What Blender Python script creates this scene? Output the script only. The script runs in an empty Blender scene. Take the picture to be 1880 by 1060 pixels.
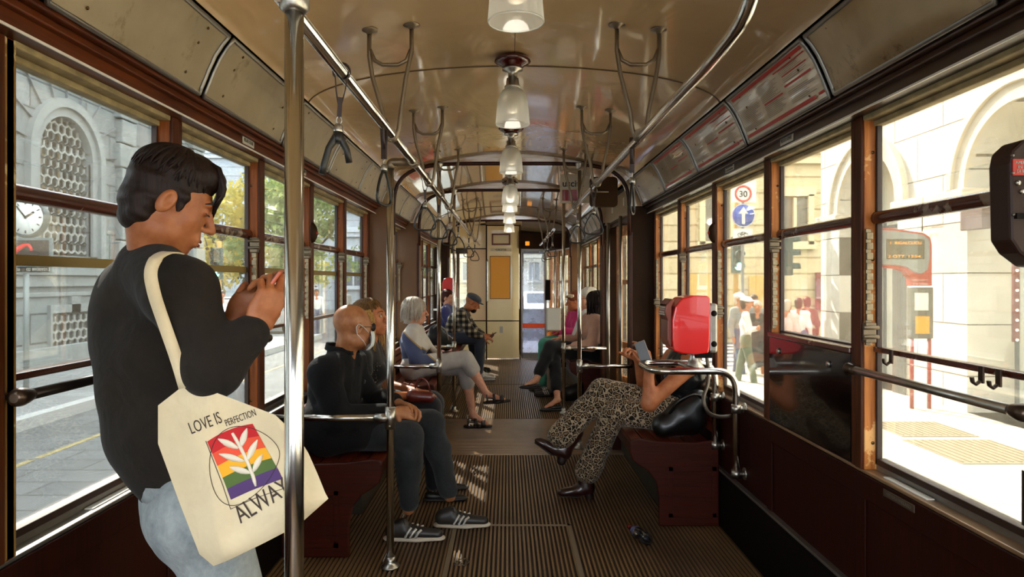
import bpy, bmesh, math, random
import numpy as np
from mathutils import Vector, Matrix, Quaternion

S = bpy.context.scene
COL = S.collection
PI = math.pi
# ------------------------------------------------------------------ camera, sky, sun, exposure
CX, CH, FP = -0.03, 1.33, 1253.0      # camera x, camera height, focal length in 1880-px frame
cam_d = bpy.data.cameras.new('camera')
cam = bpy.data.objects.new('camera', cam_d)
COL.objects.link(cam)
cam.location = (CX, 0, CH)
cam.rotation_euler = (PI / 2, 0, 0)
cam_d.sensor_width = 36
cam_d.lens = 36 * FP / 1880
cam_d.shift_x = 8 / 1880
cam_d.shift_y = -14 / 1880
cam_d.clip_start = 0.02
cam_d.clip_end = 400
S.camera = cam

world = bpy.data.worlds.new('sky')
S.world = world
world.use_nodes = True
wn = world.node_tree
wn.nodes.clear()
w_out = wn.nodes.new('ShaderNodeOutputWorld')
w_bg = wn.nodes.new('ShaderNodeBackground')
w_bg.inputs[0].default_value = (0.86, 0.93, 1.0, 1)
w_bg.inputs[1].default_value = 5.6
wn.links.new(w_bg.outputs[0], w_out.inputs[0])

sun_d = bpy.data.lights.new('sun', 'SUN')
sun_d.energy = 15.5
sun_d.angle = 0.009
sun_d.color = (1.0, 0.92, 0.80)
sun = bpy.data.objects.new('sun', sun_d)
COL.objects.link(sun)
SUN_DIR = Vector((0.56, -1.05, -1.0)).normalized()      # the way the light travels
sun.rotation_euler = SUN_DIR.to_track_quat('-Z', 'Y').to_euler()
sun.location = (-12, 25, 24)

S.view_settings.view_transform = 'Standard'
S.view_settings.look = 'None'
S.view_settings.gamma = 1
S.view_settings.exposure = 0.95
S.view_settings.use_curve_mapping = False
S.render.engine = 'CYCLES'
S.cycles.use_denoising = True
S.cycles.max_bounces = 12
S.cycles.diffuse_bounces = 6
S.cycles.glossy_bounces = 4
S.cycles.transparent_max_bounces = 24
S.cycles.transmission_bounces = 6
S.cycles.sample_clamp_indirect = 8
S.cycles.caustics_reflective = False
S.cycles.caustics_refractive = False


def P(px, py, Y):
    return Vector((CX + (px - 932) / FP * Y, Y, CH - (py - 516) / FP * Y))


# ------------------------------------------------------------------ materials
def lin(c):
    return c / 12.92 if c <= 0.04045 else ((c + 0.055) / 1.055) ** 2.4


def rgb(h):
    if isinstance(h, str):
        return tuple(lin(int(h[i:i + 2], 16) / 255) for i in (0, 2, 4)) + (1,)
    return tuple(h) + (1,)


MATS = {}


class NT:
    """tiny node-tree writer"""
    def __init__(s, name):
        s.m = bpy.data.materials.new(name)
        s.m.use_nodes = True
        s.t = s.m.node_tree
        s.t.nodes.clear()
        s.out = s.n('ShaderNodeOutputMaterial')

    def n(s, ty, **kw):
        nd = s.t.nodes.new(ty)
        for k, v in kw.items():
            setattr(nd, k, v)
        return nd

    def l(s, a, b):
        s.t.links.new(a, b)

    def coords(s, scale=(1, 1, 1), obj=True, rot=(0, 0, 0)):
        tc = s.n('ShaderNodeTexCoord')
        mp = s.n('ShaderNodeMapping')
        mp.inputs['Scale'].default_value = scale
        mp.inputs['Rotation'].default_value = rot
        s.l(tc.outputs['Object' if obj else 'Generated'], mp.inputs[0])
        return mp.outputs[0]

    def ramp(s, fac, stops):
        r = s.n('ShaderNodeValToRGB')
        cr = r.color_ramp
        while len(cr.elements) > 2:
            cr.elements.remove(cr.elements[-1])
        for i, (p, c) in enumerate(stops):
            e = cr.elements[i] if i < 2 else cr.elements.new(p)
            e.position = p
            e.color = rgb(c)
        s.l(fac, r.inputs[0])
        return r.outputs[0]

    def noise(s, vec, scale, detail=4, rough=0.55, dist=0):
        n = s.n('ShaderNodeTexNoise')
        n.inputs['Scale'].default_value = scale
        n.inputs['Detail'].default_value = detail
        n.inputs['Roughness'].default_value = rough
        n.inputs['Distortion'].default_value = dist
        s.l(vec, n.inputs['Vector'])
        return n.outputs[0]

    def mix(s, fac, a, b, mode='MIX'):
        m = s.n('ShaderNodeMix', data_type='RGBA', blend_type=mode)
        for i, v in ((0, fac), (6, a), (7, b)):
            if hasattr(v, 'is_linked') or hasattr(v, 'links'):
                s.l(v, m.inputs[i])
            elif i == 0:
                m.inputs[0].default_value = v
            else:
                m.inputs[i].default_value = rgb(v)
        return m.outputs[2]

    def bsdf(s, color=None, rough=0.5, metal=0, spec=0.5, coat=0, sheen=0, sub=0):
        b = s.n('ShaderNodeBsdfPrincipled')
        if color is not None:
            if hasattr(color, 'links'):
                s.l(color, b.inputs['Base Color'])
            else:
                b.inputs['Base Color'].default_value = rgb(color)
        if hasattr(rough, 'links'):
            s.l(rough, b.inputs['Roughness'])
        else:
            b.inputs['Roughness'].default_value = rough
        b.inputs['Metallic'].default_value = metal
        b.inputs['Specular IOR Level'].default_value = spec
        b.inputs['Coat Weight'].default_value = coat
        b.inputs['Sheen Weight'].default_value = sheen
        if sub:
            b.inputs['Subsurface Weight'].default_value = sub
            b.inputs['Subsurface Radius'].default_value = (0.02, 0.008, 0.004)
        s.b = b
        s.l(b.outputs[0], s.out.inputs[0])
        return b

    def bump(s, h, strength=0.3, dist=0.01):
        bp = s.n('ShaderNodeBump')
        bp.inputs['Strength'].default_value = strength
        bp.inputs['Distance'].default_value = dist
        s.l(h, bp.inputs['Height'])
        s.l(bp.outputs[0], s.b.inputs['Normal'])


def plain(name, color, rough=0.5, metal=0, spec=0.5, coat=0, sheen=0, var=0.0, vscale=12, bump=0, bscale=200, emit=0, sub=0):
    if name in MATS:
        return MATS[name]
    t = NT(name)
    col = color
    if var:
        c = rgb(color)
        dark = tuple(x * (1 - var) for x in c[:3])
        light = tuple(min(1, x * (1 + var)) for x in c[:3])
        col = t.ramp(t.noise(t.coords(), vscale), [(0.3, dark), (0.7, light)])
    t.bsdf(col, rough, metal, spec, coat, sheen, sub)
    if emit:
        t.b.inputs['Emission Color'].default_value = rgb(color)
        t.b.inputs['Emission Strength'].default_value = emit
    if bump:
        t.bump(t.noise(t.coords(), bscale, 3), bump, 0.004)
    MATS[name] = t.m
    return t.m


def wood(name, c0, c1, axis='Y', rough=0.35, scale=1.0, worn=None, coat=0.3, spec=0.5):
    if name in MATS:
        return MATS[name]
    t = NT(name)
    sc = {'X': (0.6, 9, 9), 'Y': (9, 0.6, 9), 'Z': (9, 9, 0.6)}[axis]
    v = t.coords(tuple(x * scale for x in sc))
    g = t.noise(v, 6, 6, 0.6, 0.6)
    col = t.ramp(g, [(0.25, c0), (0.75, c1)])
    if worn:
        w = t.ramp(t.noise(t.coords(), 7, 8, 0.7), [(0.56, (0, 0, 0)), (0.60, (1, 1, 1))])
        col = t.mix(w, col, worn)
    t.bsdf(col, rough, 0, spec, coat)
    t.b.inputs['Coat Roughness'].default_value = 0.15
    t.bump(g, 0.12, 0.003)
    MATS[name] = t.m
    return t.m


def glass_mat(name, tint=(1, 1, 1), haze=0.0, refl=0.9, hazecol='fff6e0'):
    if name in MATS:
        return MATS[name]
    t = NT(name)
    tr = t.n('ShaderNodeBsdfTransparent')
    tr.inputs[0].default_value = rgb(tint)
    gl = t.n('ShaderNodeBsdfGlossy')
    gl.inputs['Roughness'].default_value = 0.01
    fr = t.n('ShaderNodeFresnel')
    fr.inputs[0].default_value = 1.45
    mul = t.n('ShaderNodeMath', operation='MULTIPLY')
    mul.inputs[1].default_value = refl
    t.l(fr.outputs[0], mul.inputs[0])
    mx = t.n('ShaderNodeMixShader')
    t.l(mul.outputs[0], mx.inputs[0])
    t.l(tr.outputs[0], mx.inputs[1])
    t.l(gl.outputs[0], mx.inputs[2])
    last = mx.outputs[0]
    if haze:
        df = t.n('ShaderNodeBsdfTranslucent')
        df.inputs[0].default_value = rgb(hazecol)
        m2 = t.n('ShaderNodeMixShader')
        nz = t.ramp(t.noise(t.coords(), 3, 6, 0.7), [(0.35, (haze * .4,) * 3), (0.7, (haze,) * 3)])
        t.l(nz, m2.inputs[0])
        t.l(last, m2.inputs[1])
        t.l(df.outputs[0], m2.inputs[2])
        last = m2.outputs[0]
    t.l(last, t.out.inputs[0])
    MATS[name] = t.m
    return t.m


# ------------------------------------------------------------------ mesh builder
# small repeated parts that become one object each
SPLIT = {'end_knob', 'wall_socket', 'bracket_hole', 'panel_screw', 'post_screw', 'rivet', 'eye', 'iris', 'eyelash', 'eyebrow', 'lens', 'ear_loop', 'sticker', 'coat_button', 'hour_mark', 'screw', 'header_beam_bolt', 'panel_batten', 'side_strap', 'rear_post', 'red_band', 'post_bead', 'back_bead', 'radial_joint', 'window_mullion', 'red_mark', 'end_moulding', 'quoin'}
class MB:
    def __init__(s):
        s.v, s.f, s.mi, s.sm = [], [], [], []

    def add(s, verts, faces, mi=0, smooth=False):
        o = len(s.v)
        s.v += [tuple(v) for v in verts]
        for f in faces:
            s.f.append([i + o for i in f])
            s.mi.append(mi)
            s.sm.append(smooth)
        return s

    def box(s, x0, x1, y0, y1, z0, z1, mi=0):
        x0, x1 = sorted((x0, x1)); y0, y1 = sorted((y0, y1)); z0, z1 = sorted((z0, z1))
        v = [(x0, y0, z0), (x1, y0, z0), (x1, y1, z0), (x0, y1, z0), (x0, y0, z1), (x1, y0, z1), (x1, y1, z1), (x0, y1, z1)]
        return s.add(v, [(0, 3, 2, 1), (4, 5, 6, 7), (0, 1, 5, 4), (1, 2, 6, 5), (2, 3, 7, 6), (3, 0, 4, 7)], mi)

    def obox(s, c, ax, ay, az, hx, hy, hz, mi=0):
        """box centred at c with unit axes and half sizes"""
        c, ax, ay, az = Vector(c), Vector(ax).normalized() * hx, Vector(ay).normalized() * hy, Vector(az).normalized() * hz
        v = [c + a * ax + b * ay + d * az for d in (-1, 1) for a, b in ((-1, -1), (1, -1), (1, 1), (-1, 1))]
        return s.add(v, [(0, 3, 2, 1), (4, 5, 6, 7), (0, 1, 5, 4), (1, 2, 6, 5), (2, 3, 7, 6), (3, 0, 4, 7)], mi)

    def tube(s, pts, r, n=12, mi=0, caps=True, closed=False, flat=None):
        pts = [Vector(p) for p in pts]
        m = len(pts)
        rs = r if isinstance(r, (list, tuple)) else [r] * m
        tang = []
        for i in range(m):
            a = pts[(i - 1) % m] if (closed or i > 0) else pts[0]
            b = pts[(i + 1) % m] if (closed or i < m - 1) else pts[-1]
            tang.append((b - a).normalized())
        ref = Vector((0, 0, 1)) if abs(tang[0].z) < 0.9 else Vector((1, 0, 0))
        u = tang[0].cross(ref).normalized()
        verts, faces = [], []
        for i in range(m):
            u = (u - tang[i] * u.dot(tang[i]))
            u = u.normalized() if u.length > 1e-6 else tang[i].orthogonal().normalized()
            w = tang[i].cross(u)
            for k in range(n):
                a = 2 * PI * k / n
                verts.append(pts[i] + (u * math.cos(a) * (flat or 1) + w * math.sin(a)) * rs[i])
        for i in range(m if closed else m - 1):
            j = (i + 1) % m
            for k in range(n):
                q = (k + 1) % n
                faces.append((i * n + k, i * n + q, j * n + q, j * n + k))
        s.add(verts, faces, mi, True)
        if caps and not closed:
            o = len(s.v) - len(verts)
            s.f.append([o + k for k in range(n)][::-1]); s.mi.append(mi); s.sm.append(False)
            s.f.append([o + (m - 1) * n + k for k in range(n)]); s.mi.append(mi); s.sm.append(False)
        return s

    def lathe(s, c, prof, n=24, axis=(0, 0, 1), mi=0, smooth=True, caps=True):
        """prof: list of (radius, height along axis)"""
        c = Vector(c); ax = Vector(axis).normalized()
        u = ax.orthogonal().normalized(); w = ax.cross(u)
        verts, faces = [], []
        for r, h in prof:
            for k in range(n):
                a = 2 * PI * k / n
                verts.append(c + ax * h + (u * math.cos(a) + w * math.sin(a)) * r)
        for i in range(len(prof) - 1):
            for k in range(n):
                q = (k + 1) % n
                faces.append((i * n + k, i * n + q, (i + 1) * n + q, (i + 1) * n + k))
        o = len(s.v)
        s.add(verts, faces, mi, smooth)
        if caps:
            if prof[0][0] > 1e-5:
                s.f.append([o + k for k in range(n)][::-1]); s.mi.append(mi); s.sm.append(False)
            if prof[-1][0] > 1e-5:
                s.f.append([o + (len(prof) - 1) * n + k for k in range(n)]); s.mi.append(mi); s.sm.append(False)
        return s

    def prism(s, poly, a, b, axis='Y', mi=0):
        """extrude a 2-D polygon between a and b; axis Y -> poly is (x,z); X -> (y,z); Z -> (x,y)"""
        def pt(p, t):
            return {'Y': (p[0], t, p[1]), 'X': (t, p[0], p[1]), 'Z': (p[0], p[1], t)}[axis]
        n = len(poly)
        v = [pt(p, a) for p in poly] + [pt(p, b) for p in poly]
        f = [(i, (i + 1) % n, n + (i + 1) % n, n + i) for i in range(n)]
        f += [tuple(range(n))[::-1], tuple(range(n, 2 * n))]
        return s.add(v, f, mi)

    def sheet(s, rows, thick=0.0, mi=0, smooth=True):
        """grid of points rows[i][j]; optional thickness along the normals (solidified)"""
        nr, nc = len(rows), len(rows[0])
        R = [[Vector(p) for p in r] for r in rows]
        v = [p for r in R for p in r]
        f = [(i * nc + j, i * nc + j + 1, (i + 1) * nc + j + 1, (i + 1) * nc + j) for i in range(nr - 1) for j in range(nc - 1)]
        if not thick:
            return s.add(v, f, mi, smooth)
        nv = len(v)
        v2 = []
        for i in range(nr):
            for j in range(nc):
                du = R[min(i + 1, nr - 1)][j] - R[max(i - 1, 0)][j]
                dv = R[i][min(j + 1, nc - 1)] - R[i][max(j - 1, 0)]
                n = du.cross(dv)
                n = n.normalized() if n.length > 1e-9 else Vector((0, 0, 1))
                v2.append(R[i][j] + n * thick)
        f2 = [tuple(q + nv for q in ff[::-1]) for ff in f]
        edge = [(i, 0) for i in range(nr)] + [(nr - 1, j) for j in range(1, nc)] + [(i, nc - 1) for i in range(nr - 2, -1, -1)] + [(0, j) for j in range(nc - 2, 0, -1)]
        e = [i * nc + j for i, j in edge]
        f3 = [(e[k], e[(k + 1) % len(e)], e[(k + 1) % len(e)] + nv, e[k] + nv) for k in range(len(e))]
        return s.add(v + v2, f + f2 + f3, mi, smooth)

    def islands(s):
        par = list(range(len(s.v)))
        def find(a):
            while par[a] != a:
                par[a] = par[par[a]]; a = par[a]
            return a
        for f in s.f:
            r0 = find(f[0])
            for i in f[1:]: par[find(i)] = r0
        groups = {}
        for k, f in enumerate(s.f): groups.setdefault(find(f[0]), []).append(k)
        out = []
        for ks in groups.values():
            m = MB(); mp = {}
            for k in ks:
                for i in s.f[k]:
                    if i not in mp: mp[i] = len(m.v); m.v.append(s.v[i])
                m.f.append([mp[i] for i in s.f[k]]); m.mi.append(s.mi[k]); m.sm.append(s.sm[k])
            out.append(m)
        return out

    def build(s, name, mat, parent=None, bevel=0, recalc=True, seg=2, sub=0, origin=None):
        if name in SPLIT:
            isl = s.islands()
            if len(isl) > 1:
                return [m._build(name, mat, parent, bevel, recalc, seg, sub, origin) for m in isl][0]
        return s._build(name, mat, parent, bevel, recalc, seg, sub, origin)

    def _build(s, name, mat, parent=None, bevel=0, recalc=True, seg=2, sub=0, origin=None):
        me = bpy.data.meshes.new(name)
        v = s.v
        if origin is not None:
            ox, oy, oz = origin
            v = [(a - ox, b - oy, c - oz) for a, b, c in v]
        me.from_pydata(v, [], s.f)
        mats = mat if isinstance(mat, (list, tuple)) else [mat]
        for m in mats:
            me.materials.append(m)
        me.polygons.foreach_set('material_index', s.mi)
        me.polygons.foreach_set('use_smooth', s.sm)
        if recalc:
            bm = bmesh.new(); bm.from_mesh(me)
            bmesh.ops.recalc_face_normals(bm, faces=bm.faces)
            bm.to_mesh(me); bm.free()
        me.update()
        o = bpy.data.objects.new(name, me)
        COL.objects.link(o)
        if origin is not None:
            o.location = origin
        if parent:
            o.parent = parent
            if origin is None:
                o.location = -_wloc(parent)
            else:
                o.location = Vector(origin) - _wloc(parent)
        if bevel:
            b = o.modifiers.new('bevel', 'BEVEL'); b.width = bevel; b.segments = seg; b.limit_method = 'ANGLE'
        if sub:
            b = o.modifiers.new('sub', 'SUBSURF'); b.levels = sub; b.render_levels = sub
        return o


def _wloc(o):
    v = Vector((0, 0, 0))
    while o:
        v = v + o.location
        o = o.parent
    return v


def tag(o, label, cat, group=None, kind=None):
    o['label'] = label
    o['category'] = cat
    if group: o['group'] = group
    if kind: o['kind'] = kind
    return o


def structure(o, label=None):
    o['kind'] = 'structure'
    if label: o['label'] = label
    return o


def empty(name, loc, label=None, cat=None, group=None, kind=None):
    o = bpy.data.objects.new(name, None)
    o.empty_display_size = 0.05
    COL.objects.link(o)
    o.location = loc
    if cat: tag(o, label, cat, group, kind)
    elif kind:
        o['kind'] = kind
        if label: o['label'] = label
    return o


def copy_tree(o, parent=None):
    c = o.copy(); COL.objects.link(c); c.parent = parent
    for ch in list(o.children):
        copy_tree(ch, c)
    return c


_txtc = {}


def text(body, size, origin, ux, uy, mat, parent, name='lettering', align='LEFT', depth=0.0006, bold=0.0, label=None, width=None, fit=None):
    """flat lettering: origin, reading direction ux, up direction uy (both vectors)"""
    cu = bpy.data.curves.new(name, 'FONT')
    cu.body = body
    cu.size = size
    cu.extrude = depth
    cu.offset = bold
    cu.align_x = align
    cu.resolution_u = 3
    if width: cu.space_character = width
    to = bpy.data.objects.new(name + '_tmp', cu)
    COL.objects.link(to)
    dg = bpy.context.evaluated_depsgraph_get()
    me = bpy.data.meshes.new_from_object(to.evaluated_get(dg))
    bpy.data.objects.remove(to)
    ux = Vector(ux).normalized(); uy = Vector(uy).normalized(); uz = ux.cross(uy)
    M = Matrix((ux, uy, uz)).transposed().to_4x4()
    if fit:
        xs = [v.co.x for v in me.vertices]
        if xs:
            w = max(xs) - min(xs)
            if w > 0:
                k = fit / w
                for v in me.vertices: v.co.x *= k
    me.transform(M)
    me.materials.clear(); me.materials.append(mat)
    me.name = name
    o = bpy.data.objects.new(name, me)
    COL.objects.link(o)
    o.parent = parent
    o.location = Vector(origin) - (_wloc(parent) if parent else Vector((0, 0, 0)))
    if label: o['label'] = label
    return o


def arc(c, r, a0, a1, n, plane='XZ', rz=None):
    rz = rz or r
    out = []
    for i in range(n + 1):
        a = math.radians(a0 + (a1 - a0) * i / n)
        x, z = r * math.cos(a), rz * math.sin(a)
        out.append((c[0] + x, c[1] + z))
    return out


def fillet(pts, r, n=6):
    """round the corners of a polyline path"""
    pts = [Vector(p) for p in pts]
    out = [pts[0]]
    for i in range(1, len(pts) - 1):
        a, b, c = pts[i - 1], pts[i], pts[i + 1]
        d1 = (a - b); d2 = (c - b)
        rr = min(r, d1.length * 0.49, d2.length * 0.49)
        p1 = b + d1.normalized() * rr; p2 = b + d2.normalized() * rr
        for k in range(n + 1):
            t = k / n
            out.append((1 - t) ** 2 * p1 + 2 * t * (1 - t) * b + t * t * p2)
    out.append(pts[-1])
    return out
# ================================================================== MATERIALS OF THE TRAM
M_wood_dark = wood('mahogany_dark', '230e05', '481e0a', 'Y', 0.4, coat=.05, spec=.25)
M_wood_z = wood('mahogany_upright', '291206', '59290c', 'Z', 0.45, coat=0, spec=.2)
M_wood_panel = wood('mahogany_panel', '1c0803', '310f05', 'Z', 0.55, coat=0.0, spec=0.12)
M_wood_beam = wood('mahogany_beam', '33110500'[:6], '6c320f', 'Y', 0.4, coat=.05, spec=.25)
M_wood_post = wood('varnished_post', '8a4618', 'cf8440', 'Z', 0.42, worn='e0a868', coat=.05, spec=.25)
M_wood_rail = wood('worn_rail', '2a0e06', '5a2312', 'Y', 0.22, worn='8a7868')
M_wood_seat = wood('bench_slats', '42170a', '7a3218', 'Y', 0.36, coat=.1, spec=.3)
M_wood_end = wood('bench_end', '280c04', '48160a', 'X', 0.45, coat=0.05, spec=.2)
M_ceiling = None


def _ceiling():
    t = NT('ceiling_gloss_paint')
    c = t.ramp(t.noise(t.coords(), 1.3, 5), [(0.3, 'c6a67a'), (0.7, 'd8ba8e')])
    t.bsdf(c, 0.2, 0, 0.8, 1.0)
    t.b.inputs['Coat Roughness'].default_value = 0.05
    t.b.inputs['Coat IOR'].default_value = 1.7
    h = t.noise(t.coords((1, 0.5, 1)), 3.2, 3, 0.5, 0.8)
    t.bump(h, 0.5, 0.045)
    return t.m


M_ceiling = _ceiling()


def _oldmetal(name, c0, c1, stain, rough=0.35, metal=0.25):
    t = NT(name)
    c = t.ramp(t.noise(t.coords(), 3, 6), [(0.3, c0), (0.7, c1)])
    w = t.ramp(t.noise(t.coords((1, 1, .6)), 9, 9, 0.75), [(0.58, (0, 0, 0)), (0.72, (1, 1, 1))])
    c = t.mix(w, c, stain)
    t.bsdf(c, rough, metal, 0.5)
    t.bump(t.noise(t.coords((1, 0.6, 1)), 5, 4), 0.4, 0.012)
    return t.m


M_cove = _oldmetal('aged_cream_panel', '93856a', 'b0a184', '6d5b3c', 0.33, 0.1)
M_cove_bare = _oldmetal('bare_metal_panel', '94805e', 'b39d78', '63492b', 0.26, 0.35)
M_cream = plain('cream_enamel', 'f0dda6', 0.25, coat=0.3, var=0.06, vscale=3)
M_cream_edge = plain('cream_edge', 'c9b88e', 0.35)
M_chrome = plain('polished_steel', 'c9c6c0', 0.16, metal=1)
M_steel = plain('brushed_steel', 'a9a59d', 0.33, metal=1, var=0.08, vscale=30)
M_alu = plain('dull_aluminium', '8f8b84', 0.42, metal=0.9, var=0.1, vscale=20)
M_iron = plain('painted_bracket', '7d6e5a', 0.38, metal=0.6)
M_dark = plain('near_black', '0e0906', 0.6, spec=.1)
M_brown_paint = plain('brown_paint', '6b4518', 0.45, var=0.12, vscale=4)
M_brown_dark = plain('dark_brown_paint', '2e1b0b', 0.55, spec=.12, var=0.15, vscale=5)
M_black_gloss = plain('black_gloss_panel', '120b09', 0.12, coat=0.5)
M_rubber = plain('black_rubber', '15130f', 0.45)
M_leather = plain('strap_leather', '2c1710', 0.5, var=0.3, vscale=40)
M_screw = plain('brass_screw', '6b5130', 0.35, metal=1)
M_blind = plain('roller_blind', '93815a', 0.7, var=0.35, vscale=14)
M_white_edge = plain('white_edge', 'd9d6cc', 0.35)
M_red = plain('red_plastic', 'd4120c', 0.28, coat=0.4)
M_red_print = plain('red_print', 'b8281c', 0.35)
M_paper = plain('printed_paper', 'dccdb0', 0.16, coat=1.0, spec=1.0)
M_text_grey = plain('grey_print', '5f574b', 0.5)
M_plate = plain('plate_white', 'b9b7ad', 0.4, var=0.15, vscale=60)
M_glass = glass_mat('window_glass', (0.97, 0.98, 0.97), 0.018, 0.7)
M_glass_dirty = glass_mat('dusty_window_glass', (0.99, 0.98, 0.95), 0.03, 0.7)


def _floor(axis):
    t = NT('ribbed_floor_' + axis)
    n = t.noise(t.coords(), 2.2, 6, 0.6)
    c = t.ramp(n, [(0.3, '553f28'), (0.7, '866a48')])
    w = t.ramp(t.noise(t.coords((1, 1, 1)), 0.9, 3), [(0.4, (0, 0, 0)), (0.7, (1, 1, 1))])
    c = t.mix(w, c, '8f6e45')
    t.bsdf(c, 0.34, 0.15, 0.6)
    return t.m


M_floor = _floor('y')
M_groove = plain('floor_groove', '2e2014', 0.7)

# ================================================================== FLOOR
WX = 1.14     # inner face of the lower walls
GX = 1.185    # glass plane
fb = MB()
fb.box(-1.2, 1.2, -1.5, 13.4, -0.14, -0.008, 1)
pitch = 0.0215


def ribs_long(x0, x1, y0, y1):
    n = int((x1 - x0) / pitch)
    for i in range(n):
        x = x0 + (i + 0.5) * (x1 - x0) / n
        w = 0.0062
        fb.prism([(x - w, -0.009), (x + w, -0.009), (x + w * .75, 0.0), (x - w * .75, 0.0)], y0, y1, 'Y', 0)


ribs_long(-1.14, 1.14, -1.2, 5.22)
ribs_long(-1.14, 1.14, 6.60, 8.75)
ribs_long(-1.14, 1.14, 8.80, 13.2)
ny = int(1.36 / 0.022)
for i in range(ny):
    y = 5.235 + (i + 0.5) * 1.35 / ny
    fb.prism([(y - .0085, -0.009), (y + .0085, -0.009), (y + .007, -0.001), (y - .007, -0.001)], -1.14, 1.14, 'X', 0)
floor = structure(fb.build('floor', [M_floor, M_groove], recalc=False))

# hatch: steel border and flower-shaped lifting ring
hb = MB()
for x0, x1, y0, y1 in ((-0.325, -0.302, 1.6, 3.72), (0.292, 0.315, 1.6, 3.72), (-0.325, 0.315, 3.70, 3.72)):
    hb.box(x0, x1, y0, y1, 0.0, 0.0025)
structure(hb.build('trim_1', plain('hatch_border', '8f7f68', 0.4, metal=0.4)))
rb = MB()
pts = []
for k in range(48):
    a = 2 * PI * k / 48
    r = 0.034 * (1 + 0.16 * math.cos(6 * a))
    pts.append((-0.245 + r * math.cos(a) * .9, 3.22 + r * math.sin(a) * 1.1, 0.003))
rb.tube(pts, 0.0035, 6, closed=True)
rb.box(-0.251, -0.239, 3.195, 3.245, 0.0, 0.006)
ring = tag(rb.build('floor_hatch_ring', plain('ring_metal', '6f604c', 0.5, metal=0.6), origin=(-0.245, 3.22, 0)), 'flower shaped metal lifting ring set in the ribbed floor hatch', 'floor fitting')

# ================================================================== LOWER WALLS, BEAMS
def lower_wall(side, name):
    s = side
    o = MB()
    segs = [(-1.5, 11.0)] if s < 0 else [(-1.5, 5.55), (7.06, 11.0)]
    for y0, y1 in segs:
        o.box(s * WX, s * 1.22, y0, y1, -0.14, 0.70)
    w = structure(o.build(name, M_wood_panel))
    # raised frame lines of the panelling
    q = MB()
    for k in range(-2, 13):
        y = 2.225 + 0.785 * k
        if any(a + .05 < y < b - .05 for a, b in segs):
            q.box(s * (WX - 0.008), s * WX, y - 0.004, y + 0.05, 0.0, 0.66)
    for y0, y1 in segs:
        q.box(s * (WX - 0.01), s * WX, y0, y1, 0.62, 0.70)
    q.build('panel_batten', M_wood_panel, w, bevel=0.003)
    # sill strip
    q = MB()
    for y0, y1 in segs:
        q.box(s * (WX - 0.005), s * 1.20, y0, y1, 0.70, 0.712)
    q.build('sill_strip', plain('sill_varnish', '8d6f50', 0.3, metal=0.3, var=0.2, vscale=8) if s > 0 else M_alu, w, bevel=0.003)
    q = MB()
    for y0, y1 in segs:
        q.box(s * 1.175, s * 1.22, y0, y1, 0.712, 0.735)
    q.build('window_channel', M_alu, w)
    # skirting ledge
    q = MB()
    for y0, y1 in segs:
        q.box(s * (WX - 0.025), s * WX, y0, y1, 0.300, 0.312)
    q.build('skirting_strip', M_alu, w, bevel=0.002)
    q = MB()
    for y0, y1 in segs:
        q.box(s * (WX - 0.02), s * WX, y0, y1, 0.0, 0.300)
    q.build('kick_board', M_dark, w)
    # heater duct under the benches
    q = MB()
    for y0, y1 in ([(3.88, 5.36), (7.42, 10.4)]):
        q.box(s * 0.86, s * 1.12, y0, y1, 0.001, 0.20)
    q.build('heater_duct', plain('duct_grey', '3d382f', 0.5, metal=0.3), w, bevel=0.004)
    # header beam with moulding
    q = MB()
    q.box(s * 1.085, s * 1.22, -1.5, 11.55, 1.868, 1.925)
    q.box(s * 1.065, s * 1.12, -1.5, 11.55, 1.905, 1.925)
    q.box(s * 1.045, s * 1.12, -1.5, 11.55, 1.925, 1.94)
    q.build('header_beam', M_wood_beam if s < 0 else wood('umber_beam', '22120a', '40251400'[:6], 'Y', .3, coat=.15, spec=.4), w, bevel=0.004)
    q = MB()
    q.box(s * 1.082, s * 1.086, -1.5, 11.5, 1.866, 1.872)
    q.build('header_edge', M_white_edge, w)
    return w


wall_left = lower_wall(-1, 'wall_left')
wall_right = lower_wall(1, 'wall_right')

# ================================================================== WINDOWS
win_n = [0]
M_sash = plain('sash_dark', '2a1409', .5, var=.2)


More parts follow.
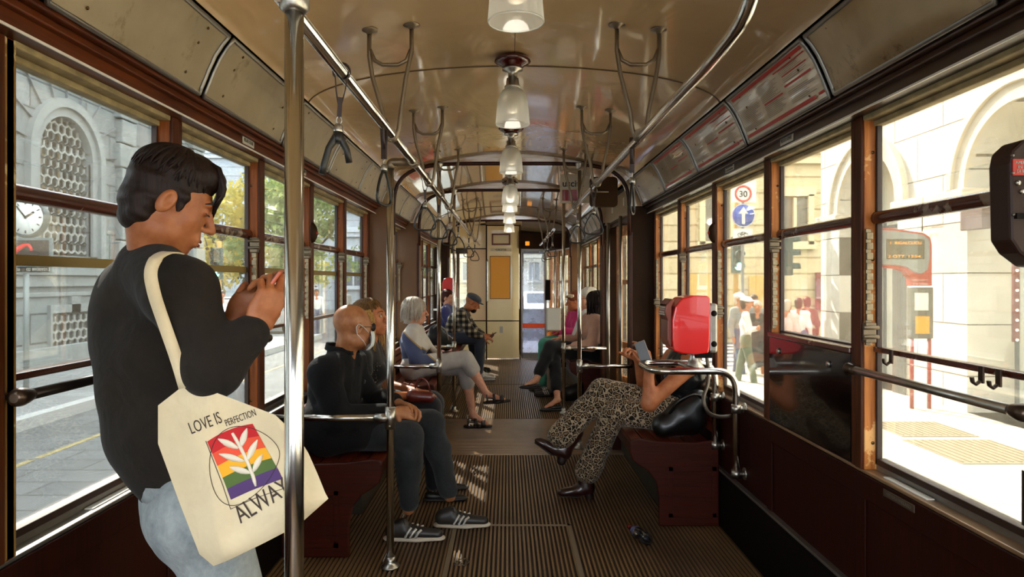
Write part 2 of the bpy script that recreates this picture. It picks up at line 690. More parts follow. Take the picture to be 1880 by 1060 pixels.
def window(s, y0, y1, kind='std', plate=None, rack_end=1, panel=False, post=True, band=True, wall=None):
    """one window bay: s side, opening between y0 and y1; a post of 0.08 stands at y1..y1+0.08"""
    win_n[0] += 1
    n = win_n[0]
    root = empty('window_%d' % n, (s * GX, (y0 + y1) / 2, 0.71), kind='structure')
    gb = 0.735 if not panel else 1.095
    b = MB()
    b.box(s * (GX - .002), s * (GX + .002), y0, y1, gb, 1.875)
    b.build('pane', M_glass_dirty if s > 0 else M_glass, root)
    b = MB()   # slim frame in the opening
    for a, c in ((y0, y0 + .012), (y1 - .012, y1)):
        b.box(s * (GX - .014), s * (GX + .004), a, c, gb, 1.87)
    b.box(s * (GX - .014), s * (GX + .02), y0, y1, gb - .004, gb + .016)
    b.build('sash_frame', M_sash, root, bevel=0.002)
    # roller blind housing under the beam
    b = MB()
    b.box(s * 1.13, s * 1.20, y0, y1, 1.853, 1.87)
    b.box(s * 1.165, s * 1.20, y0, y1, 1.835, 1.853)
    b.build('blind_roll', M_blind, root, bevel=0.004)
    # rounded middle rail
    zr = 1.535
    b = MB()
    b.tube([(s * (GX - .012), y0 - .008, zr), (s * (GX - .012), y0 + .02, zr), (s * (GX - .012), y1 - .02, zr), (s * (GX - .012), y1 + .008, zr)], 0.021, 12, flat=0.8)
    b.build('middle_rail', M_wood_rail, root)
    if band:
        b = MB()
        b.box(s * (GX - .006), s * (GX + .004), y0, y1, 1.366, 1.392)
        b.build('stop_band', plain('brass_band', '8a7440', 0.45, metal=0.3) if s < 0 else M_white_edge, root)
    if not panel and kind == 'std':
        b = MB()
        b.box(s * (GX - .022), s * (GX + .006), y0, y1, 1.098, 1.116)
        b.build('lower_rail', M_wood_rail, root, bevel=0.004)
    if panel:
        b = MB()
        b.box(s * (WX - .012), s * 1.21, y0 - .01, y1 + .01, 0.715, 1.085)
        b.build('black_panel', M_black_gloss, root, bevel=0.006)
        b = MB()
        b.box(s * (WX - .02), s * 1.2, y0 - .01, y1 + .01, 1.085, 1.105)
        b.build('panel_rail', M_wood_rail, root, bevel=0.004)
        b = MB()
        for yy in (y0 + .15, y1 - .1):
            b.lathe((s * (WX - .012), yy, 1.03), [(0.013, 0), (0.012, .006), (0.005, .008), (0, .008)], 14, axis=(-s, 0, 0))
        b.build('panel_screw', M_steel, root)
    # notched rack and latch on the far post's side
    yk = y1 - .022
    if y0 > 7: yk = y1 - .016
    b = MB()
    b.box(s * 1.136, s * 1.152, yk + .012, yk + .022, 1.12, 1.50)
    for k in range(11):
        z = 1.135 + .033 * k
        b.box(s * 1.134, s * 1.154, yk + .002, yk + .016, z, z + .022)
    b.build('notched_rack', plain('rack_metal', '7d7058', 0.4, metal=0.7, var=.3, vscale=30), root, bevel=0.0015)
    zl = 1.455 if (s < 0 or n % 2) else 1.13
    b = MB()
    b.box(s * 1.125, s * 1.158, yk - .010, yk + .016, zl, zl + .065)
    b.box(s * 1.116, s * 1.128, yk - .012, yk - .002, zl + .01, zl + .055)
    b.tube([(s * 1.11, yk - .02, zl + .05), (s * 1.16, yk - .02, zl + .05)], .007, 8)
    b.tube([(s * 1.11, yk - .02, zl + .02), (s * 1.16, yk - .02, zl + .02)], .007, 8)
    b.build('latch', plain('latch_metal', '6b5e4b', 0.4, metal=0.7), root, bevel=0.002)
    if post:
        b = MB()
        b.box(s * 1.136, s * 1.189, y1, y1 + .08, 0.712, 1.868, 0)
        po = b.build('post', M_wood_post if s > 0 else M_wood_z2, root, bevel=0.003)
        b = MB()
        b.box(s * 1.126, s * 1.140, y1 + .004, y1 + .045, 0.712, 1.868)
        b.box(s * 1.130, s * 1.140, y1 + .052, y1 + .078, 0.712, 1.868)
        b.build('post_bead', M_wood_z, root, bevel=0.003)
        b = MB()
        for z in (1.75, 1.40, 0.80):
            b.lathe((s * 1.163, y1, z), [(0.006, 0), (0.005, .002), (0, .003)], 10, axis=(0, -1, 0))
        b.build('post_screw', M_screw, root)
    return root


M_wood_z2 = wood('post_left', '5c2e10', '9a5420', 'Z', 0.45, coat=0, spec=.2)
M_wood_z3 = wood('worn_post', '5c3d1a', '9a7640', 'Z', 0.5, worn='c2a878', coat=0, spec=.2)

PY = [2.23 + .785 * k for k in range(-1, 5)]        # near faces of the posts: 1.445 2.23 3.015 3.80 4.585 5.37
# left side, front section
prev = 0.74
for i, y in enumerate(PY):
    window(-1, prev, y)
    prev = y + .08
prev = 0.74
for i, y in enumerate(PY):
    window(1, prev, y, kind=('std' if i in (0, 1, 4, 5) else 'clear'), panel=(i == 2), band=False)
    prev = y + .08
# left vestibule, middle section, last bay
for y0, y1, ps in ((5.58, 6.24, True), (6.32, 7.03, False)):
    window(-1, y0, y1, post=ps)
for s in (-1, 1):
    prev = 7.24
    for k in range(4):
        y = 7.98 + .845 * k
        window(s, prev, y if k < 3 else 10.58, post=(k < 3), band=(s < 0))
        prev = y + .08
window(-1, 10.78, 11.50, post=False)
window(1, 10.78, 11.25, post=False, band=False)

# near worn post edge beside the camera, as the left front post of the frame
b = MB()
b.box(-1.13, -1.22, 1.445, 1.53, 0.712, 1.868)
b.build('worn_post_cover', M_wood_z3, wall_left, bevel=0.004)
b = MB(); b.box(-1.128, -1.14, 1.446, 1.47, 0, .712); b.build('worn_post_foot', M_wood_z3, wall_left, bevel=.003)

# grab bars across the windows
def window_bar(s, y0, y1, z, label, mat, knob=True):
    r = empty('window_grab_bar', (s * 1.10, (y0 + y1) / 2, z), label, 'grab bar')
    b = MB(); b.tube([(s * 1.10, y0, z), (s * 1.10, y1, z)], .0125, 14); b.build('bar', mat, r)
    b = MB()
    for y, d in ((y0, 1), (y1, -1)):
        b.lathe((s * 1.10, y, z), [(.010, -.012), (.019, -.006), (.021, .008), (.017, .03), (.0125, .045)], 16, axis=(0, d, 0))
    b.build('end_knob', plain('knob_bronze', '4a3b30', 0.3, metal=0.8), r)
    b = MB()
    for y in (y0 + .01, y1 - .01):
        b.tube([(s * 1.10, y, z), (s * 1.142, y, z)], .010, 10)
    b.build('wall_socket', M_steel, r)
    return r


window_bar(-1, 1.49, 2.27, 1.075, 'dark metal grab bar across the large left window behind the man in the sweater', plain('dark_bar', '2e2622', 0.3, metal=0.7))
window_bar(-1, 2.32, 3.05, 1.075, 'dark metal grab bar on the second left window under the held phone', plain('dark_bar', '2e2622', 0.3, metal=0.7))
window_bar(1, 1.49, 2.26, 1.04, 'steel grab bar with bronze end knob across the nearest right window', M_steel)


def hook(y, name_lab):
    r = empty('coat_hook', (1.165, y, 1.10), name_lab, 'hook')
    b = MB()
    b.box(1.147, 1.153, y - .009, y + .009, 1.075, 1.118)
    b.tube([(1.147, y, 1.080), (1.136, y, 1.072), (1.128, y, 1.078), (1.126, y, 1.090)], .0045, 8, flat=1.6)
    b.build('hook_body', plain('hook_bronze', '3b2c22', 0.4, metal=0.7), r, bevel=.002)
    return r


hook(2.10, 'small bronze coat hook on the lower rail near the main right post')
h1 = hook(1.70, 'bronze coat hook on the right lower rail, further of the close pair')
h2 = hook(1.64, 'bronze coat hook on the right lower rail, nearer of the close pair')

# ================================================================== CEILING
def ceil_z(x, a=0.945, z0=2.13, z1=2.315):
    t = min(1, abs(x) / a)
    return z0 + (z1 - z0) * math.sqrt(max(0, 1 - t * t))


rows = []
ys = [-1.5 + .25 * i for i in range(53)] + [13.3]
for y in ys:
    r = []
    for k in range(41):
        x = -0.94 * math.cos(PI * k / 40)
        r.append((x, y, ceil_z(x)))
    rows.append(r)
cb = MB()
cb.sheet(rows, 0)
# outer roof, closed so no daylight leaks in
rows2 = []
for y in (-1.5, 13.4):
    rows2.append([(-1.24, y, 1.90), (-1.22, y, 2.12), (-1.0, y, 2.3), (-.6, y, 2.42), (0, y, 2.47), (.6, y, 2.42), (1.0, y, 2.3), (1.22, y, 2.12), (1.24, y, 1.90)])
cb.sheet(rows2, 0, 1)
for y in (-1.5, 13.3):
    cb.prism([(-1.22, 1.9), (-1.2, 2.1), (-.9, 2.35), (0, 2.46), (.9, 2.35), (1.2, 2.1), (1.22, 1.9), (1.1, 1.9), (.9, 2.1), (0, 2.31), (-.9, 2.1), (-1.1, 1.9)], y - .02, y, 'Y', 1)
ceiling = structure(cb.build('ceiling', [M_ceiling, M_dark], recalc=False))
# curved seam strips
for i, y in enumerate((3.12, 9.0)):
    q = MB()
    pts = [(-.94 * math.cos(PI * k / 30), y, ceil_z(.94 * math.cos(PI * k / 30)) - .0015) for k in range(31)]
    q.tube(pts, .004, 6)
    structure(q.build('trim_%d' % (2 + i), plain('seam_brown', '5d4628', 0.5)))
q = MB(); q.tube([(0, -1.4, 2.315), (0, 13.2, 2.315)], .0018, 5)
structure(q.build('trim_4', plain('seam_brown', '5d4628', 0.5)))

# ------------------------------------------------------------------ coving panels
COVE = [(1.038, 1.94), (1.024, 1.975), (1.006, 2.02), (.985, 2.065), (.962, 2.10), (.940, 2.128)]


def cove_pts(s, y, inset=0.0):
    # resampled smooth profile
    out = []
    for i in range(len(COVE) - 1):
        (x0, z0), (x1, z1) = COVE[i], COVE[i + 1]
        for k in range(3):
            t = k / 3
            out.append((s * (x0 + (x1 - x0) * t - inset), y, z0 + (z1 - z0) * t - inset * .5))
    out.append((s * (COVE[-1][0] - inset), y, COVE[-1][1] - inset * .5))
    return out


# dark backing behind the coving (belongs to the ceiling)
for s, nm in ((-1, 'left'), (1, 'right')):
    q = MB()
    q.sheet([[(p[0] + s * .02, y, p[2] + .006) for p in cove_pts(s, y)] for y in (-1.5, 13.2)], 0)
    structure(q.build('trim_%d' % (5 if s < 0 else 6), M_dark))

trim_i = [7]


def cove_panel(s, y0, y1, mat, bulge=0.0, frame=M_alu, name=None, label=None):
    o = MB()
    rows = []
    m = 10
    for k in range(m + 1):
        y = y0 + (y1 - y0) * k / m
        pr = cove_pts(s, y, 0.004)
        if bulge:
            out = []
            for j, p in enumerate(pr):
                t = math.sin(PI * j / (len(pr) - 1)) * math.sin(PI * k / m)
                out.append((p[0] - s * bulge * t, p[1], p[2] - bulge * t * .7))
            pr = out
        rows.append(pr)
    o.sheet(rows, 0.0)
    if name:
        root = o.build(name, mat)
        root['label'] = label
        root['category'] = 'notice'
    else:
        root = structure(o.build('trim_%d' % trim_i[0], mat)); trim_i[0] += 1
    # frame
    q = MB()
    a = cove_pts(s, y0, 0.006); c = cove_pts(s, y1, 0.006)
    loop = a + c[::-1]
    q.tube(loop, .0075, 6, closed=True)
    q.build('edge_frame', frame, root)
    q = MB()
    for yy in (y0 + .12, y1 - .12):
        for t in (3, 9, 13):
            p = cove_pts(s, yy, .006)[t]
            q.lathe(p, [(.005, 0), (.004, .002), (0, .003)], 8, axis=(-s, 0, -.6))
    q.build('rivet', M_screw, root)
    return root


bays = [(-.85, .67), (.705, 1.45), (1.485, 2.215), (2.250, 3.00), (3.035, 3.785), (3.82, 4.57), (4.605, 5.38)]
for y0, y1 in bays:
    cove_panel(-1, y0, y1, M_cove)
for y0, y1 in [(5.60, 6.30), (6.32, 7.02)] + [(7.25 + .41 * k, 7.25 + .41 * (k + 1) - .012) for k in range(8)] + [(10.76, 11.5)]:
    cove_panel(-1, y0, y1, M_cove)
for y0, y1 in bays[:3]:
    cove_panel(1, y0, y1, M_cove_bare, bulge=.018)
cove_panel(1, 4.605, 5.38, M_cove_bare)
for y0, y1 in [(7.25 + .41 * k, 7.25 + .41 * (k + 1) - .012) for k in range(8)]:
    cove_panel(1, y0, y1, M_cove_bare)

# notices in the right coving
def notice(y0, y1, label):
    r = cove_panel(1, y0, y1, M_paper, frame=M_alu, name='notice_panel', label=label)
    r['group'] = 'notice panels in the right coving'
    prof = cove_pts(1, 0, 0.0075)
    n = len(prof) - 1

    def at(u, t):       # u 0..1 near->far reading direction (far end = start), t 0 bottom..1 top
        f = t * n; i = min(int(f), n - 1); g = f - i
        a, c = prof[i], prof[i + 1]
        return (a[0] + (c[0] - a[0]) * g, y1 + (y0 - y1) * u, a[2] + (c[2] - a[2]) * g)

    def strip(o, u0, u1, t0, t1, off=0.0):
        rows = []
        for k in range(5):
            t = t0 + (t1 - t0) * k / 4
            rows.append([(lambda p: (p[0] - off, p[1], p[2] - off * .6))(at(u, t)) for u in (u0, u1)])
        o.sheet(rows, 0)
    o = MB()
    for (u0, u1, t0, t1) in ((.05, .97, .86, .935), (.62, .97, .79, .815), (.68, .95, .66, .68), (.66, .95, .50, .53), (.38, .62, .44, .47), (.03, .9, .09, .165)):
        strip(o, u0, u1, t0, t1, .0006)
    o.build('red_band', M_red_print, r, recalc=False)
    o = MB()
    rnd = random.Random(int(y0 * 100))
    for c0, c1 in ((.04, .33), (.37, .64), (.67, .95)):
        t = .78
        while t > .22:
            e = c1 - rnd.random() * .1
            if not (c0 > .35 and .42 < t < .49) and not (c0 > .6 and (.48 < t < .55 or .64 < t < .70)):
                strip(o, c0, e, t, t + .006, .0004)
            t -= .026
    o.build('printed_line', M_text_grey, r, recalc=False)
    o = MB(); strip(o, .93, .985, .12, .17, .0006)
    o.build('operator_mark', M_red_print, r, recalc=False)
    return r


notice(2.250, 3.00, 'largest cream notice with red bands curving in the right coving, nearest of three')
notice(3.035, 3.785, 'middle one of three curved notices with red bands in the right coving')
notice(3.82, 4.57, 'furthest and smallest curved notice with red bands beside the plain metal panel')

# small enamel plates on the header beams
def plate(s, y, z, w, body, label, name='enamel_plate', h=.034, x=1.084, mat=M_plate):
    r = empty(name, (s * x, y, z), label, 'plate')
    o = MB(); o.box(s * x, s * (x - .003), y - w / 2, y + w / 2, z - h / 2, z + h / 2); o.build('plate_body', mat, r, bevel=.001)
    lines = body.split('\n')
    sz = h * (.62 if len(lines) == 1 else .36)
    for i, ln in enumerate(lines):
        text(ln, sz, (s * (x - .0035), y, z - sz * .35 + (0 if len(lines) == 1 else (.5 - i) * h * .42)), (0, -s, 0), (0, 0, 1), M_text_grey, r, align='CENTER', fit=w * .82)
    return r


plate(1, 2.72, 1.895, .125, 'VIETATO FUMARE', 'small white enamel plate on the right beam below the nearest notice')
plate(1, 3.42, 1.895, .13, 'VIETATO SALIRE\nE SCENDERE', 'two line white plate on the right beam above the traffic sign window')
plate(-1, 2.77, 1.895, .12, 'VIETATO SEDERE', 'small white plate on the left wooden beam nearer the standing man')
plate(-1, 3.50, 1.895, .12, 'VIETATO FUMARE', 'small white plate on the left beam just right of the chrome pole')
plate(1, 2.02, 0.68, .16, 'VETTURA VIETATO', 'narrow dark metal plate under the right window sill', h=.022, x=1.128, mat=plain('dark_plate', '5a4c3e', 0.4, metal=.5))
for s, y, lb in ((1, 2.03, 'white strip painted as the bright reflection on the right window sill'), (-1, 1.95, 'white strip painted as the bright reflection on the left window sill')):
    o = MB(); o.box(s * 1.148, s * 1.172, y - .11, y + .11, .712, .716)  # white strip added to draw the bright reflection on each sill
    tag(o.build('sill_glint', M_white_edge, bevel=.001, origin=(s * 1.16, y, .714)), lb, 'painted glint')

# oval lamp buttons on the posts
for s, y, lb in ((1, 3.8, 'dark oval bell push on the right post beside the traffic sign'), (-1, 3.8, 'dark oval bell push on the left window post')):
    r = empty('bell_push', (s * 1.125, y + .03, 1.60), lb, 'button')
    o = MB(); o.lathe((s * 1.127, y + .025, 1.60), [(.0, .03), (.016, .028), (.028, .016), (.033, 0)][::-1], 20, axis=(-s, 0, 0))
    for i, v in enumerate(o.v): o.v[i] = (v[0], v[1], 1.60 + (v[2] - 1.60) * 1.8)
    o.build('push_housing', M_brown_dark, r)
    o = MB(); o.lathe((s * 1.10, y + .025, 1.60), [(.011, 0), (.010, .006), (0, .008)], 14, axis=(-s, 0, 0)); o.build('push_button', M_red_print, r)

# ================================================================== PORTALS
def portal(y0, y1, mat_l, mat_r):
    hw, zc, zt, n = .95, 1.70, 2.275, 5.0
    inner = []
    for k in range(49):
        x = hw * math.sin(-PI / 2 + PI * k / 48)
        inner.append((x, zc + (zt - zc) * max(0, 1 - (abs(x) / hw) ** n) ** (1 / n)))
    outer = []
    for x, z in inner:
        ox = x * 1.23
        outer.append((ox, 2.36 - .05 * abs(x) if abs(x) < .9 else 2.1))
    outer[0] = (-1.19, 1.70); outer[-1] = (1.19, 1.70)
    rows = [[(p[0], y0, p[1]) for p in outer], [(p[0], y0, p[1]) for p in inner], [(p[0], y1, p[1]) for p in inner], [(p[0], y1, p[1]) for p in outer]]
    o = MB(); o.sheet(rows, 0, smooth=False)
    h = structure(o.build('trim_%d' % trim_i[0], M_ceiling, recalc=False)); trim_i[0] += 1
    q = MB(); path = [(p[0] * .995, y0 - .003, p[1] - .006) for p in inner]
    q.tube(path, .0155, 8, flat=.8)
    q.build('arch_bead', M_wood_dark, h)
    for s, m in ((-1, mat_l), (1, mat_r)):
        q = MB(); q.box(s * (hw - .003), s * 1.2, y0 - .003, y1 + .003, 0, 1.93)
        q.build('jamb', m, h, bevel=.008)
        q = MB(); q.box(s * (hw - .006), s * (hw + .018), y0 - .010, y0 + .02, 0, 1.72)
        q.build('jamb_bead', M_wood_dark, h, bevel=.004)
    return h


portal(5.46, 5.58, M_brown_paint, M_brown_dark)
portal(7.06, 7.22, M_brown_paint, M_brown_dark)
portal(10.60, 10.76, M_brown_dark, M_brown_paint)

# ================================================================== FOLDING DOOR, RIGHT
def door_leaf(p0, p1, z0=0.02, z1=1.86, mat=None):
    """one narrow leaf from p0 to p1 (x,y); stiles, rails, glass"""
    r = []
    a = Vector((p0[0], p0[1], 0)); c = Vector((p1[0], p1[1], 0)); d = (c - a); L = d.length; d.normalize(); nrm = Vector((-d.y, d.x, 0))
    mid = (a + c) / 2
    o = MB()
    up = Vector((0, 0, 1))
    for t in (.03, L - .03):
        o.obox(a + d * t + up * (z0 + z1) / 2, d, nrm, up, .03, .018, (z1 - z0) / 2)
    for zz, hh in ((z0 + .2, .2), (z1 - .05, .05), (1.32, .02), (.72, .03)):
        o.obox(mid + up * zz, d, nrm, up, L / 2 - .03, .016, hh)
    g = MB()
    g.obox(mid + up * (z0 + z1) / 2, d, nrm, up, L / 2 - .04, .003, (z1 - z0) / 2 - .06)
    return o, g


dr = empty('door_1', (1.12, 6.3, 0), kind='structure')
pts = [(1.13, 5.62), (1.05, 5.96), (1.13, 6.31), (1.05, 6.66), (1.13, 7.02)]
for a, c in zip(pts[:-1], pts[1:]):
    o, g = door_leaf(a, c)
    lf = o.build('leaf', M_wood_post, dr, bevel=.004)
    g.build('leaf_glass', M_glass_dirty, lf)
# engine box above the door
o = MB(); o.box(.975, 1.2, 5.60, 7.04, 1.90, 2.11)
bx = structure(o.build('trim_%d' % trim_i[0], plain('box_beige', '8a7452', 0.4), bevel=.004)); trim_i[0] += 1
o = MB(); o.box(.968, .975, 5.60, 7.04, 1.895, 1.91); o.build('edge_bar', M_alu, bx)
o = MB()
for y in (5.9, 6.55):
    o.box(.972, .975, y - .025, y + .025, 1.98, 2.05)
o.build('sticker', M_white_edge, bx)
o = MB(); o.box(1.02, 1.19, 5.60, 7.04, 1.86, 1.90); o.build('door_track', M_wood_dark, bx)

# ================================================================== FRONT END
FY = 11.6
fw = structure(MB().box(-1.2, -1.0, FY, FY + .05, 0, 2.3).build('wall_front', M_cream))
def fpanel(name, px0, px1, z0, z1, mat, y=FY, th=.03, bev=.004):
    X0 = CX + (px0 - 932) / FP * y; X1 = CX + (px1 - 932) / FP * y
    o = MB(); o.box(X0, X1, y, y + th, z0, z1)
    return o.build(name, mat, fw, bevel=bev)
fpanel('upper_panel', 815, 893, 1.88, 2.3, M_cream)
fpanel('door_leaf', 858, 892, 0.66, 1.87, plain('peach_enamel', 'f2d2a4', .35))
fpanel('lower_panel', 815, 892, 0.0, 0.65, M_cream)
fpanel('box_face', 894, 941, 0.66, 2.26, M_cream, y=FY - .06, th=.1)
fpanel('box_face_lower', 894, 941, 0.02, 0.645, M_cream, y=FY - .06, th=.1)
o = MB(); x0 = CX + 9 / FP * FY; o.prism([(x0, FY - .06), (x0 + .11, FY + .05), (x0 + .11, FY + .12), (x0, FY + .1)], .02, 2.26, 'Z'); o.build('box_side', plain('cream_side', 'e8d8ac', .3), fw)
for px in (893, 955):
    fpanel('dark_joint', px - 1.2, px + 1.2, 0, 2.28, M_brown_dark, y=FY - .065, th=.02, bev=0)
fpanel('dark_joint', 815, 955, .645, .66, M_brown_dark, y=FY - .067, th=.02, bev=0)
fpanel('dark_joint', 815, 893, 1.868, 1.885, M_brown_dark, y=FY - .01, th=.02, bev=0)
fpanel('dark_joint', 893, 955, 2.262, 2.275, M_brown_dark, y=FY - .067, th=.02, bev=0)
fpanel('top_panel', 815, 958, 2.27, 2.32, M_cream_edge, y=FY, th=.03)
# small wood frame + word USCITA
x0, x1 = [CX + (p - 932) / FP * FY for p in (903, 937)]
r = empty('framed_card', ((x0 + x1) / 2, FY - .07, 2.03), 'small wood framed blank card high on the cream front cabinet', 'frame')
o = MB()
for a, c, d, e in ((x0, x1, 2.105, 2.13), (x0, x1, 1.935, 1.96), (x0, x0 + .025, 1.935, 2.13), (x1 - .025, x1, 1.935, 2.13)):
    o.box(a, c, FY - .085, FY - .061, d, e)
o.build('frame', plain('frame_wood', '6b2f12', .4), r, bevel=.003)
o = MB(); o.box(x0 + .02, x1 - .02, FY - .067, FY - .062, 1.95, 2.11); o.build('card', plain('card_cream', 'e9dfbf', .6), r)
r = empty('exit_lettering_plate', ((x0 + x1) / 2, FY - .068, 1.86), 'thin strip lettered USCITA with arrows under the framed card', 'sign')
o = MB(); o.box(x0 - .015, x1 + .015, FY - .066, FY - .061, 1.83, 1.885); o.build('strip', plain('strip_white', 'd8cfae', .5), r)
text('USCITA', .05, ((x0 + x1) / 2, FY - .0665, 1.84), (1, 0, 0), (0, 0, 1), plain('blue_print', '34506a', .5), r, align='CENTER', bold=.001)
text('<           >', .05, ((x0 + x1) / 2, FY - .0665, 1.84), (1, 0, 0), (0, 0, 1), M_red_print, r, name='arrow', align='CENTER')
x0, x1 = [CX + (p - 932) / FP * FY for p in (900.5, 936)]
r = empty('yellow_notice_board', ((x0 + x1) / 2, FY - .07, 1.0), 'plain bright yellow rectangular board with dark rim on the cream cabinet', 'board')
o = MB(); o.box(x0 - .008, x1 + .008, FY - .072, FY - .061, 1.025, 1.75); o.build('rim', M_brown_dark, r)
o = MB(); o.box(x0, x1, FY - .077, FY - .07, 1.033, 1.742); o.build('board_face', plain('yellow_face', 'f2a608', .4), r)
o = MB(); o.box(-.165, -.11, FY - .064, FY - .061, .45, .56)
tag(o.build('paper_sticker', plain('sticker_grey', 'b9b3a8', .6), origin=(-.14, FY - .062, .5)), 'small pale sticker on the lower cream cabinet door', 'sticker')
# chrome door handle bar on the joint
r = empty('door_pull_bar', (-.385, FY - .1, 1.3), 'vertical chrome pull bar left of the yellow board', 'handle')
o = MB(); o.tube(fillet([(-.37, FY - .06, 1.68), (-.37, FY - .11, 1.68), (-.37, FY - .11, .98), (-.37, FY - .06, .98)], .03), .013, 10); o.build('bar', M_chrome, r)
# window in the partition
g = MB(); g.box(-.99, -.70, FY + .01, FY + .016, .66, 1.87); g.build('cab_window_glass', M_glass, fw)
o = MB(); o.tube([(-.715 + .006 * math.sin(k * 2.2), FY - .02, 1.83 - k * .03) for k in range(36)], .007, 6)
tag(o.build('safety_chain', plain('chain_brass', '8a5a2a', .4, metal=.6), origin=(-.715, FY - .02, 1.85)), 'thin brass chain hanging beside the cab window', 'chain')
# translucent front door screen with orange band
r = empty('door_2', (.4, FY + .1, 0), kind='structure')
o = MB()
for a, c in ((.200, .225), (.605, .64)):
    o.box(a, c, FY + .1, FY + .14, .02, 1.86)
o.box(.2, .64, FY + .1, FY + .14, 1.84, 1.88); o.box(.2, .64, FY + .1, FY + .14, .0, .10)
o.build('screen_frame', M_alu, r, bevel=.003)
o = MB(); o.box(.215, .615, FY + .115, FY + .121, .09, 1.85); o.build('screen_glass', glass_mat('bluish_screen', (.82, .86, .94), .42, 1.0, 'd5dcf5'), r)
o = MB(); o.box(.22, .61, FY + .108, FY + .113, .52, .60); o.build('orange_band', plain('orange_band', 'ff5a28', .4), r)
o = MB(); o.box(.615, .70, FY + .02, FY + .12, 1.0, 1.35)
tag(o.build('driver_control_box', M_dark, bevel=.01, origin=(.66, FY + .07, 1.17)), 'black narrow box mounted on the frame of the front screen', 'box')
# header across the front right
o = MB(); o.box(.17, 1.0, FY, FY + .06, 1.88, 2.14)
structure(o.build('trim_%d' % trim_i[0], M_brown_dark)); trim_i[0] += 1
o = MB(); o.box(.27, .34, FY - .03, FY, 1.93, 2.0)
tag(o.build('warning_lamp', plain('amber_lens', 'd88a20', .3, emit=.6), bevel=.008, origin=(.3, FY - .02, 1.96)), 'small amber lamp on the dark header over the front screen', 'lamp')
# tapering right front door
dr = empty('door_3', (.8, 12.1, 0), kind='structure')
tp = [(1.0, 11.3), (.93, 11.7), (.85, 12.1), (.76, 12.5), (.67, 12.9)]
for a, c in zip(tp[:-1], tp[1:]):
    o, g = door_leaf(a, c)
    lf = o.build('leaf', M_wood_post, dr, bevel=.004); g.build('leaf_glass', M_glass_dirty, lf)
for (x, y) in ((.86, 11.75), (.80, 12.05)):
    o = MB(); o.tube([(x, y, .3), (x, y, 1.85)], .015, 10); o.build('grab_rod', M_chrome, dr)
o = MB(); o.prism([(1.2, 11.25), (1.0, 11.25), (.64, 12.95), (.64, 13.3), (1.2, 13.3)], 1.88, 2.3, 'Z')
structure(o.build('trim_%d' % trim_i[0], M_brown_dark)); trim_i[0] += 1
# windscreen wall
o = MB(); o.box(-1.2, 1.2, 13.3, 13.36, -.1, .78); o.box(-1.2, 1.2, 13.3, 13.36, 1.86, 2.4)
for x in (-1.0, -.3, .25, .80):
    o.box(x - .03, x + .03, 13.3, 13.36, .78, 1.9)
structure(o.build('wall_windscreen', M_brown_dark))
o = MB(); o.box(-1.0, 1.0, 13.32, 13.326, .78, 1.87); structure(o.build('window_%d' % (win_n[0] + 1), M_glass)); win_n[0] += 1
# left front corner panelling beyond the partition
o = MB(); o.box(-1.2, -1.1, 11.6, 13.3, -.1, .8); o.box(-1.2, -1.1, 11.6, 13.3, 1.86, 2.3); structure(o.build('wall_cab', M_brown_dark))
# rear wall behind the camera, with an open window band
o = MB(); o.box(-1.2, 1.2, -1.5, -1.44, -.1, .75); o.box(-1.2, 1.2, -1.5, -1.44, 1.86, 2.35)
o.box(-1.2, -.9, -1.5, -1.44, .7, 1.9); o.box(.9, 1.2, -1.5, -1.44, .7, 1.9)
structure(o.build('wall_back', M_wood_panel))
# rear side bays behind the camera
for s in (-1, 1):
    o = MB()
    for y in (-1.5, -.75, -.02, .66):
        o.box(s * 1.136, s * 1.22, y, y + .08, .712, 1.868)
    o.build('rear_post', M_wood_z, wall_left if s < 0 else wall_right)
# ================================================================== CEILING LAMPS
def _shade():
    t = NT('ribbed_glass')
    tr = t.n('ShaderNodeBsdfTransparent'); tr.inputs[0].default_value = (.92, .92, .88, 1)
    tl = t.n('ShaderNodeBsdfTranslucent'); tl.inputs[0].default_value = (.85, .85, .8, 1)
    df = t.n('ShaderNodeBsdfDiffuse'); df.inputs[0].default_value = (.75, .75, .7, 1)
    gl = t.n('ShaderNodeBsdfGlossy'); gl.inputs['Roughness'].default_value = .08
    m1 = t.n('ShaderNodeMixShader'); m1.inputs[0].default_value = .5
    t.l(tl.outputs[0], m1.inputs[1]); t.l(df.outputs[0], m1.inputs[2])
    m2 = t.n('ShaderNodeMixShader'); m2.inputs[0].default_value = .42
    t.l(tr.outputs[0], m2.inputs[1]); t.l(m1.outputs[0], m2.inputs[2])
    m3 = t.n('ShaderNodeMixShader'); m3.inputs[0].default_value = .2
    t.l(m2.outputs[0], m3.inputs[1]); t.l(gl.outputs[0], m3.inputs[2])
    t.l(m3.outputs[0], t.out.inputs[0])
    return t.m


M_shade = _shade()
M_redwood = plain('red_lacquer', '45100a', 0.18, coat=.6)


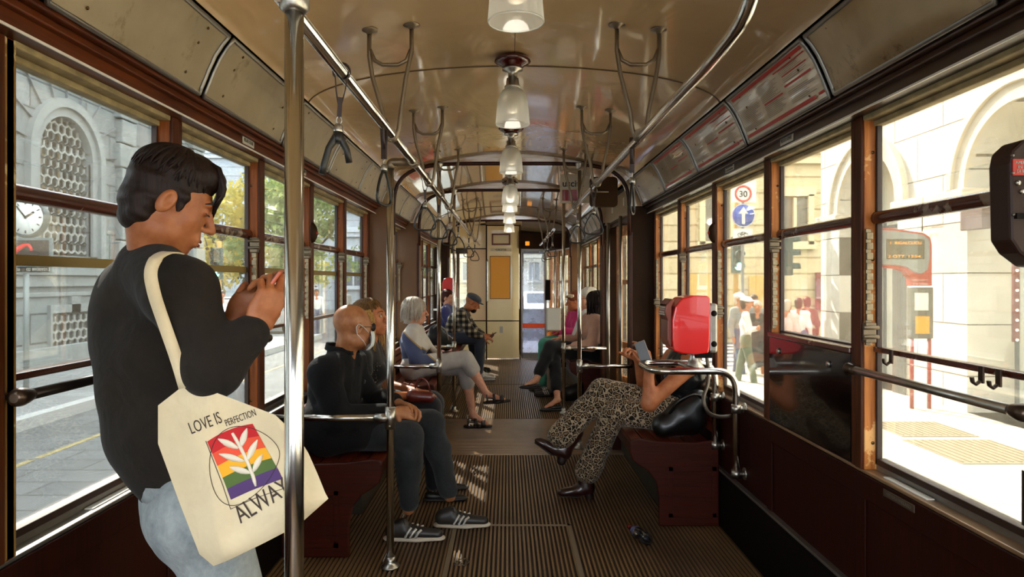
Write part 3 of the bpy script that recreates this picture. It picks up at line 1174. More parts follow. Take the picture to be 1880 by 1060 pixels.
def make_lamp():
    r = empty('ceiling_lamp', (0, 0, 2.315))
    o = MB(); o.lathe((0, 0, 2.315), [(.05, 0), (.078, -.008), (.080, -.022), (.066, -.034), (.048, -.042), (.040, -.052)], 32); o.build('rose', M_redwood, r)
    o = MB(); o.lathe((0, 0, 2.265), [(.044, 0), (.046, -.008), (.022, -.014), (.020, -.042), (.027, -.046), (.030, -.075), (.036, -.080), (.036, -.088), (.026, -.092)], 24); o.build('lamp_holder', M_steel, r)
    prof = [(.030, 2.176), (.044, 2.166), (.057, 2.146), (.065, 2.115), (.069, 2.08), (.0715, 2.045), (.0735, 2.022), (.0735, 2.016)]
    o = MB(); n = 88
    v, f = [], []
    for i, (rr, z) in enumerate(prof):
        for k in range(n):
            a = 2 * PI * k / n
            q = rr * (1 + (.022 if k % 2 else -.022) * (0 if i in (0, 7) else 1))
            v.append((q * math.cos(a), q * math.sin(a), z))
    for i in range(len(prof) - 1):
        for k in range(n):
            f.append((i * n + k, i * n + (k + 1) % n, (i + 1) * n + (k + 1) % n, (i + 1) * n + k))
    o.add(v, f, 0, True); o.build('glass_shade', M_shade, r)
    o = MB(); o.tube([(.0735 * math.cos(a), .0735 * math.sin(a), 2.017) for a in [2 * PI * k / 40 for k in range(40)]], .0025, 6, closed=True); o.build('shade_rim', M_shade, r)
    o = MB(); o.lathe((0, 0, 2.17), [(.012, 0), (.014, -.02), (.026, -.05), (.030, -.075), (.022, -.098), (0, -.106)], 20); o.build('bulb', plain('bulb_white', 'f2ead2', .4), r)
    return r


lamp0 = make_lamp()
LY = (1.81, 3.0, 4.33, 5.75, 6.75, 8.1, 9.6)
for i, y in enumerate(LY):       # fill lights added at the unlit lamps, stronger at the far end
    ld = bpy.data.lights.new('added_fill_light', 'POINT'); ld.energy = .14 if y < 5 else .40; ld.color = (1, .92, .78); ld.shadow_soft_size = .04
    lo = bpy.data.objects.new('added_fill_light', ld); COL.objects.link(lo); lo.location = (-.008, y, 2.03)
ll = ['fluted glass ceiling lamp cut by the top edge of the photo', 'fluted glass ceiling lamp on a dark red rose, the one hanging fully in view nearest',
      'fluted glass ceiling lamp second fully visible, right below the large one', 'fluted glass ceiling lamp hanging just in front of the first brown arch',
      'small fluted glass ceiling lamp between the two brown arches', 'tiny fluted glass ceiling lamp beyond the second arch', 'furthest fluted glass lamp in front of the cream cabinet']
for i, y in enumerate((1.81, 3.0, 4.33, 5.75, 6.75, 8.1, 9.6)):
    l = lamp0 if i == 0 else copy_tree(lamp0)
    l.location = (-.008, y, 2.315)
    tag(l, ll[i], 'lamp', 'ceiling lamps in a row')
    if i == 3: l.location.z = 2.275

# ================================================================== HANDRAILS
RX, RZ = .468, 1.882


def bracket(parent, s, y):
    o = MB()
    cx = s * RX
    f1, f2 = cx - s * .0 - .085, cx + .075
    zt1, zt2 = ceil_z(f1), ceil_z(f2)
    zc = RZ
    a = [Vector((f1, y, zt1)), Vector((f1, y, zt1 - .10)), Vector((f1 + .012, y, zt1 - .18)), Vector((cx - .035, y, zc + .09)), Vector((cx - .026, y, zc + .02)), Vector((cx - .012, y, zc - .018)), Vector((cx, y, zc - .023))]
    b_ = [Vector((f2, y, zt2)), Vector((f2, y, zt2 - .10)), Vector((f2 - .012, y, zt2 - .18)), Vector((cx + .035, y, zc + .09)), Vector((cx + .026, y, zc + .02)), Vector((cx + .012, y, zc - .018)), Vector((cx, y, zc - .023))]
    if s < 0:   # the straight leg is the outer one
        b_[2] = Vector((f2 - .022, y, zt2 - .20))
    o.tube(a, .0085, 8); o.tube(b_, .0085, 8)
    zz = (zt1 + zt2) / 2
    u = [Vector((f1 + .003, y, zz - .085)), Vector((f1 + .02, y, zz - .125)), Vector((f1 + .05, y, zz - .142)), Vector((f2 - .05, y, zz - .142)), Vector((f2 - .02, y, zz - .125)), Vector((f2 - .003, y, zz - .085))]
    o.tube(u, .0075, 8)
    for f, z in ((f1, zt1), (f2, zt2)):
        o.lathe((f, y, z + .002), [(.032, 0), (.032, -.005), (.014, -.010), (.009, -.02)], 16)
    o.build('ceiling_bracket', M_iron, parent)


def rail(name_label, path, brackets, s):
    r = empty('overhead_handrail', tuple(path[0]), name_label, 'handrail')
    o = MB(); o.tube(path, .0165, 16); o.build('tube', M_chrome, r)
    for y in brackets:
        bracket(r, s, y); o = MB()
        o.tube([(s * RX, y - .018, RZ), (s * RX, y + .018, RZ)], .0215, 14)
        o.build('clamp_collar', M_iron, r)
    return r


rail('long chrome overhead handrail along the left side from the near pole', [Vector((-RX, 1.31, RZ)), Vector((-RX, 10.45, RZ))], [2.58, 3.80, 5.02, 8.0, 9.25], -1)
rp = fillet([Vector((RX, 5.78, RZ)), Vector((RX, 1.62, RZ - .015)), Vector((RX + .005, 1.40, RZ + .01)), Vector((RX, 1.30, RZ + .18)), Vector((RX, 1.29, 2.28))], .12, 8)
rail('chrome overhead handrail on the right bending up to the ceiling at the near end', rp, [2.58, 3.80, 5.02], 1)
rail('short far chrome overhead handrail on the right beyond the second arch', [Vector((RX, 7.35, RZ)), Vector((RX, 10.45, RZ))], [8.0, 9.25], 1)

# ================================================================== POLES
def pole(x, y, z0, z1, r, label, flange=True, bar=None, tee=None, mat=M_chrome, top=True, brz=.68):
    p = empty('grab_pole', (x, y, 0), label, 'pole')
    o = MB(); o.tube([(x, y, z0), (x, y, z1)], r, 20); o.build('tube', mat, p)
    o = MB()
    if flange:
        o.lathe((x, y, z0), [(.045, 0), (.045, .006), (.028, .014), (r + .006, .03), (r + .005, .05)], 22)
    if top:
        o.lathe((x, y, z1), [(.035, 0), (.033, -.01), (r + .007, -.03), (r + .005, -.06)], 22)
    if flange or top: o.build('flange', M_steel, p)
    if bar is not None:
        o = MB(); o.tube([(x, y, brz), (bar, y, brz)], .0155, 14); o.build('side_bar', mat, p)
        o = MB(); o.tube([(x, y, brz - .05), (x, y, brz + .05)], r + .0065, 18)
        d = 1 if bar > x else -1
        o.tube([(x, y, brz), (x + d * .07, y, brz)], .021, 16)
        for dz in (-.035, .035):
            o.lathe((x, y - r - .004, brz + dz), [(.006, 0), (.005, .003), (0, .004)], 8, axis=(0, -1, 0))
        o.build('tee_fitting', M_steel, p)
    return p


pA = pole(-RX + .022, 1.33, .001, RZ + .005, .0185, 'thick chrome pole in the foreground in front of the tote bag', top=False)
o = MB(); o.lathe((-RX + .022, 1.33, RZ), [(.020, -.03), (.028, -.022), (.029, -.004), (.029, .014), (.024, .024), (0, .028)], 22); o.build('top_cap', M_steel, pA)
pB = pole(-.575, 3.17, .001, RZ - .005, .0175, 'chrome pole standing before the seated masked man', bar=-1.128, brz=.693, top=False)
o = MB(); o.tube(fillet([(-.575, 3.17, RZ - .03), (-.575, 3.17, RZ), (-RX, 3.17, RZ)], .03), .019, 14)
o.tube([(-RX, 3.13, RZ), (-RX, 3.21, RZ)], .0225, 14)
o.build('elbow_fitting', M_iron, pB)
pole(-.575, 5.42, .46, ceil_z(.575) - .014, .0165, 'chrome pole in front of the grey haired woman', bar=-1.128, brz=.65, flange=False)
pole(-.575, 6.95, .001, ceil_z(.575) - .014, .016, 'chrome pole just behind the grey haired woman on the left', bar=-1.128, brz=.66)
pole(.54, 5.42, .001, ceil_z(.55) - .014, .0165, 'chrome pole at the right door behind the leopard trousers', bar=.96, brz=.652)
pole(.532, 6.85, .001, ceil_z(.55) - .014, .016, 'chrome pole carrying the white box at the far right doorway', bar=.96, brz=.655)
pole(.905, 6.35, .22, 1.87, .0155, 'vertical chrome door grab rod, left one of the right doorway pair', flange=False, top=False, mat=M_steel)
pole(.925, 5.78, .22, 1.88, .0155, 'vertical chrome door grab rod, right one of the right doorway pair', flange=False, top=False, mat=M_steel)
o = MB(); o.box(.36, .505, 6.83, 6.87, .83, 1.06)
b_ = tag(o.build('paper_holder_box', plain('box_white', 'c9c6ba', .45), bevel=.012, origin=(.44, 6.85, .94)), 'white plastic box fixed to the far right pole', 'box')

# ================================================================== HAND STRAPS
def make_strap(open_=False):
    r = empty('hand_strap', (0, 0, 0))
    o = MB()     # leather loop over the rail
    loop = []
    for k in range(13):
        a = math.radians(-50 + 280 * k / 12)
        loop.append(Vector((.021 * math.cos(a), 0, .021 * math.sin(a))))
    full = [Vector((.003, 0, -.085))] + [Vector((.010, 0, -.05))] + loop + [Vector((-.010, 0, -.05)), Vector((-.003, 0, -.085))]
    rows = [[p + Vector((0, -.008, 0)) for p in full], [p + Vector((0, .008, 0)) for p in full]]
    o.sheet(rows, .003)
    o.box(-.006, .006, -.009, .009, -.12, -.07)
    o.build('leather_loop', M_leather, r)
    o = MB()
    o.tube([(.007 * math.cos(a), 0, -.128 + .010 * math.sin(a)) for a in [2 * PI * k / 14 for k in range(14)]], .0022, 6, closed=True)
    o.lathe((0, 0, -.138), [(.006, 0), (.011, -.004), (.0125, -.016), (.012, -.028)], 14)
    o.build('metal_link', M_steel, r)
    o = MB()
    if open_:
        o.tube([(0, 0, -.160), (-.006, 0, -.175), (-.022, 0, -.205), (-.032, 0, -.25), (-.036, 0, -.275)], [.011, .011, .009, .009, .009], 10)
        o.tube([(0, 0, -.160), (.008, 0, -.178), (.024, 0, -.205), (.032, 0, -.238)], [.011, .010, .009, .009], 10)
        o.lathe((0, 0, -.160), [(.013, 0), (.0135, -.02), (.010, -.03)], 14)
    else:
        tri = fillet([Vector((0, 0, -.150)), Vector((.062, 0, -.285)), Vector((-.062, 0, -.285)), Vector((0, 0, -.150))], .03, 6)
        pts = []
        # bulged sides
        A, B, C = Vector((0, 0, -.155)), Vector((.056, 0, -.268)), Vector((-.056, 0, -.268))
        def q(a, c, bul, n=8):
            m = (a + c) / 2
            cen = Vector((0, 0, -.225))
            dirv = (m - cen).normalized()
            return [(1 - t) ** 2 * a + 2 * t * (1 - t) * (m + dirv * bul) + t * t * c for t in [k / n for k in range(n)]]
        cB = [Vector((.056, 0, -.256)), Vector((.053, 0, -.270)), Vector((.044, 0, -.278))]
        cC = [Vector((-.044, 0, -.278)), Vector((-.053, 0, -.270)), Vector((-.056, 0, -.256))]
        pts = q(Vector((.006, 0, -.160)), cB[0], .016) + cB + q(cB[2], cC[0], .010, 6)[1:] + cC + q(cC[2], Vector((-.006, 0, -.160)), .016)[1:] + [Vector((-.006, 0, -.160)), Vector((0, 0, -.157))]
        o.tube(pts, .0052, 8, closed=True)
        o.lathe((0, 0, -.150), [(.012, 0), (.0125, -.014), (.006, -.02)], 12)
    o.build('handle', M_rubber, r)
    return r


st0 = make_strap(); st1 = make_strap(True)
straps = [(-1, 2.42, 75, 'hand strap seen edge on, second on the left rail'),
          (-1, 3.62, 8, 'hand strap third on the left rail, triangular grip facing us'),
          (-1, 4.35, -10, 'fourth hand strap on the left rail'), (-1, 5.15, 15, 'fifth hand strap on the left rail, just past the first arch'),
          (-1, 6.05, -5, 'sixth hand strap on the left rail'), (-1, 7.7, 10, 'small far hand strap, last but one on the left rail'), (-1, 9.1, 0, 'smallest far hand strap at the end of the left rail'),
          (1, 2.73, 72, 'hand strap with narrow black grip, nearest on the right rail'), (1, 3.95, 12, 'hand strap in front of the dark square mirror'),
          (1, 4.85, -8, 'hand strap on the right rail left of the mirror'), (1, 7.6, 20, 'far right hand strap, first beyond the second arch'),
          (1, 8.6, -30, 'far right hand strap in the small distant cluster'), (1, 9.4, 60, 'furthest right hand strap over the bluish screen')]
for i, (s, y, rz, lb) in enumerate(straps):
    c = st0 if i == 0 else copy_tree(st0)
    c.location = (s * RX, y, RZ); c.rotation_euler = (0, 0, math.radians(rz))
    tag(c, lb, 'hand strap', 'hand straps on the overhead rails')
st1.location = (-RX, 1.80, RZ); st1.rotation_euler = (0, math.radians(3), math.radians(15))
tag(st1, 'broken hand strap with forked open grip, nearest on the left rail', 'hand strap', 'hand straps on the overhead rails')

# ================================================================== BENCHES
def bench(s, y0, y1, label, near_end=True):
    r = empty('wooden_bench', (s * .9, (y0 + y1) / 2, 0), label, 'bench')
    xf, xb = .645, 1.105
    n = 6
    for k in range(n):
        a = xf + (xb - xf) * k / n; c = xf + (xb - xf) * (k + 1) / n - .008
        o = MB(); o.box(s * a, s * c, y0, y1, .432 - .004 * k, .456 - .004 * k)
        o.build('seat_slat', M_wood_seat, r, bevel=.006)
    o = MB(); o.box(s * .655, s * .70, y0 + .03, y1 - .03, .36, .434); o.build('front_rail', M_wood_end, r, bevel=.006)
    for k in range(3):
        o = MB(); o.box(s * 1.085, s * 1.112, y0, y1, .50 + k * .062, .55 + k * .062)
        o.build('back_slat', M_wood_seat, r, bevel=.005)
    poly = [(1.115, .001), (.79, .001), (.79, .16), (.775, .24), (.73, .30), (.675, .335), (.645, .36), (.632, .40), (.632, .452), (.645, .470), (.68, .474), (.80, .458), (.98, .452), (1.115, .470)]
    for y, t in ((y0, -.028), (y1, .028)):
        o = MB(); o.prism([(s * a, c) for a, c in poly], y + t, y + t * .02, 'Y')
        e = o.build('end_panel', M_wood_end, r, bevel=.007)
        o = MB()
        d = -1 if t < 0 else 1
        for bx_ in ((.84, 1.10, .05, .075), (.84, 1.10, .30, .325), (.84, .865, .05, .325), (1.075, 1.10, .05, .325)):
            o.box(s * bx_[0], s * bx_[1], y + t - .001, y + t + d * .006, bx_[2], bx_[3])
        o.build('end_moulding', M_wood_end, e, bevel=.002)
    return r


bench(-1, 3.30, 5.36, 'dark red wooden bench under the masked man and blonde woman')
bench(-1, 5.66, 7.00, 'wooden bench under the grey haired woman in the doorway bay')
bench(-1, 7.30, 10.50, 'long wooden bench under the man in the plaid shirt')
bench(1, 3.72, 5.36, 'dark red wooden bench under the woman in leopard trousers')
bench(1, 7.30, 10.50, 'far right wooden bench under the women by the window')

# ================================================================== TICKET VALIDATOR ON ITS TUBE STAND
r = empty('validator_stand', (1.12, 3.6, .38), 'chrome bent tube stand on the right wall carrying the red machine', 'stand')
z = 0.885
path = fillet([Vector((1.095, 3.36, .36)), Vector((1.095, 3.36, z)), Vector((.68, 3.36, z)), Vector((.68, 3.70, z)), Vector((1.095, 3.70, z)), Vector((1.095, 3.70, .42))], .10, 8)
o = MB(); o.tube(path, .0175, 16); o.build('bent_tube', M_chrome, r)
for y, zz in ((3.36, .38), (3.36, .70), (3.70, .44), (3.70, .70)):
    o = MB(); o.tube([(1.095, y, zz - .02), (1.095, y, zz + .02)], .024, 14)
    o.tube([(1.095, y, zz), (1.14, y, zz)], .013, 10)
    o.lathe((1.14, y, zz), [(.03, 0), (.03, .006), (.013, .012)], 14, axis=(-1, 0, 0)); o.build('wall_clamp', M_steel, r)
o = MB(); o.tube([(.90, 3.36, z), (.90, 3.70, z)], .012, 12)
o.lathe((.935, 3.53, z - .02), [(.05, 0), (.05, .02), (.032, .05), (.024, .075), (.026, .10)], 20)
o.build('centre_mount', M_steel, r)
# red machine
r = empty('ticket_validator', (.925, 3.53, .985), 'bright red ticket machine on the chrome tube stand', 'ticket machine')
prof = [(.805, .985), (.800, 1.03), (.800, 1.13), (.815, 1.20), (.85, 1.243), (.905, 1.256), (.975, 1.256), (.992, 1.245), (.992, 1.10), (.990, 1.0), (.984, .966), (.92, .958), (.85, .962), (.815, .972)]
o = MB(); o.prism(prof, 3.44, 3.62, 'Y'); o.build('red_housing', M_red, r, bevel=.014, seg=3)
o = MB(); o.prism([(.778, 1.03), (.79, .995), (.803, .995), (.803, 1.20), (.815, 1.235), (.80, 1.24), (.775, 1.21), (.765, 1.17), (.78, 1.13)], 3.455, 3.605, 'Y'); o.build('front_face', plain('validator_face', '7a3a2c', .35, metal=.3), r, bevel=.006)
o = MB()
for k in range(5): o.box(.764 + .002 * k, .772, 3.47, 3.59, 1.155 + .012 * k, 1.162 + .012 * k)
o.build('printed_panel', M_plate, r)
o = MB(); o.box(.992, 1.035, 3.455, 3.60, .965, 1.215); ba = o.build('back_bracket', M_alu, r, bevel=.012)
o = MB()
for zz in (1.01, 1.165):
    o.lathe((1.014, 3.454, zz), [(.015, 0), (.015, .003), (0, .003)], 16, axis=(0, -1, 0))
o.build('bracket_hole', M_dark, ba)
o = MB(); o.box(.93, 1.02, 3.49, 3.58, .935, .968); o.build('underside_lug', M_dark, r, bevel=.004)
# corrugated cable
pts = fillet([Vector((1.0, 3.56, .97)), Vector((1.02, 3.58, .90)), Vector((1.0, 3.50, .80)), Vector((.955, 3.46, .73)), Vector((.985, 3.45, .655)), Vector((1.06, 3.50, .63)), Vector((1.135, 3.52, .635))], .06, 8)
o = MB(); 
dense = []
for i in range(len(pts) - 1):
    for k in range(3): dense.append(pts[i].lerp(pts[i + 1], k / 3))
o.tube(dense, [.0105 if i % 2 else .0085 for i in range(len(dense))], 10)
tag(o.build('corrugated_cable', plain('cable_grey', '5d5348', .4, metal=.6), origin=(1.0, 3.53, .63)), 'grey corrugated cable looping from the red machine to the right wall', 'cable')

# second validator far left
r = empty('ticket_validator', (-.93, 10.2, 1.02), 'small far red ticket machine by the left window behind the chrome pole', 'ticket machine')
o = MB(); o.prism([(-1.0, 1.02), (-.82, 1.02), (-.80, 1.10), (-.80, 1.30), (-.83, 1.36), (-.90, 1.385), (-.98, 1.36), (-1.0, 1.3)], 10.12, 10.26, 'Y'); o.build('red_housing', M_red, r, bevel=.014)
o = MB(); o.tube(fillet([(-.9, 10.19, 1.03), (-.9, 10.19, .9), (-1.14, 10.19, .9)], .04), .015, 10); o.build('support_tube', M_chrome, r)

# ================================================================== SIGN USCITA, MIRROR
r = empty('exit_sign', (.60, 6.05, 2.28), 'white hanging sign reading uscita with a red lamp panel', 'sign')
x0, x1 = .435, .70
o = MB(); o.box(x0, x1, 6.04, 6.07, 2.02, 2.275); o.build('sign_body', plain('sign_white', 'cfc8b4', .35), r, bevel=.008)
text('uscita', .082, (x0 + .018, 6.0385, 2.165), (1, 0, 0), (0, 0, 1), plain('navy_print', '141d33', .5), r, bold=.0015)
o = MB(); o.box(x0 + .02, x0 + .155, 6.032, 6.04, 2.04, 2.135); o.build('red_lens', plain('dark_red_lens', '8e0f0c', .2, coat=.5), r, bevel=.003)
r = empty('driver_mirror', (.71, 5.30, 1.93), 'dark brown rounded square mirror back on an arm below the ceiling', 'mirror')
o = MB(); mp_ = fillet([Vector((x_, 0, z_)) for x_, z_ in ((.715, 2.137), (.823, 2.137), (.823, 1.903), (.607, 1.903), (.607, 2.137), (.715, 2.137))], .035, 6)
o.prism([(p.x, p.z) for p in mp_[:-1]], 5.285, 5.32, 'Y'); o.build('mirror_back', plain('mirror_shell', '3a2614', .6, spec=.1), r, bevel=.004)
o = MB(); o.tube([(.60, 5.275, 2.02), (.66, 5.275, 2.02), (.75, 5.275, 2.02)], .007, 8); o.tube([(.66, 5.275, 2.02), (.62, 5.285, 2.15), (.62, 5.29, ceil_z(.62))], .008, 8); o.build('mirror_arm', M_iron, r)

# dark device on the right edge
r = empty('emergency_release_box', (1.02, 1.36, 1.43), 'dark rounded metal box with a red APERTURA label at the right edge', 'control box')
Yb = 1.34
poly = []
for px, py in ((1853, 300), (1858, 275), (1880, 255), (1960, 255), (1960, 490), (1905, 490), (1872, 465), (1856, 440)):
    v = P(px, py, Yb); poly.append((v.x, v.z))
o = MB(); o.prism(poly, Yb, Yb + .06, 'Y'); o.build('box_housing', plain('box_brown', '2e1a12', .5, spec=.25), r, bevel=.006)
v0, v1 = P(1860, 292, Yb - .003), P(1935, 322, Yb - .003)
o = MB(); o.box(v0.x, v1.x, Yb - .003, Yb, v1.z, v0.z); o.build('red_label', M_red_print, r)
text('APERTURA\n  IN CASO\n DI EMERGENZA', .0085, (v0.x + .004, Yb - .0035, v0.z - .010), (1, 0, 0), (0, 0, 1), M_plate, r)
o = MB()
for px, py, q in ((1858, 286, .003), (1858, 318, .003), (1868, 336, .006), (1860, 395, .003), (1875, 352, .005)):
    v = P(px, py, Yb); o.lathe(v, [(q, 0), (q * .8, .004), (0, .005)], 10, axis=(0, -1, 0))
o.build('screw', M_steel, r)
v0, v1 = P(1862, 392, Yb), P(1940, 402, Yb)
o = MB(); o.box(v0.x, v1.x, Yb - .008, Yb, v1.z, v0.z); o.build('lever_slot', M_dark, r)
o = MB(); v = P(1880, 470, Yb); o.tube([(v.x, Yb + .03, 1.5), (1.14, Yb + .03, 1.5)], .012, 8); o.build('wall_mount', M_dark, r)

# sticker on the nearest right pane, lettering reads from outside
st = empty('window_sticker', (1.178, 1.45, .80), 'dark grey sticker with brown mirrored lettering low on the nearest right pane', 'sticker')
o = MB(); o.box(1.1785, 1.181, 1.30, 1.605, .756, .885); o.build('sticker_body', plain('sticker_dark', '35302c', .35), st)
msg = ['Non si vendono', 'biglietti a bordo', 'We do not sell tickets on board', 'Questa \u00e8 convalidatrice', 'leggere lo avviso', 'Validate your ticket']
for i, m in enumerate(msg):
    sz = .0155 if i not in (2, 5) else .009
    text(m, sz, (1.178, 1.33, .866 - i * .0205), (0, 1, 0), (0, 0, 1), plain('sticker_text', '7c5e42', .5), st, fit=.255 if i != 4 else .2)

# plastic bottle on the floor
r = empty('plastic_bottle', (.665, 3.48, .03), 'crumpled clear plastic bottle lying on the floor by the right bench', 'bottle')
ax = Vector((.32, -.95, .0)).normalized()
o = MB(); o.lathe(Vector((.615, 3.60, .030)), [(.011, 0), (.011, .02), (.013, .03), (.027, .06), (.030, .10), (.026, .13), (.031, .16), (.028, .185), (.020, .195)], 18, axis=ax); o.build('bottle_body', glass_mat('clear_plastic', (.93, .95, .97), .12, 1.0, 'dde4ee'), r)
o = MB(); o.lathe(Vector((.615, 3.60, .030)) - ax * .012, [(.013, 0), (.013, .016)], 16, axis=ax); o.build('cap', plain('cap_red', '7a1512', .4), r)
o = MB(); o.lathe(Vector((.615, 3.60, .030)) + ax * .035, [(.0165, 0), (.0285, .025), (.0295, .045)], 18, axis=ax, caps=False); o.build('bottle_label', plain('label_violet', '5d5f8a', .5), r)
# ================================================================== OUTSIDE
def stone(name, c0, c1, mortar, bw, bh, plane='X', msize=.012, bumpd=.02, rough=.85, var_scale=2.0):
    t = NT(name)
    tc = t.n('ShaderNodeTexCoord'); sp = t.n('ShaderNodeSeparateXYZ'); cm = t.n('ShaderNodeCombineXYZ')
    t.l(tc.outputs['Object'], sp.inputs[0])
    a, b_ = {'X': (1, 2), 'Y': (0, 2), 'Z': (0, 1)}[plane]
    t.l(sp.outputs[a], cm.inputs[0]); t.l(sp.outputs[b_], cm.inputs[1])
    br = t.n('ShaderNodeTexBrick')
    br.inputs['Color1'].default_value = rgb(c0); br.inputs['Color2'].default_value = rgb(c1); br.inputs['Mortar'].default_value = rgb(mortar)
    br.inputs['Scale'].default_value = 1; br.inputs['Mortar Size'].default_value = msize
    br.inputs['Brick Width'].default_value = bw; br.inputs['Row Height'].default_value = bh
    br.inputs['Bias'].default_value = 0
    t.l(cm.outputs[0], br.inputs['Vector'])
    n = t.ramp(t.noise(t.coords(), var_scale, 6, .65), [(.3, (.72, .72, .72)), (.7, (1, 1, 1))])
    c = t.mix(1.0, br.outputs['Color'], n, 'MULTIPLY')
    t.bsdf(c, rough, 0, .3)
    inv = t.n('ShaderNodeMath', operation='SUBTRACT'); inv.inputs[0].default_value = 1; t.l(br.outputs['Fac'], inv.inputs[1])
    t.bump(inv.outputs[0], .8, bumpd)
    return t.m


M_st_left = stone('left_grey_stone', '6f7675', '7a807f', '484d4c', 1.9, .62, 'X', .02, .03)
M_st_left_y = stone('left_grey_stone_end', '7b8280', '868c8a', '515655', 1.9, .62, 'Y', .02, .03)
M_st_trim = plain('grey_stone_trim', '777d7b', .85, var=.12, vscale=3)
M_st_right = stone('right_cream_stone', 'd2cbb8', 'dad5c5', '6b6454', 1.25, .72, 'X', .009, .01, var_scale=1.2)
M_st_rtrim = plain('cream_stone_trim', 'c6bba2', .85, var=.08, vscale=3)
M_grille = plain('hex_iron', '8b8e88', .6)
M_void = plain('dark_interior', '4b4a45', .9, var=.5, vscale=1.5)
M_street = stone('street_pavers', '5d605f', '686b6a', '454746', .9, .42, 'Z', .012, .006, var_scale=.8)
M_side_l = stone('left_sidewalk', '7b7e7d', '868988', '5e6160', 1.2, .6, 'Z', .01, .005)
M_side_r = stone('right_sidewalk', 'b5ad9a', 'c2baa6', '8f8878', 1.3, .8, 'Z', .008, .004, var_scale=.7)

ZS, ZK = -.65, -.50
o = MB(); o.box(-60, 60, -20, 120, ZS - .3, ZS)
structure(o.build('street', M_street), 'stone paved street')
o = MB(); o.box(-11, -6.6, -20, 23.5, ZS, ZK)
structure(o.build('sidewalk_left', M_side_l), 'grey sidewalk beyond the left windows')
o = MB(); o.box(-6.62, -6.42, -20, 23.5, ZS, ZK + .004)
structure(o.build('curb_left', plain('curb_grey', 'a0a29e', .8)), 'stone curb left')
o = MB(); o.box(2.1, 8, -20, 14.6, ZS, ZK)
structure(o.build('sidewalk_right', M_side_r), 'pale sidewalk beyond the right windows')
o = MB()
rnd = random.Random(4)
y = -2
while y < 24:
    L = rnd.uniform(.5, 1.6); o.box(-5.31, -5.23, y, y + L, ZS, ZS + .006); y += L + rnd.uniform(.02, .12)
tag(o.build('road_line', plain('yellow_paint', '8e8052', .8, var=.4, vscale=9), origin=(-5.27, 8, ZS)), 'worn yellow painted line along the grey street', 'road marking')
for x in (-3.6, -2.15):
    o = MB(); o.box(x, x + .06, -6, 60, ZS, ZS + .008)
    tag(o.build('tram_rail', plain('rail_steel', '6b6a66', .35, metal=.8), origin=(x, 10, ZS)), 'steel tram rail in the street, %s' % ('nearer the left curb' if x < -3 else 'nearer the tram'), 'rail', 'tram rails')
for (x0, x1, y0, y1, lb) in ((4.6, 5.5, 8.0, 8.85, 'tan rectangular pavement grate, further of two on the right'), (4.5, 5.5, 6.8, 7.85, 'tan rectangular pavement grate, nearer of two on the right')):
    o = MB(); o.box(x0, x1, y0, y1, ZK, ZK + .008)
    for k in range(12):
        xx = x0 + .04 + (x1 - x0 - .08) * k / 11; o.box(xx - .01, xx + .01, y0 + .05, y1 - .05, ZK + .008, ZK + .016)
    tag(o.build('pavement_grate', plain('grate_tan', '7a6f58', .8), origin=((x0 + x1) / 2, (y0 + y1) / 2, ZK)), lb, 'grate')
for k in range(7):
    o = MB(); o.box(3.0 + .0, 7.5, 15.0 + .95 * k, 15.45 + .95 * k, ZS, ZS + .006)
    tag(o.build('crosswalk_stripe', plain('road_white', 'd8d8d2', .7), origin=(5, 15.2 + .95 * k, ZS)), 'white painted crosswalk stripe behind the waiting pedestrians', 'road marking', 'crosswalk stripes')


def arch_wall(name, X, d, y0, y1, zb, zt, ops, mat, depth=.45, ymat=None):
    """wall face at X looking towards -d*x; ops: (yc, half width, spring z, sill z)"""
    o = MB()
    ops = sorted(ops)
    ys = y0
    N = 20
    for yc, hw, zs, zsill in ops:
        o.box(X, X + d * depth, ys, yc - hw, zb, zt)
        if zsill > zb: o.box(X, X + d * depth, yc - hw, yc + hw, zb, zsill)
        pts = [(yc - hw * math.cos(PI * k / N), zs + hw * math.sin(PI * k / N)) for k in range(N + 1)]
        for k in range(N):
            (a, za), (c, zc) = pts[k], pts[k + 1]
            v = [(X, a, za), (X, c, zc), (X, c, zt), (X, a, zt)]
            v += [(X + d * depth, p[1], p[2]) for p in v]
            o.add(v, [(0, 1, 2, 3), (4, 7, 6, 5), (0, 4, 5, 1), (2, 6, 7, 3)], 0)
        ys = yc + hw
    o.box(X, X + d * depth, ys, y1, zb, zt)
    return structure(o.build(name, mat, recalc=False))


def arch_ring(o, X, d, yc, r0, r1, zs, x_out, zb=None, N=24):
    """projecting archivolt ring (and jambs down to zb)"""
    for k in range(N):
        a0, a1 = PI * k / N, PI * (k + 1) / N
        q = [(yc - r * math.cos(a), zs + r * math.sin(a)) for r, a in ((r0, a0), (r1, a0), (r1, a1), (r0, a1))]
        v = [(X - d * x_out, p[0], p[1]) for p in q] + [(X + d * .05, p[0], p[1]) for p in q]
        o.add(v, [(0, 1, 2, 3), (4, 7, 6, 5), (0, 4, 5, 1), (1, 5, 6, 2), (2, 6, 7, 3), (3, 7, 4, 0)], 0)
    if zb is not None:
        for s in (-1, 1):
            o.box(X - d * x_out, X + d * .05, yc + s * r0, yc + s * r1, zb, zs)


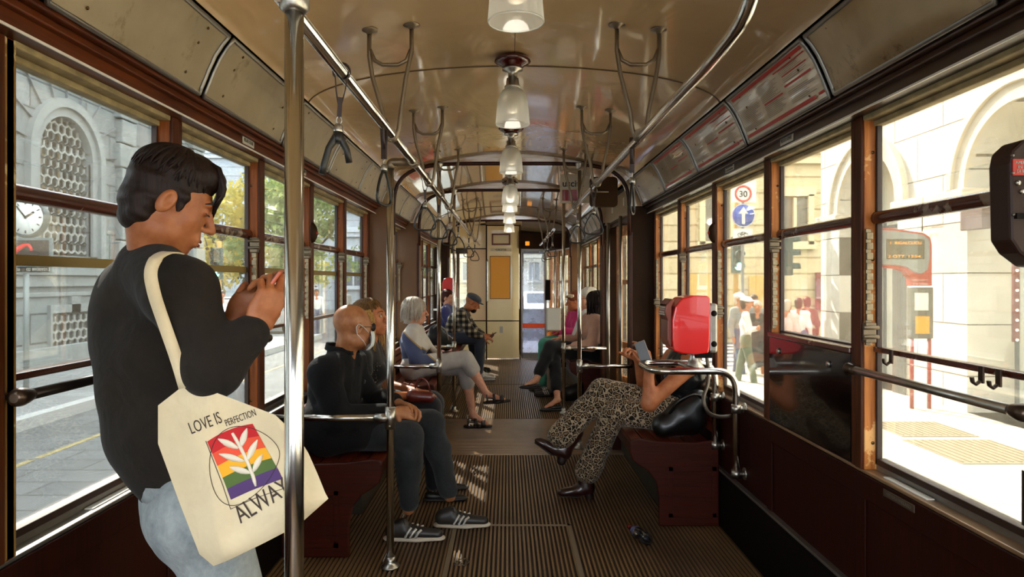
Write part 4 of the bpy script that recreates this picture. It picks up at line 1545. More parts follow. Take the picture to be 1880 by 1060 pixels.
def hexgrille(X, y0, y1, z0, z1, cell, parent, mat, arch=None):
    """hexagonal iron grille in the plane x=X"""
    o = MB(); rr = cell / math.sqrt(3)
    t = .02
    nz = int((z1 - z0) / (1.5 * rr)) + 2
    ny_ = int((y1 - y0) / cell) + 2
    seen = set()
    for j in range(nz):
        for i in range(ny_):
            cy = y0 + (i + (.5 if j % 2 else 0)) * cell; cz = z0 + j * 1.5 * rr
            pts = [(cy + rr * .98 * math.sin(PI / 3 * k), cz + rr * .98 * math.cos(PI / 3 * k)) for k in range(6)]
            for k in range(6):
                a, c = pts[k], pts[(k + 1) % 6]
                m = ((a[0] + c[0]) / 2, (a[1] + c[1]) / 2)
                if not (y0 < m[0] < y1 and z0 < m[1] < z1): continue
                if arch and m[1] > arch[2] and (m[0] - arch[0]) ** 2 + (m[1] - arch[2]) ** 2 > arch[1] ** 2: continue
                key = (round(m[0], 2), round(m[1], 2))
                if key in seen: continue
                seen.add(key)
                dy, dz = c[0] - a[0], c[1] - a[1]; L = math.hypot(dy, dz)
                o.obox((X, m[0], m[1]), (1, 0, 0), (0, dy / L, dz / L), (0, -dz / L, dy / L), .02, L / 2, t)
    return o.build('hexagonal_grille', mat, parent, recalc=False)


# ---- left grey building
LX = -10.0
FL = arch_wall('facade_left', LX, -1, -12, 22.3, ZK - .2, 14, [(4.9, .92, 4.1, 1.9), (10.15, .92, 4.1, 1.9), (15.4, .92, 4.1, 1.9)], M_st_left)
FL['label'] = 'grey rusticated stone building beyond the left windows'
o = MB(); o.box(LX - 9, LX - .45, 22.2, 22.3, ZK - .2, 14); o.box(LX - 9, LX - .5, -12, 22.3, 13.8, 14); o.build('end_wall', M_st_left_y, FL)
for yc in (10.15, 15.4):
    o = MB()
    arch_ring(o, LX, -1, yc, .92, 1.12, 4.1, .06, 1.9); arch_ring(o, LX, -1, yc, 1.12, 1.32, 4.1, .14, 1.7)
    a = o.build('arch_surround', M_st_trim, FL, recalc=False)
    o = MB()
    for k in range(9):
        an = PI * (k + .5) / 9
        c = Vector((LX + .02, yc - 1.75 * math.cos(an), 4.1 + 1.75 * math.sin(an)))
        o.obox(c, (1, 0, 0), (0, -math.cos(an), math.sin(an)), (0, math.sin(an), math.cos(an)), .035, .43, .012)
    o.build('radial_joint', plain('joint_grey', '6a6d6c', .9), FL)
    wroot = empty('facade_window', (LX + .1, yc, 1.9), kind='structure', label='arched window with hexagonal iron grille')
    hexgrille(LX - .12, yc - .92, yc + .92, 1.9, 5.02, .235, wroot, M_grille, (yc, .92, 4.1))
    o = MB(); o.box(LX - .42, LX - .46, yc - 1, yc + 1, 1.8, 5.2); o.build('window_back', glass_mat('window_dark_glass', (.25, .25, .24), .5, 1.0, '5d5a50'), wroot)
    o = MB()
    for i in range(3):
        o.box(LX - .40, LX - .37, yc - .9 + .6 * i, yc - .84 + .6 * i, 1.8, 5.0)
    for zz in (2.6, 3.4, 4.1): o.box(LX - .40, LX - .37, yc - .9, yc + .9, zz, zz + .06)
    o.build('window_mullion', plain('bronze_mullion', '8f7d5c', .5, metal=.4), wroot)
    # basement opening
    br_ = empty('basement_window', (LX + .05, yc + .25, -.2), kind='structure', label='basement window with hexagonal grille')
    o = MB(); o.box(LX + .002, LX - .02, yc - .55, yc + 1.05, -.28, .62); o.build('basement_recess', plain('basement_dark', '3d3e3d', .9), br_)
    hexgrille(LX + .04, yc - .55, yc + 1.05, -.28, .62, .225, br_, M_grille)
    o = MB()
    for a_, c_, e_, f_ in ((yc - .62, yc + 1.12, .62, .80), (yc - .62, yc - .55, -.3, .62), (yc + 1.05, yc + 1.12, -.3, .62), (yc - .62, yc + 1.12, -.38, -.28), (yc + .1, yc + .42, .62, .98)):
        o.box(LX + .08, LX - .02, a_, c_, e_, f_)
    o.build('basement_frame', M_st_trim, br_)
for z0, z1, p in ((1.45, 1.72, .16), (1.2, 1.45, .08), (1.72, 1.80, .10), (-.5, -.1, .12), (.98, 1.08, .05), (8.2, 8.6, .3)):
    o = MB(); o.box(LX + p, LX - .05, -12, 22.3, z0, z1); o.build('string_course', M_st_trim, FL, bevel=.02)
for y in (17.7, 20.3, 21.7):
    for k in range(11):
        o = MB(); w = .42 if k % 2 else .34
        o.box(LX + .18, LX - .05, y - w, y + w, -.1 + .62 * k, .49 + .62 * k); o.build('quoin', M_st_trim, FL, bevel=.03)

# ---- clock and stop panel on the left sidewalk
Yc = 10.6
c = P(52, 400, Yc); r = empty('street_clock', (c.x, Yc, ZK), 'round white street clock with dark hands on the left sidewalk post', 'clock')
o = MB(); o.lathe((c.x, Yc + .06, c.z), [(.30, 0), (.315, .02), (.315, .10), (.29, .125), (.265, .10)], 40, axis=(0, -1, 0), caps=False); o.build('clock_case', plain('clock_case', '4f5654', .4, metal=.3), r)
o = MB(); o.lathe((c.x, Yc - .05, c.z), [(.268, 0), (.268, .008), (0, .008)], 40, axis=(0, -1, 0)); f_ = o.build('clock_face', plain('clock_white', 'e6ebe6', .5), r)
o = MB()
for k in range(12):
    a = PI * k / 6
    o.obox((c.x + .225 * math.sin(a), Yc - .062, c.z + .225 * math.cos(a)), (math.cos(a), 0, -math.sin(a)), (0, 1, 0), (math.sin(a), 0, math.cos(a)), .007 if k % 3 else .011, .003, .022)
o.build('hour_mark', M_dark, f_)
for nm, ang, L, w in (('hour_hand', math.radians(58), .14, .016), ('minute_hand', math.radians(-38), .20, .012)):
    o = MB(); o.obox((c.x + L / 2 * math.sin(ang), Yc - .068, c.z + L / 2 * math.cos(ang)), (math.cos(ang), 0, -math.sin(ang)), (0, 1, 0), (math.sin(ang), 0, math.cos(ang)), w, .003, L / 2 + .02); o.build(nm, M_dark, f_)
pc = P(46, 600, Yc)
o = MB(); o.tube([(pc.x, Yc + .03, ZK), (pc.x, Yc + .03, c.z - .3)], .04, 14); o.build('post', plain('post_grey', '7e8785', .5, metal=.3), r)
r = empty('stop_panel', (pc.x, Yc, .0), 'glazed stop panel with a red picture under the street clock', 'panel')
a, b_ = P(5, 437, Yc), P(100, 502, Yc)
o = MB(); o.box(a.x, b_.x, Yc - .05, Yc - .015, b_.z, a.z); o.build('panel_case', plain('post_grey2', '6c7573', .5), r, bevel=.01)
o = MB(); o.box(a.x + .05, b_.x - .05, Yc - .056, Yc - .05, b_.z + .12, a.z - .04); pf = o.build('panel_poster', plain('poster_dark', '2b1f1c', .4, var=.5, vscale=6), r)
o = MB(); o.tube([(a.x + .33 + .16 * math.cos(t_ / 3), Yc - .06, a.z - .2 + .09 * math.sin(t_ / 2.1)) for t_ in range(18)], .022, 6); o.build('red_drawing', plain('poster_red', 'd8241c', .4), pf)
o = MB(); o.box(a.x + .05, b_.x - .05, Yc - .056, Yc - .05, b_.z + .02, b_.z + .10); o.build('panel_strip', M_dark, r)
text('04026  :  02 89209212', .07, (a.x + .14, Yc - .058, b_.z + .035), (1, 0, 0), (0, 0, 1), M_plate, r)

# ---- right sunny building
RXF = 6.35
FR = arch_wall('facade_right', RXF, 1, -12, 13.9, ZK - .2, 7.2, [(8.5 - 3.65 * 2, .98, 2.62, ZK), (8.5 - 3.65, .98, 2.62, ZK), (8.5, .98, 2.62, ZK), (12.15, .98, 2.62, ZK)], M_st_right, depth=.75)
FR['label'] = 'sunlit cream stone arcade building beyond the right windows'
o = MB(); o.box(RXF + .3, 14, 13.8, 13.9, ZK - .2, 7.2); o.build('end_wall', stone('right_cream_stone_y', 'd2c6a8', 'd9cfb4', '8f8468', 1.25, .72, 'Y', .006, .006), FR)
for i, yc in enumerate((4.85, 8.5, 12.15)):
    o = MB(); arch_ring(o, RXF, 1, yc, .98, 1.26, 2.62, .05, None); arch_ring(o, RXF, 1, yc, 1.20, 1.30, 2.62, .10, None)
    o.build('archivolt', M_st_rtrim, FR, recalc=False)
    for s in (-1, 1):
        o = MB(); y_in = yc + s * .93; y_out = yc + s * 1.825
        o.box(RXF - .10, RXF + .7, y_in, y_out, 2.50, 2.62); o.box(RXF - .06, RXF + .7, y_in + s * .02, y_out, 2.42, 2.50)
        o.build('impost_moulding', M_st_rtrim, FR, bevel=.02)
    # shop front in the arch
    sr = empty('shop_front', (RXF + .7, yc, ZK), kind='structure', label='pale shop front inside the right arch')
    o = MB(); o.box(RXF + .70, RXF + .74, yc - 1, yc + 1, ZK, 3.7); o.build('shop_glass', plain('shop_pane', 'dfe3d4', .12, spec=.8), sr)
    o = MB()
    for yy in (-.98, -.62, .6, .94): o.box(RXF + .66, RXF + .70, yc + yy, yc + yy + .045, ZK, 2.6)
    o.box(RXF + .66, RXF + .70, yc - .98, yc + .98, 2.3, 2.36); o.build('shop_frame', plain('shop_frame_grey', '6d7678', .5, metal=.3), sr)
o = MB(); o.box(RXF - .14, RXF - .02, 8.98, 9.42, 2.02, 2.36); 
tag(o.build('projecting_shop_sign', plain('sign_brown', '5c4a44', .5), bevel=.01, origin=(RXF - .1, 9.2, 2.2)), 'dark brown projecting shop sign high on the sunny pillar', 'sign')
r = empty('light_strip_banner', (RXF - .1, 8.9, .3), 'vertical dark red strip with a row of small white lights at the sunny shop', 'banner')
a, b_ = P(1859, 470, 8.6), P(1870, 628, 8.6)
o = MB(); o.box(a.x, b_.x, 8.58, 8.62, b_.z, a.z); o.build('strip', plain('strip_red', '5a1712', .5), r)
for k in range(9):
    o = MB(); o.lathe(((a.x + b_.x) / 2, 8.578, a.z - .06 - k * .125), [(.018, 0), (.016, .01), (0, .014)], 12, axis=(0, -1, 0)); o.build('light', plain('tiny_light', 'fff3d8', .3, emit=1.5), r)
text('VIA G. CARDUCCI', .085, (RXF - .003, 10.55, 1.62 + .5), (0, -1, 0), (0, 0, 1), plain('street_name', '8a7c66', .7), FR, fit=.55)
text('11  12  13', .06, (RXF - .003, 10.45, 2.0), (0, -1, 0), (0, 0, 1), plain('street_name', '8a7c66', .7), FR, fit=.3)
o = MB()
for k in range(9): o.box(RXF - .04, RXF + .0, 10.92 + .04 * k, 10.935 + .04 * k, ZK, 1.9)
o.build('roller_grille', plain('grille_grey', '70706c', .5), FR)

# ---- stop sign with display
Yd = 9.75
r = empty('bus_stop_display', (P(1690, 745, Yd).x, Yd, ZK), 'tall red and grey tram stop pole with amber digital display', 'stop sign')
def pp(pts, Y): return [(P(a, b, Y).x, P(a, b, Y).z) for a, b in pts]
red = pp([(1600, 419), (1640, 420), (1695, 428), (1707, 436), (1710, 450), (1710, 525), (1672, 525), (1671, 512), (1660, 498), (1640, 493), (1600, 492)], Yd)
o = MB(); o.prism(red, Yd - .02, Yd + .12, 'Y'); o.build('red_housing', plain('stop_red', '9c2f12', .4), r, bevel=.015)
gr = pp([(1600, 423), (1640, 424), (1692, 432), (1703, 440), (1704, 470), (1700, 495), (1688, 504), (1676, 500), (1660, 490), (1640, 487), (1600, 486)], Yd)
o = MB(); o.prism(gr, Yd - .05, Yd - .015, 'Y'); g = o.build('grey_face', plain('stop_grey', '7c7e76', .4), r, bevel=.012)
v0, v1 = P(1627, 439, Yd - .05), P(1697, 476, Yd - .05)
o = MB(); o.box(v0.x, v1.x, Yd - .056, Yd - .048, v1.z, v0.z); o.build('display', plain('lcd_dark', '45422c', .2), g)
M_amber = plain('amber_digits', 'f59a1c', .4, emit=.8)
text('1  RIGALCUCU', .055, (v0.x + .04, Yd - .0575, v0.z - .075), (1, 0, 0), (0, 0, 1), M_amber, r, fit=.44)
text('2 OTT. 13:54', .055, (v0.x + .02, Yd - .0575, v1.z + .02), (1, 0, 0), (0, 0, 1), M_amber, r, fit=.46)
v = P(1673, 516, Yd - .02); text('Fermata n\u00b0', .045, (v.x + .01, Yd - .0215, v.z), (1, 0, 0), (0, 0, 1), M_plate, r, fit=.24)
text('11350', .045, (v.x + .01, Yd - .0215, v.z - .06), (1, 0, 0), (0, 0, 1), M_plate, r, fit=.2)
v0, v1 = P(1671, 528, Yd), P(1712, 622, Yd)
o = MB(); o.box(v0.x, v1.x, Yd - .02, Yd + .08, v1.z, v0.z); q = o.build('timetable_case', plain('case_grey', '5f5d52', .45, metal=.2), r, bevel=.01)
for nm, a_, c_, m_ in (('timetable_sheet', (1679, 538), (1704, 570), plain('sheet_white', 'd8d4c4', .6)), ('yellow_notice', (1680, 581), (1706, 613), plain('notice_yellow', 'd9951f', .5))):
    e0, e1 = P(*a_, Yd - .02), P(*c_, Yd - .02)
    o = MB(); o.box(e0.x, e1.x, Yd - .026, Yd - .02, e1.z, e0.z); o.build(nm, m_, q)
for px in (1676, 1708):
    v = P(px, 600, Yd); o = MB(); o.tube([(v.x, Yd + .03, ZK), (v.x, Yd + .03, .55)], .028, 12); o.build('leg', plain('leg_red', '8f2f24', .5), r)
v = P(1697, 425, Yd); o = MB(); o.tube([(v.x, Yd + .05, v.z), (v.x, Yd + .05, v.z + .22)], .008, 6); o.build('antenna', M_dark, r)

# ---- traffic lights and signs
def traffic_light(x, y, z, face, label, lit=True, poleh=None, ochre=True):
    """face: angle of the lens normal around z (0 = towards -Y)"""
    r = empty('traffic_light', (x, y, ZS), label, 'traffic light')
    n = Vector((math.sin(face), -math.cos(face), 0)); u = Vector((math.cos(face), math.sin(face), 0)); up = Vector((0, 0, 1))
    c = Vector((x, y, z))
    o = MB(); o.obox(c + up * .30 - n * .08, u, n, up, .13, .09, .42); hs = o.build('housing', plain('signal_green', '23413c', .5), r, bevel=.02)
    for k in range(3):
        cc = c + up * (.27 * k + .03)
        o = MB(); o.lathe(cc + n * .01, [(.085, 0), (.08, .012), (0, .022)], 20, axis=n)
        m = plain('green_lamp', '5dffd9', .3, emit=14) if (k == 0 and lit) else plain('dead_lens', '1c2422', .3)
        o.build('lens', m, r)
        o = MB(); rows = []
        for t_ in (0, 1):
            rows.append([cc + n * (.01 + .15 * t_) + (u * math.cos(a) + up * math.sin(a)) * .10 for a in [math.radians(-10 + 200 * q / 10) for q in range(11)]])
        o.sheet(rows, .006); o.build('visor', plain('signal_green', '23413c', .5), r)
    o = MB(); px_ = c - n * .2 + u * .0
    o.tube([(px_.x, px_.y, ZS), (px_.x, px_.y, poleh or z + .9)], .055, 14); o.build('pole', plain('ochre_pole', 'bf9446', .6) if ochre else plain('dark_pole', '33403c', .6), r)
    return r


v = P(397, 505, 18.0); traffic_light(v.x, 18.0, v.z, 0, 'traffic light showing green beyond the left window under the yellow tree')
v = P(1356, 492, 15.5); traffic_light(v.x, 15.5, v.z, 0, 'traffic light showing green beside the blue arrow sign', poleh=4.4)
v = P(1452, 495, 13.6); traffic_light(v.x, 13.6, v.z, math.radians(82), 'dark green traffic light seen from the side beyond the right window', lit=False, poleh=2.6, ochre=False)
r = empty('road_sign_post', (P(1364, 395, 15.2).x, 15.2, 1.5), 'road sign post with speed 30, blue arrow and bicycle plates', 'road sign')
Ys = 15.2
v0, v1 = P(1343, 318, Ys), P(1388, 372, Ys)
o = MB(); o.box(v0.x, v1.x, Ys - .01, Ys + .01, v1.z, v0.z); sg = o.build('speed_plate', plain('sign_white2', 'dcdcd4', .4), r)
c = P(1364, 356, Ys); 
o = MB(); o.lathe((c.x, Ys - .012, c.z), [(.19, 0), (.19, .006), (.145, .006), (.145, 0)], 36, axis=(0, -1, 0), caps=False); o.build('red_ring', plain('ring_red', 'c0463c', .4), sg)
text('30', .19, (c.x, Ys - .014, c.z - .07), (1, 0, 0), (0, 0, 1), M_dark, sg, align='CENTER', bold=.003)
text('zona', .12, (c.x + .02, Ys - .014, P(0, 330, Ys).z), (1, 0, 0), (0, 0, 1), M_dark, sg, align='CENTER', bold=.003)
c = P(1364, 396, Ys); o = MB(); o.lathe((c.x, Ys - .005, c.z), [(.262, 0), (.262, .014), (0, .014)], 40, axis=(0, -1, 0)); bd = o.build('blue_disc', plain('sign_blue', '2b50a8', .4), r)
o = MB(); o.lathe((c.x, Ys - .02, c.z), [(.258, 0), (.258, .003), (.244, .003), (.244, 0)], 40, axis=(0, -1, 0), caps=False); o.build('white_rim', M_white_edge, bd)
o = MB(); o.prism([(c.x - .035, c.z - .19), (c.x + .035, c.z - .19), (c.x + .035, c.z + .04), (c.x + .11, c.z + .04), (c.x, c.z + .19), (c.x - .11, c.z + .04), (c.x - .035, c.z + .04)], Ys - .028, Ys - .018, 'Y'); o.build('white_arrow', M_white_edge, bd)
v0, v1 = P(1346, 420, Ys), P(1381, 440, Ys)
o = MB(); o.box(v0.x, v1.x, Ys - .01, Ys + .01, v1.z, v0.z); bp_ = o.build('bicycle_plate', plain('sign_white2', 'dcdcd4', .4), r)
o = MB()
mx_, mz = (v0.x + v1.x) / 2, (v0.z + v1.z) / 2 - .02
for dx in (-.07, .07):
    o.tube([(mx_ + dx + .042 * math.cos(a), Ys - .014, mz + .042 * math.sin(a)) for a in [2 * PI * k / 18 for k in range(18)]], .006, 5, closed=True)
for a_, c_ in (((-.07, 0), (-.03, .06)), ((-.03, .06), (.05, .06)), ((.05, .06), (.07, 0)), ((-.03, .06), (0, 0)), ((-.07, 0), (0, 0)), ((0, 0), (.05, .06))):
    o.tube([(mx_ + a_[0], Ys - .014, mz + a_[1]), (mx_ + c_[0], Ys - .014, mz + c_[1])], .006, 5)
o.build('bicycle_symbol', M_dark, bp_)
o = MB(); o.tube([(c.x, Ys + .03, ZS), (c.x, Ys + .03, 4.2)], .035, 10); o.build('post', plain('post_grey3', '6c6d6a', .5), r)

# ---- far buildings
def far_building(name, x0, x1, y, ztop, mat, label, wins, wmat, d=6, trim=None, zlevels=()):
    r = empty(name, ((x0 + x1) / 2, y, ZS), label, 'building')
    o = MB(); o.box(x0, x1, y, y + d, ZS, ztop); o.build('wall', mat, r)
    for (wx0, wx1, wz0, wz1) in wins:
        o = MB(); o.box(wx0, wx1, y - .05, y + .01, wz0, wz1); w = o.build('window', wmat, r)
        o = MB()
        for a_, c_, e_, f_ in ((wx0 - .18, wx0, wz0 - .1, wz1 + .1), (wx1, wx1 + .18, wz0 - .1, wz1 + .1), (wx0 - .25, wx1 + .25, wz1 + .05, wz1 + .35), (wx0 - .25, wx1 + .25, wz0 - .25, wz0), ((wx0 + wx1) / 2 - .05, (wx0 + wx1) / 2 + .05, wz0, wz1)):
            o.box(a_, c_, y - .16, y, e_, f_)
        o.build('window_surround', trim or mat, w)
    for z in zlevels:
        o = MB(); o.box(x0, x1, y - .3, y, z, z + .35); o.box(x0, x1, y - .18, y, z - .3, z); o.build('cornice', trim or mat, r)
    return r


M_far_r = stone('far_cream_rustic', 'd2bd90', 'd9c69c', 'a89468', 30, .52, 'Y', .03, .05, var_scale=.6)
M_far_win = plain('far_window', '6f6a5c', .3)
far_building('corner_building', 3.6, 14, 22.0, 13, M_far_r, 'cream rusticated corner building across the crossing behind the traffic sign',
             [(8.75, 9.6, 2.6, 4.0), (11.1, 11.9, 2.6, 4.0), (6.3, 7.1, 2.6, 4.2)], M_far_win, trim=plain('far_cream_trim', 'd6c498', .8), zlevels=(5.4, 9.5))
for x0, x1, z0, z1, m_, lb, nm in ((5.75, 6.45, -.2, 1.55, plain('ochre_board', 'c9a050', .6), 'ochre boarded window left on the cream corner building', 'ochre_panel'), (7.7, 8.4, -.1, 1.5, plain('ochre_board', 'c9a050', .6), 'ochre boarded window right behind the white capped man', 'ochre_panel'), (9.85, 10.3, .4, 1.6, plain('dark_red_board', '7d1f1a', .6), 'dark red poster on the corner building near the sunny facade', 'red_poster')):
    o = MB(); o.box(x0, x1, 21.85, 21.95, z0, z1); tag(o.build(nm, m_, bevel=.01, origin=((x0 + x1) / 2, 21.9, z0)), lb, 'panel')
M_far_l = stone('far_pale_stone', 'a3adb5', 'acb6bd', '8b949b', 30, .6, 'Y', .03, .04, var_scale=.5)
wl = [(-24.3 + 3.3 * k, -22.9 + 3.3 * k, z, z + 2.3) for k in range(5) for z in (1.0, 6.2, 11.4)]
far_building('palazzo', -27, -9.5, 46.0, 22, M_far_l, 'pale blue grey building with tall windows beyond the yellow trees', wl, plain('far_window_dark', '55606b', .3), trim=plain('far_pale_trim', 'b4bdc4', .8), zlevels=(4.6, 9.9, 15))
wl = [(-7.3 + 2.4 * k, -6.2 + 2.4 * k, z, z + 1.9) for k in range(6) for z in (1.4, 4.9, 8.4, 11.9)]
far_building('street_end_building', -9, 8, 74.0, 20, stone('far_light_stone', 'c4bda8', 'cdc6b2', 'a79f8a', 30, .7, 'Y', .03, .04), 'pale building closing the far end of the street', wl, plain('far_window_mid', '7f8484', .4), trim=plain('far_light_trim', 'cfc8b4', .8), zlevels=(3.8, 11))
wl = [(20.5 - 1, 20.5 + .2, 0, 1)]
r = empty('side_building', (9, 40, ZS), 'cream building along the right of the far street', 'building')
o = MB(); o.box(8.2, 14, 28, 72, ZS, 15); o.build('wall', stone('far_side_stone', 'cdbf98', 'd2c5a2', 'a29672', 3, .7, 'X', .02, .03), r)
for k in range(9):
    for z in (1.2, 5.2, 9.2):
        o = MB(); o.box(8.12, 8.2, 29.5 + 4.6 * k, 31 + 4.6 * k, z, z + 2.2); o.build('window', M_far_win, r)
r = empty('left_street_building', (-9, 60, ZS), 'tan building along the left of the far street', 'building')
o = MB(); o.box(-15, -7.4, 56, 73, ZS, 14); o.build('wall', stone('far_left_stone', 'b4ad99', 'bab4a2', '8f8977', 3, .7, 'X', .02, .03), r)
for k in range(3):
    for z in (1.2, 5.2, 9.2):
        o = MB(); o.box(-7.4, -7.3, 58.5 + 4.6 * k, 60 + 4.6 * k, z, z + 2.2); o.build('window', M_far_win, r)


# ---- trees
def tree(x, y, h, rad, label, c0, c1, seed, n=2600, trunk=2.0):
    rnd = random.Random(seed)
    r = empty('street_tree', (x, y, ZS), label, 'tree', 'street trees beyond the left windows')
    o = MB(); o.tube([(x, y, ZS), (x + .1, y, ZS + trunk), (x, y + .1, ZS + h * .7)], [.18, .13, .05], 8)
    for k in range(7):
        a = rnd.uniform(0, 2 * PI); z = ZS + trunk + rnd.uniform(0, h * .3)
        o.tube([(x, y, z), (x + rad * .7 * math.cos(a), y + rad * .7 * math.sin(a), z + rad * .8)], [.07, .02], 6)
    o.build('trunk', plain('bark', '4c4236', .9), r)
    o = MB()
    clumps = [(Vector((x + rnd.gauss(0, rad * .45), y + rnd.gauss(0, rad * .45), ZS + trunk + (h - trunk) * rnd.uniform(.05, .95))), rad * rnd.uniform(.25, .5)) for _ in range(26)]
    V, F = [], []
    for k in range(n):
        cc, cr = rnd.choice(clumps)
        d = Vector((rnd.gauss(0, 1), rnd.gauss(0, 1), rnd.gauss(0, 1))).normalized()
        p = cc + d * cr * rnd.uniform(.6, 1.0)
        a = Vector((rnd.gauss(0, 1), rnd.gauss(0, 1), rnd.gauss(0, 1))).normalized(); b2 = a.orthogonal().normalized()
        s_ = rnd.uniform(.09, .17)
        i = len(V); V += [p - a * s_, p + b2 * s_ * .6, p + a * s_, p - b2 * s_ * .6]; F.append((i, i + 1, i + 2, i + 3))
    o.add(V, F)
    t = NT('leaves_%d' % seed)
    col = t.ramp(t.noise(t.coords(), 1.1, 4), [(.35, c0), (.65, c1)])
    d_ = t.n('ShaderNodeBsdfDiffuse'); tl = t.n('ShaderNodeBsdfTranslucent'); m = t.n('ShaderNodeMixShader'); m.inputs[0].default_value = .45
    t.l(col, d_.inputs[0]); t.l(col, tl.inputs[0]); t.l(d_.outputs[0], m.inputs[1]); t.l(tl.outputs[0], m.inputs[2]); t.l(m.outputs[0], t.out.inputs[0])
    o.build('crown', t.m, r, recalc=False)
    return r


tree(-13.2, 31, 6.4, 2.3, 'yellow leaved street tree just right of the standing man', '8f8a35', 'd9c45e', 1)
tree(-11.6, 36.2, 7.4, 2.3, 'yellow green street tree behind the near chrome pole', '7d8540', 'c9bd62', 2)
tree(-8.6, 29.2, 6.0, 1.9, 'green street tree seen in the fourth left window', '5c7040', '93a060', 3)
tree(-17.0, 40, 5.0, 2.2, 'dark green low tree behind the yellow one', '3c5232', '6d8450', 4)
tree(-7.0, 41, 5.6, 2.0, 'distant green tree at the end of the left windows', '4f6a40', '8aa068', 5)


# ---- vehicles
def car(x, y, label, col, van=False):
    r = empty('parked_car', (x, y, ZS), label, 'car')
    w = .87
    prof = ([(-2.1, .35), (-2.15, .75), (-1.3, .9), (-.75, 1.42), (.9, 1.45), (1.65, .95), (2.1, .85), (2.15, .35)] if not van else
            [(-2.4, .35), (-2.45, 1.1), (-1.9, 2.05), (2.3, 2.1), (2.4, .35)])
    o = MB(); o.prism([(y + a, ZS + b) for a, b in prof], x - w, x + w, 'X'); o.build('body', plain(col[0], col[1], .25, coat=.6), r, bevel=.08, seg=3)
    o = MB()
    if van: o.box(x - .75, x + .75, y - 2.5, y - 2.2, ZS + 1.15, ZS + 1.85)
    else:
        o.prism([(y - 1.32, ZS + .93), (y - .80, ZS + 1.38), (y - .77, ZS + 1.38), (y - 1.2, ZS + .93)], x - .7, x + .7, 'X')
        o.box(x - w - .005, x + w + .005, y - .7, y + 1.0, ZS + .98, ZS + 1.34)
    o.build('glazing', plain('car_glass', '1d2529', .1), r)
    for sx in (-1, 1):
        for yy in (-1.3, 1.35):
            o = MB(); o.lathe((x + sx * (w - .18), y + yy, ZS + .32), [(.32, 0), (.32, .2), (.2, .21), (0, .2)], 20, axis=(sx, 0, 0)); o.build('wheel', M_rubber, r)
        o = MB(); o.lathe((x + sx * .65, y - 2.12, ZS + .68), [(.09, 0), (.08, .05), (0, .06)], 14, axis=(0, -1, 0)); o.build('headlamp', M_white_edge, r)
    return r


car(1.6, 34, 'white car parked ahead, seen through the front screen', ('car_white', 'dfe2e6'))
car(-.2, 44, 'silver van further up the street ahead of the tram', ('van_silver', 'b9c0c6'), True)
car(3.4, 41, 'dark car on the right of the street ahead', ('car_dark', '2c3138'))
car(-9.2, 24.6, 'pale car parked beyond the left windows under the trees', ('car_pale', 'b6b8ba'))
car(-5.2, 34, 'white van parked beyond the left windows far down the street', ('van_white', 'e3e3e0'), True)
# ================================================================== SMOOTH BODY MODELLING (distance fields -> one skin)
def V(*a): return Vector(a if len(a) > 1 else a[0])


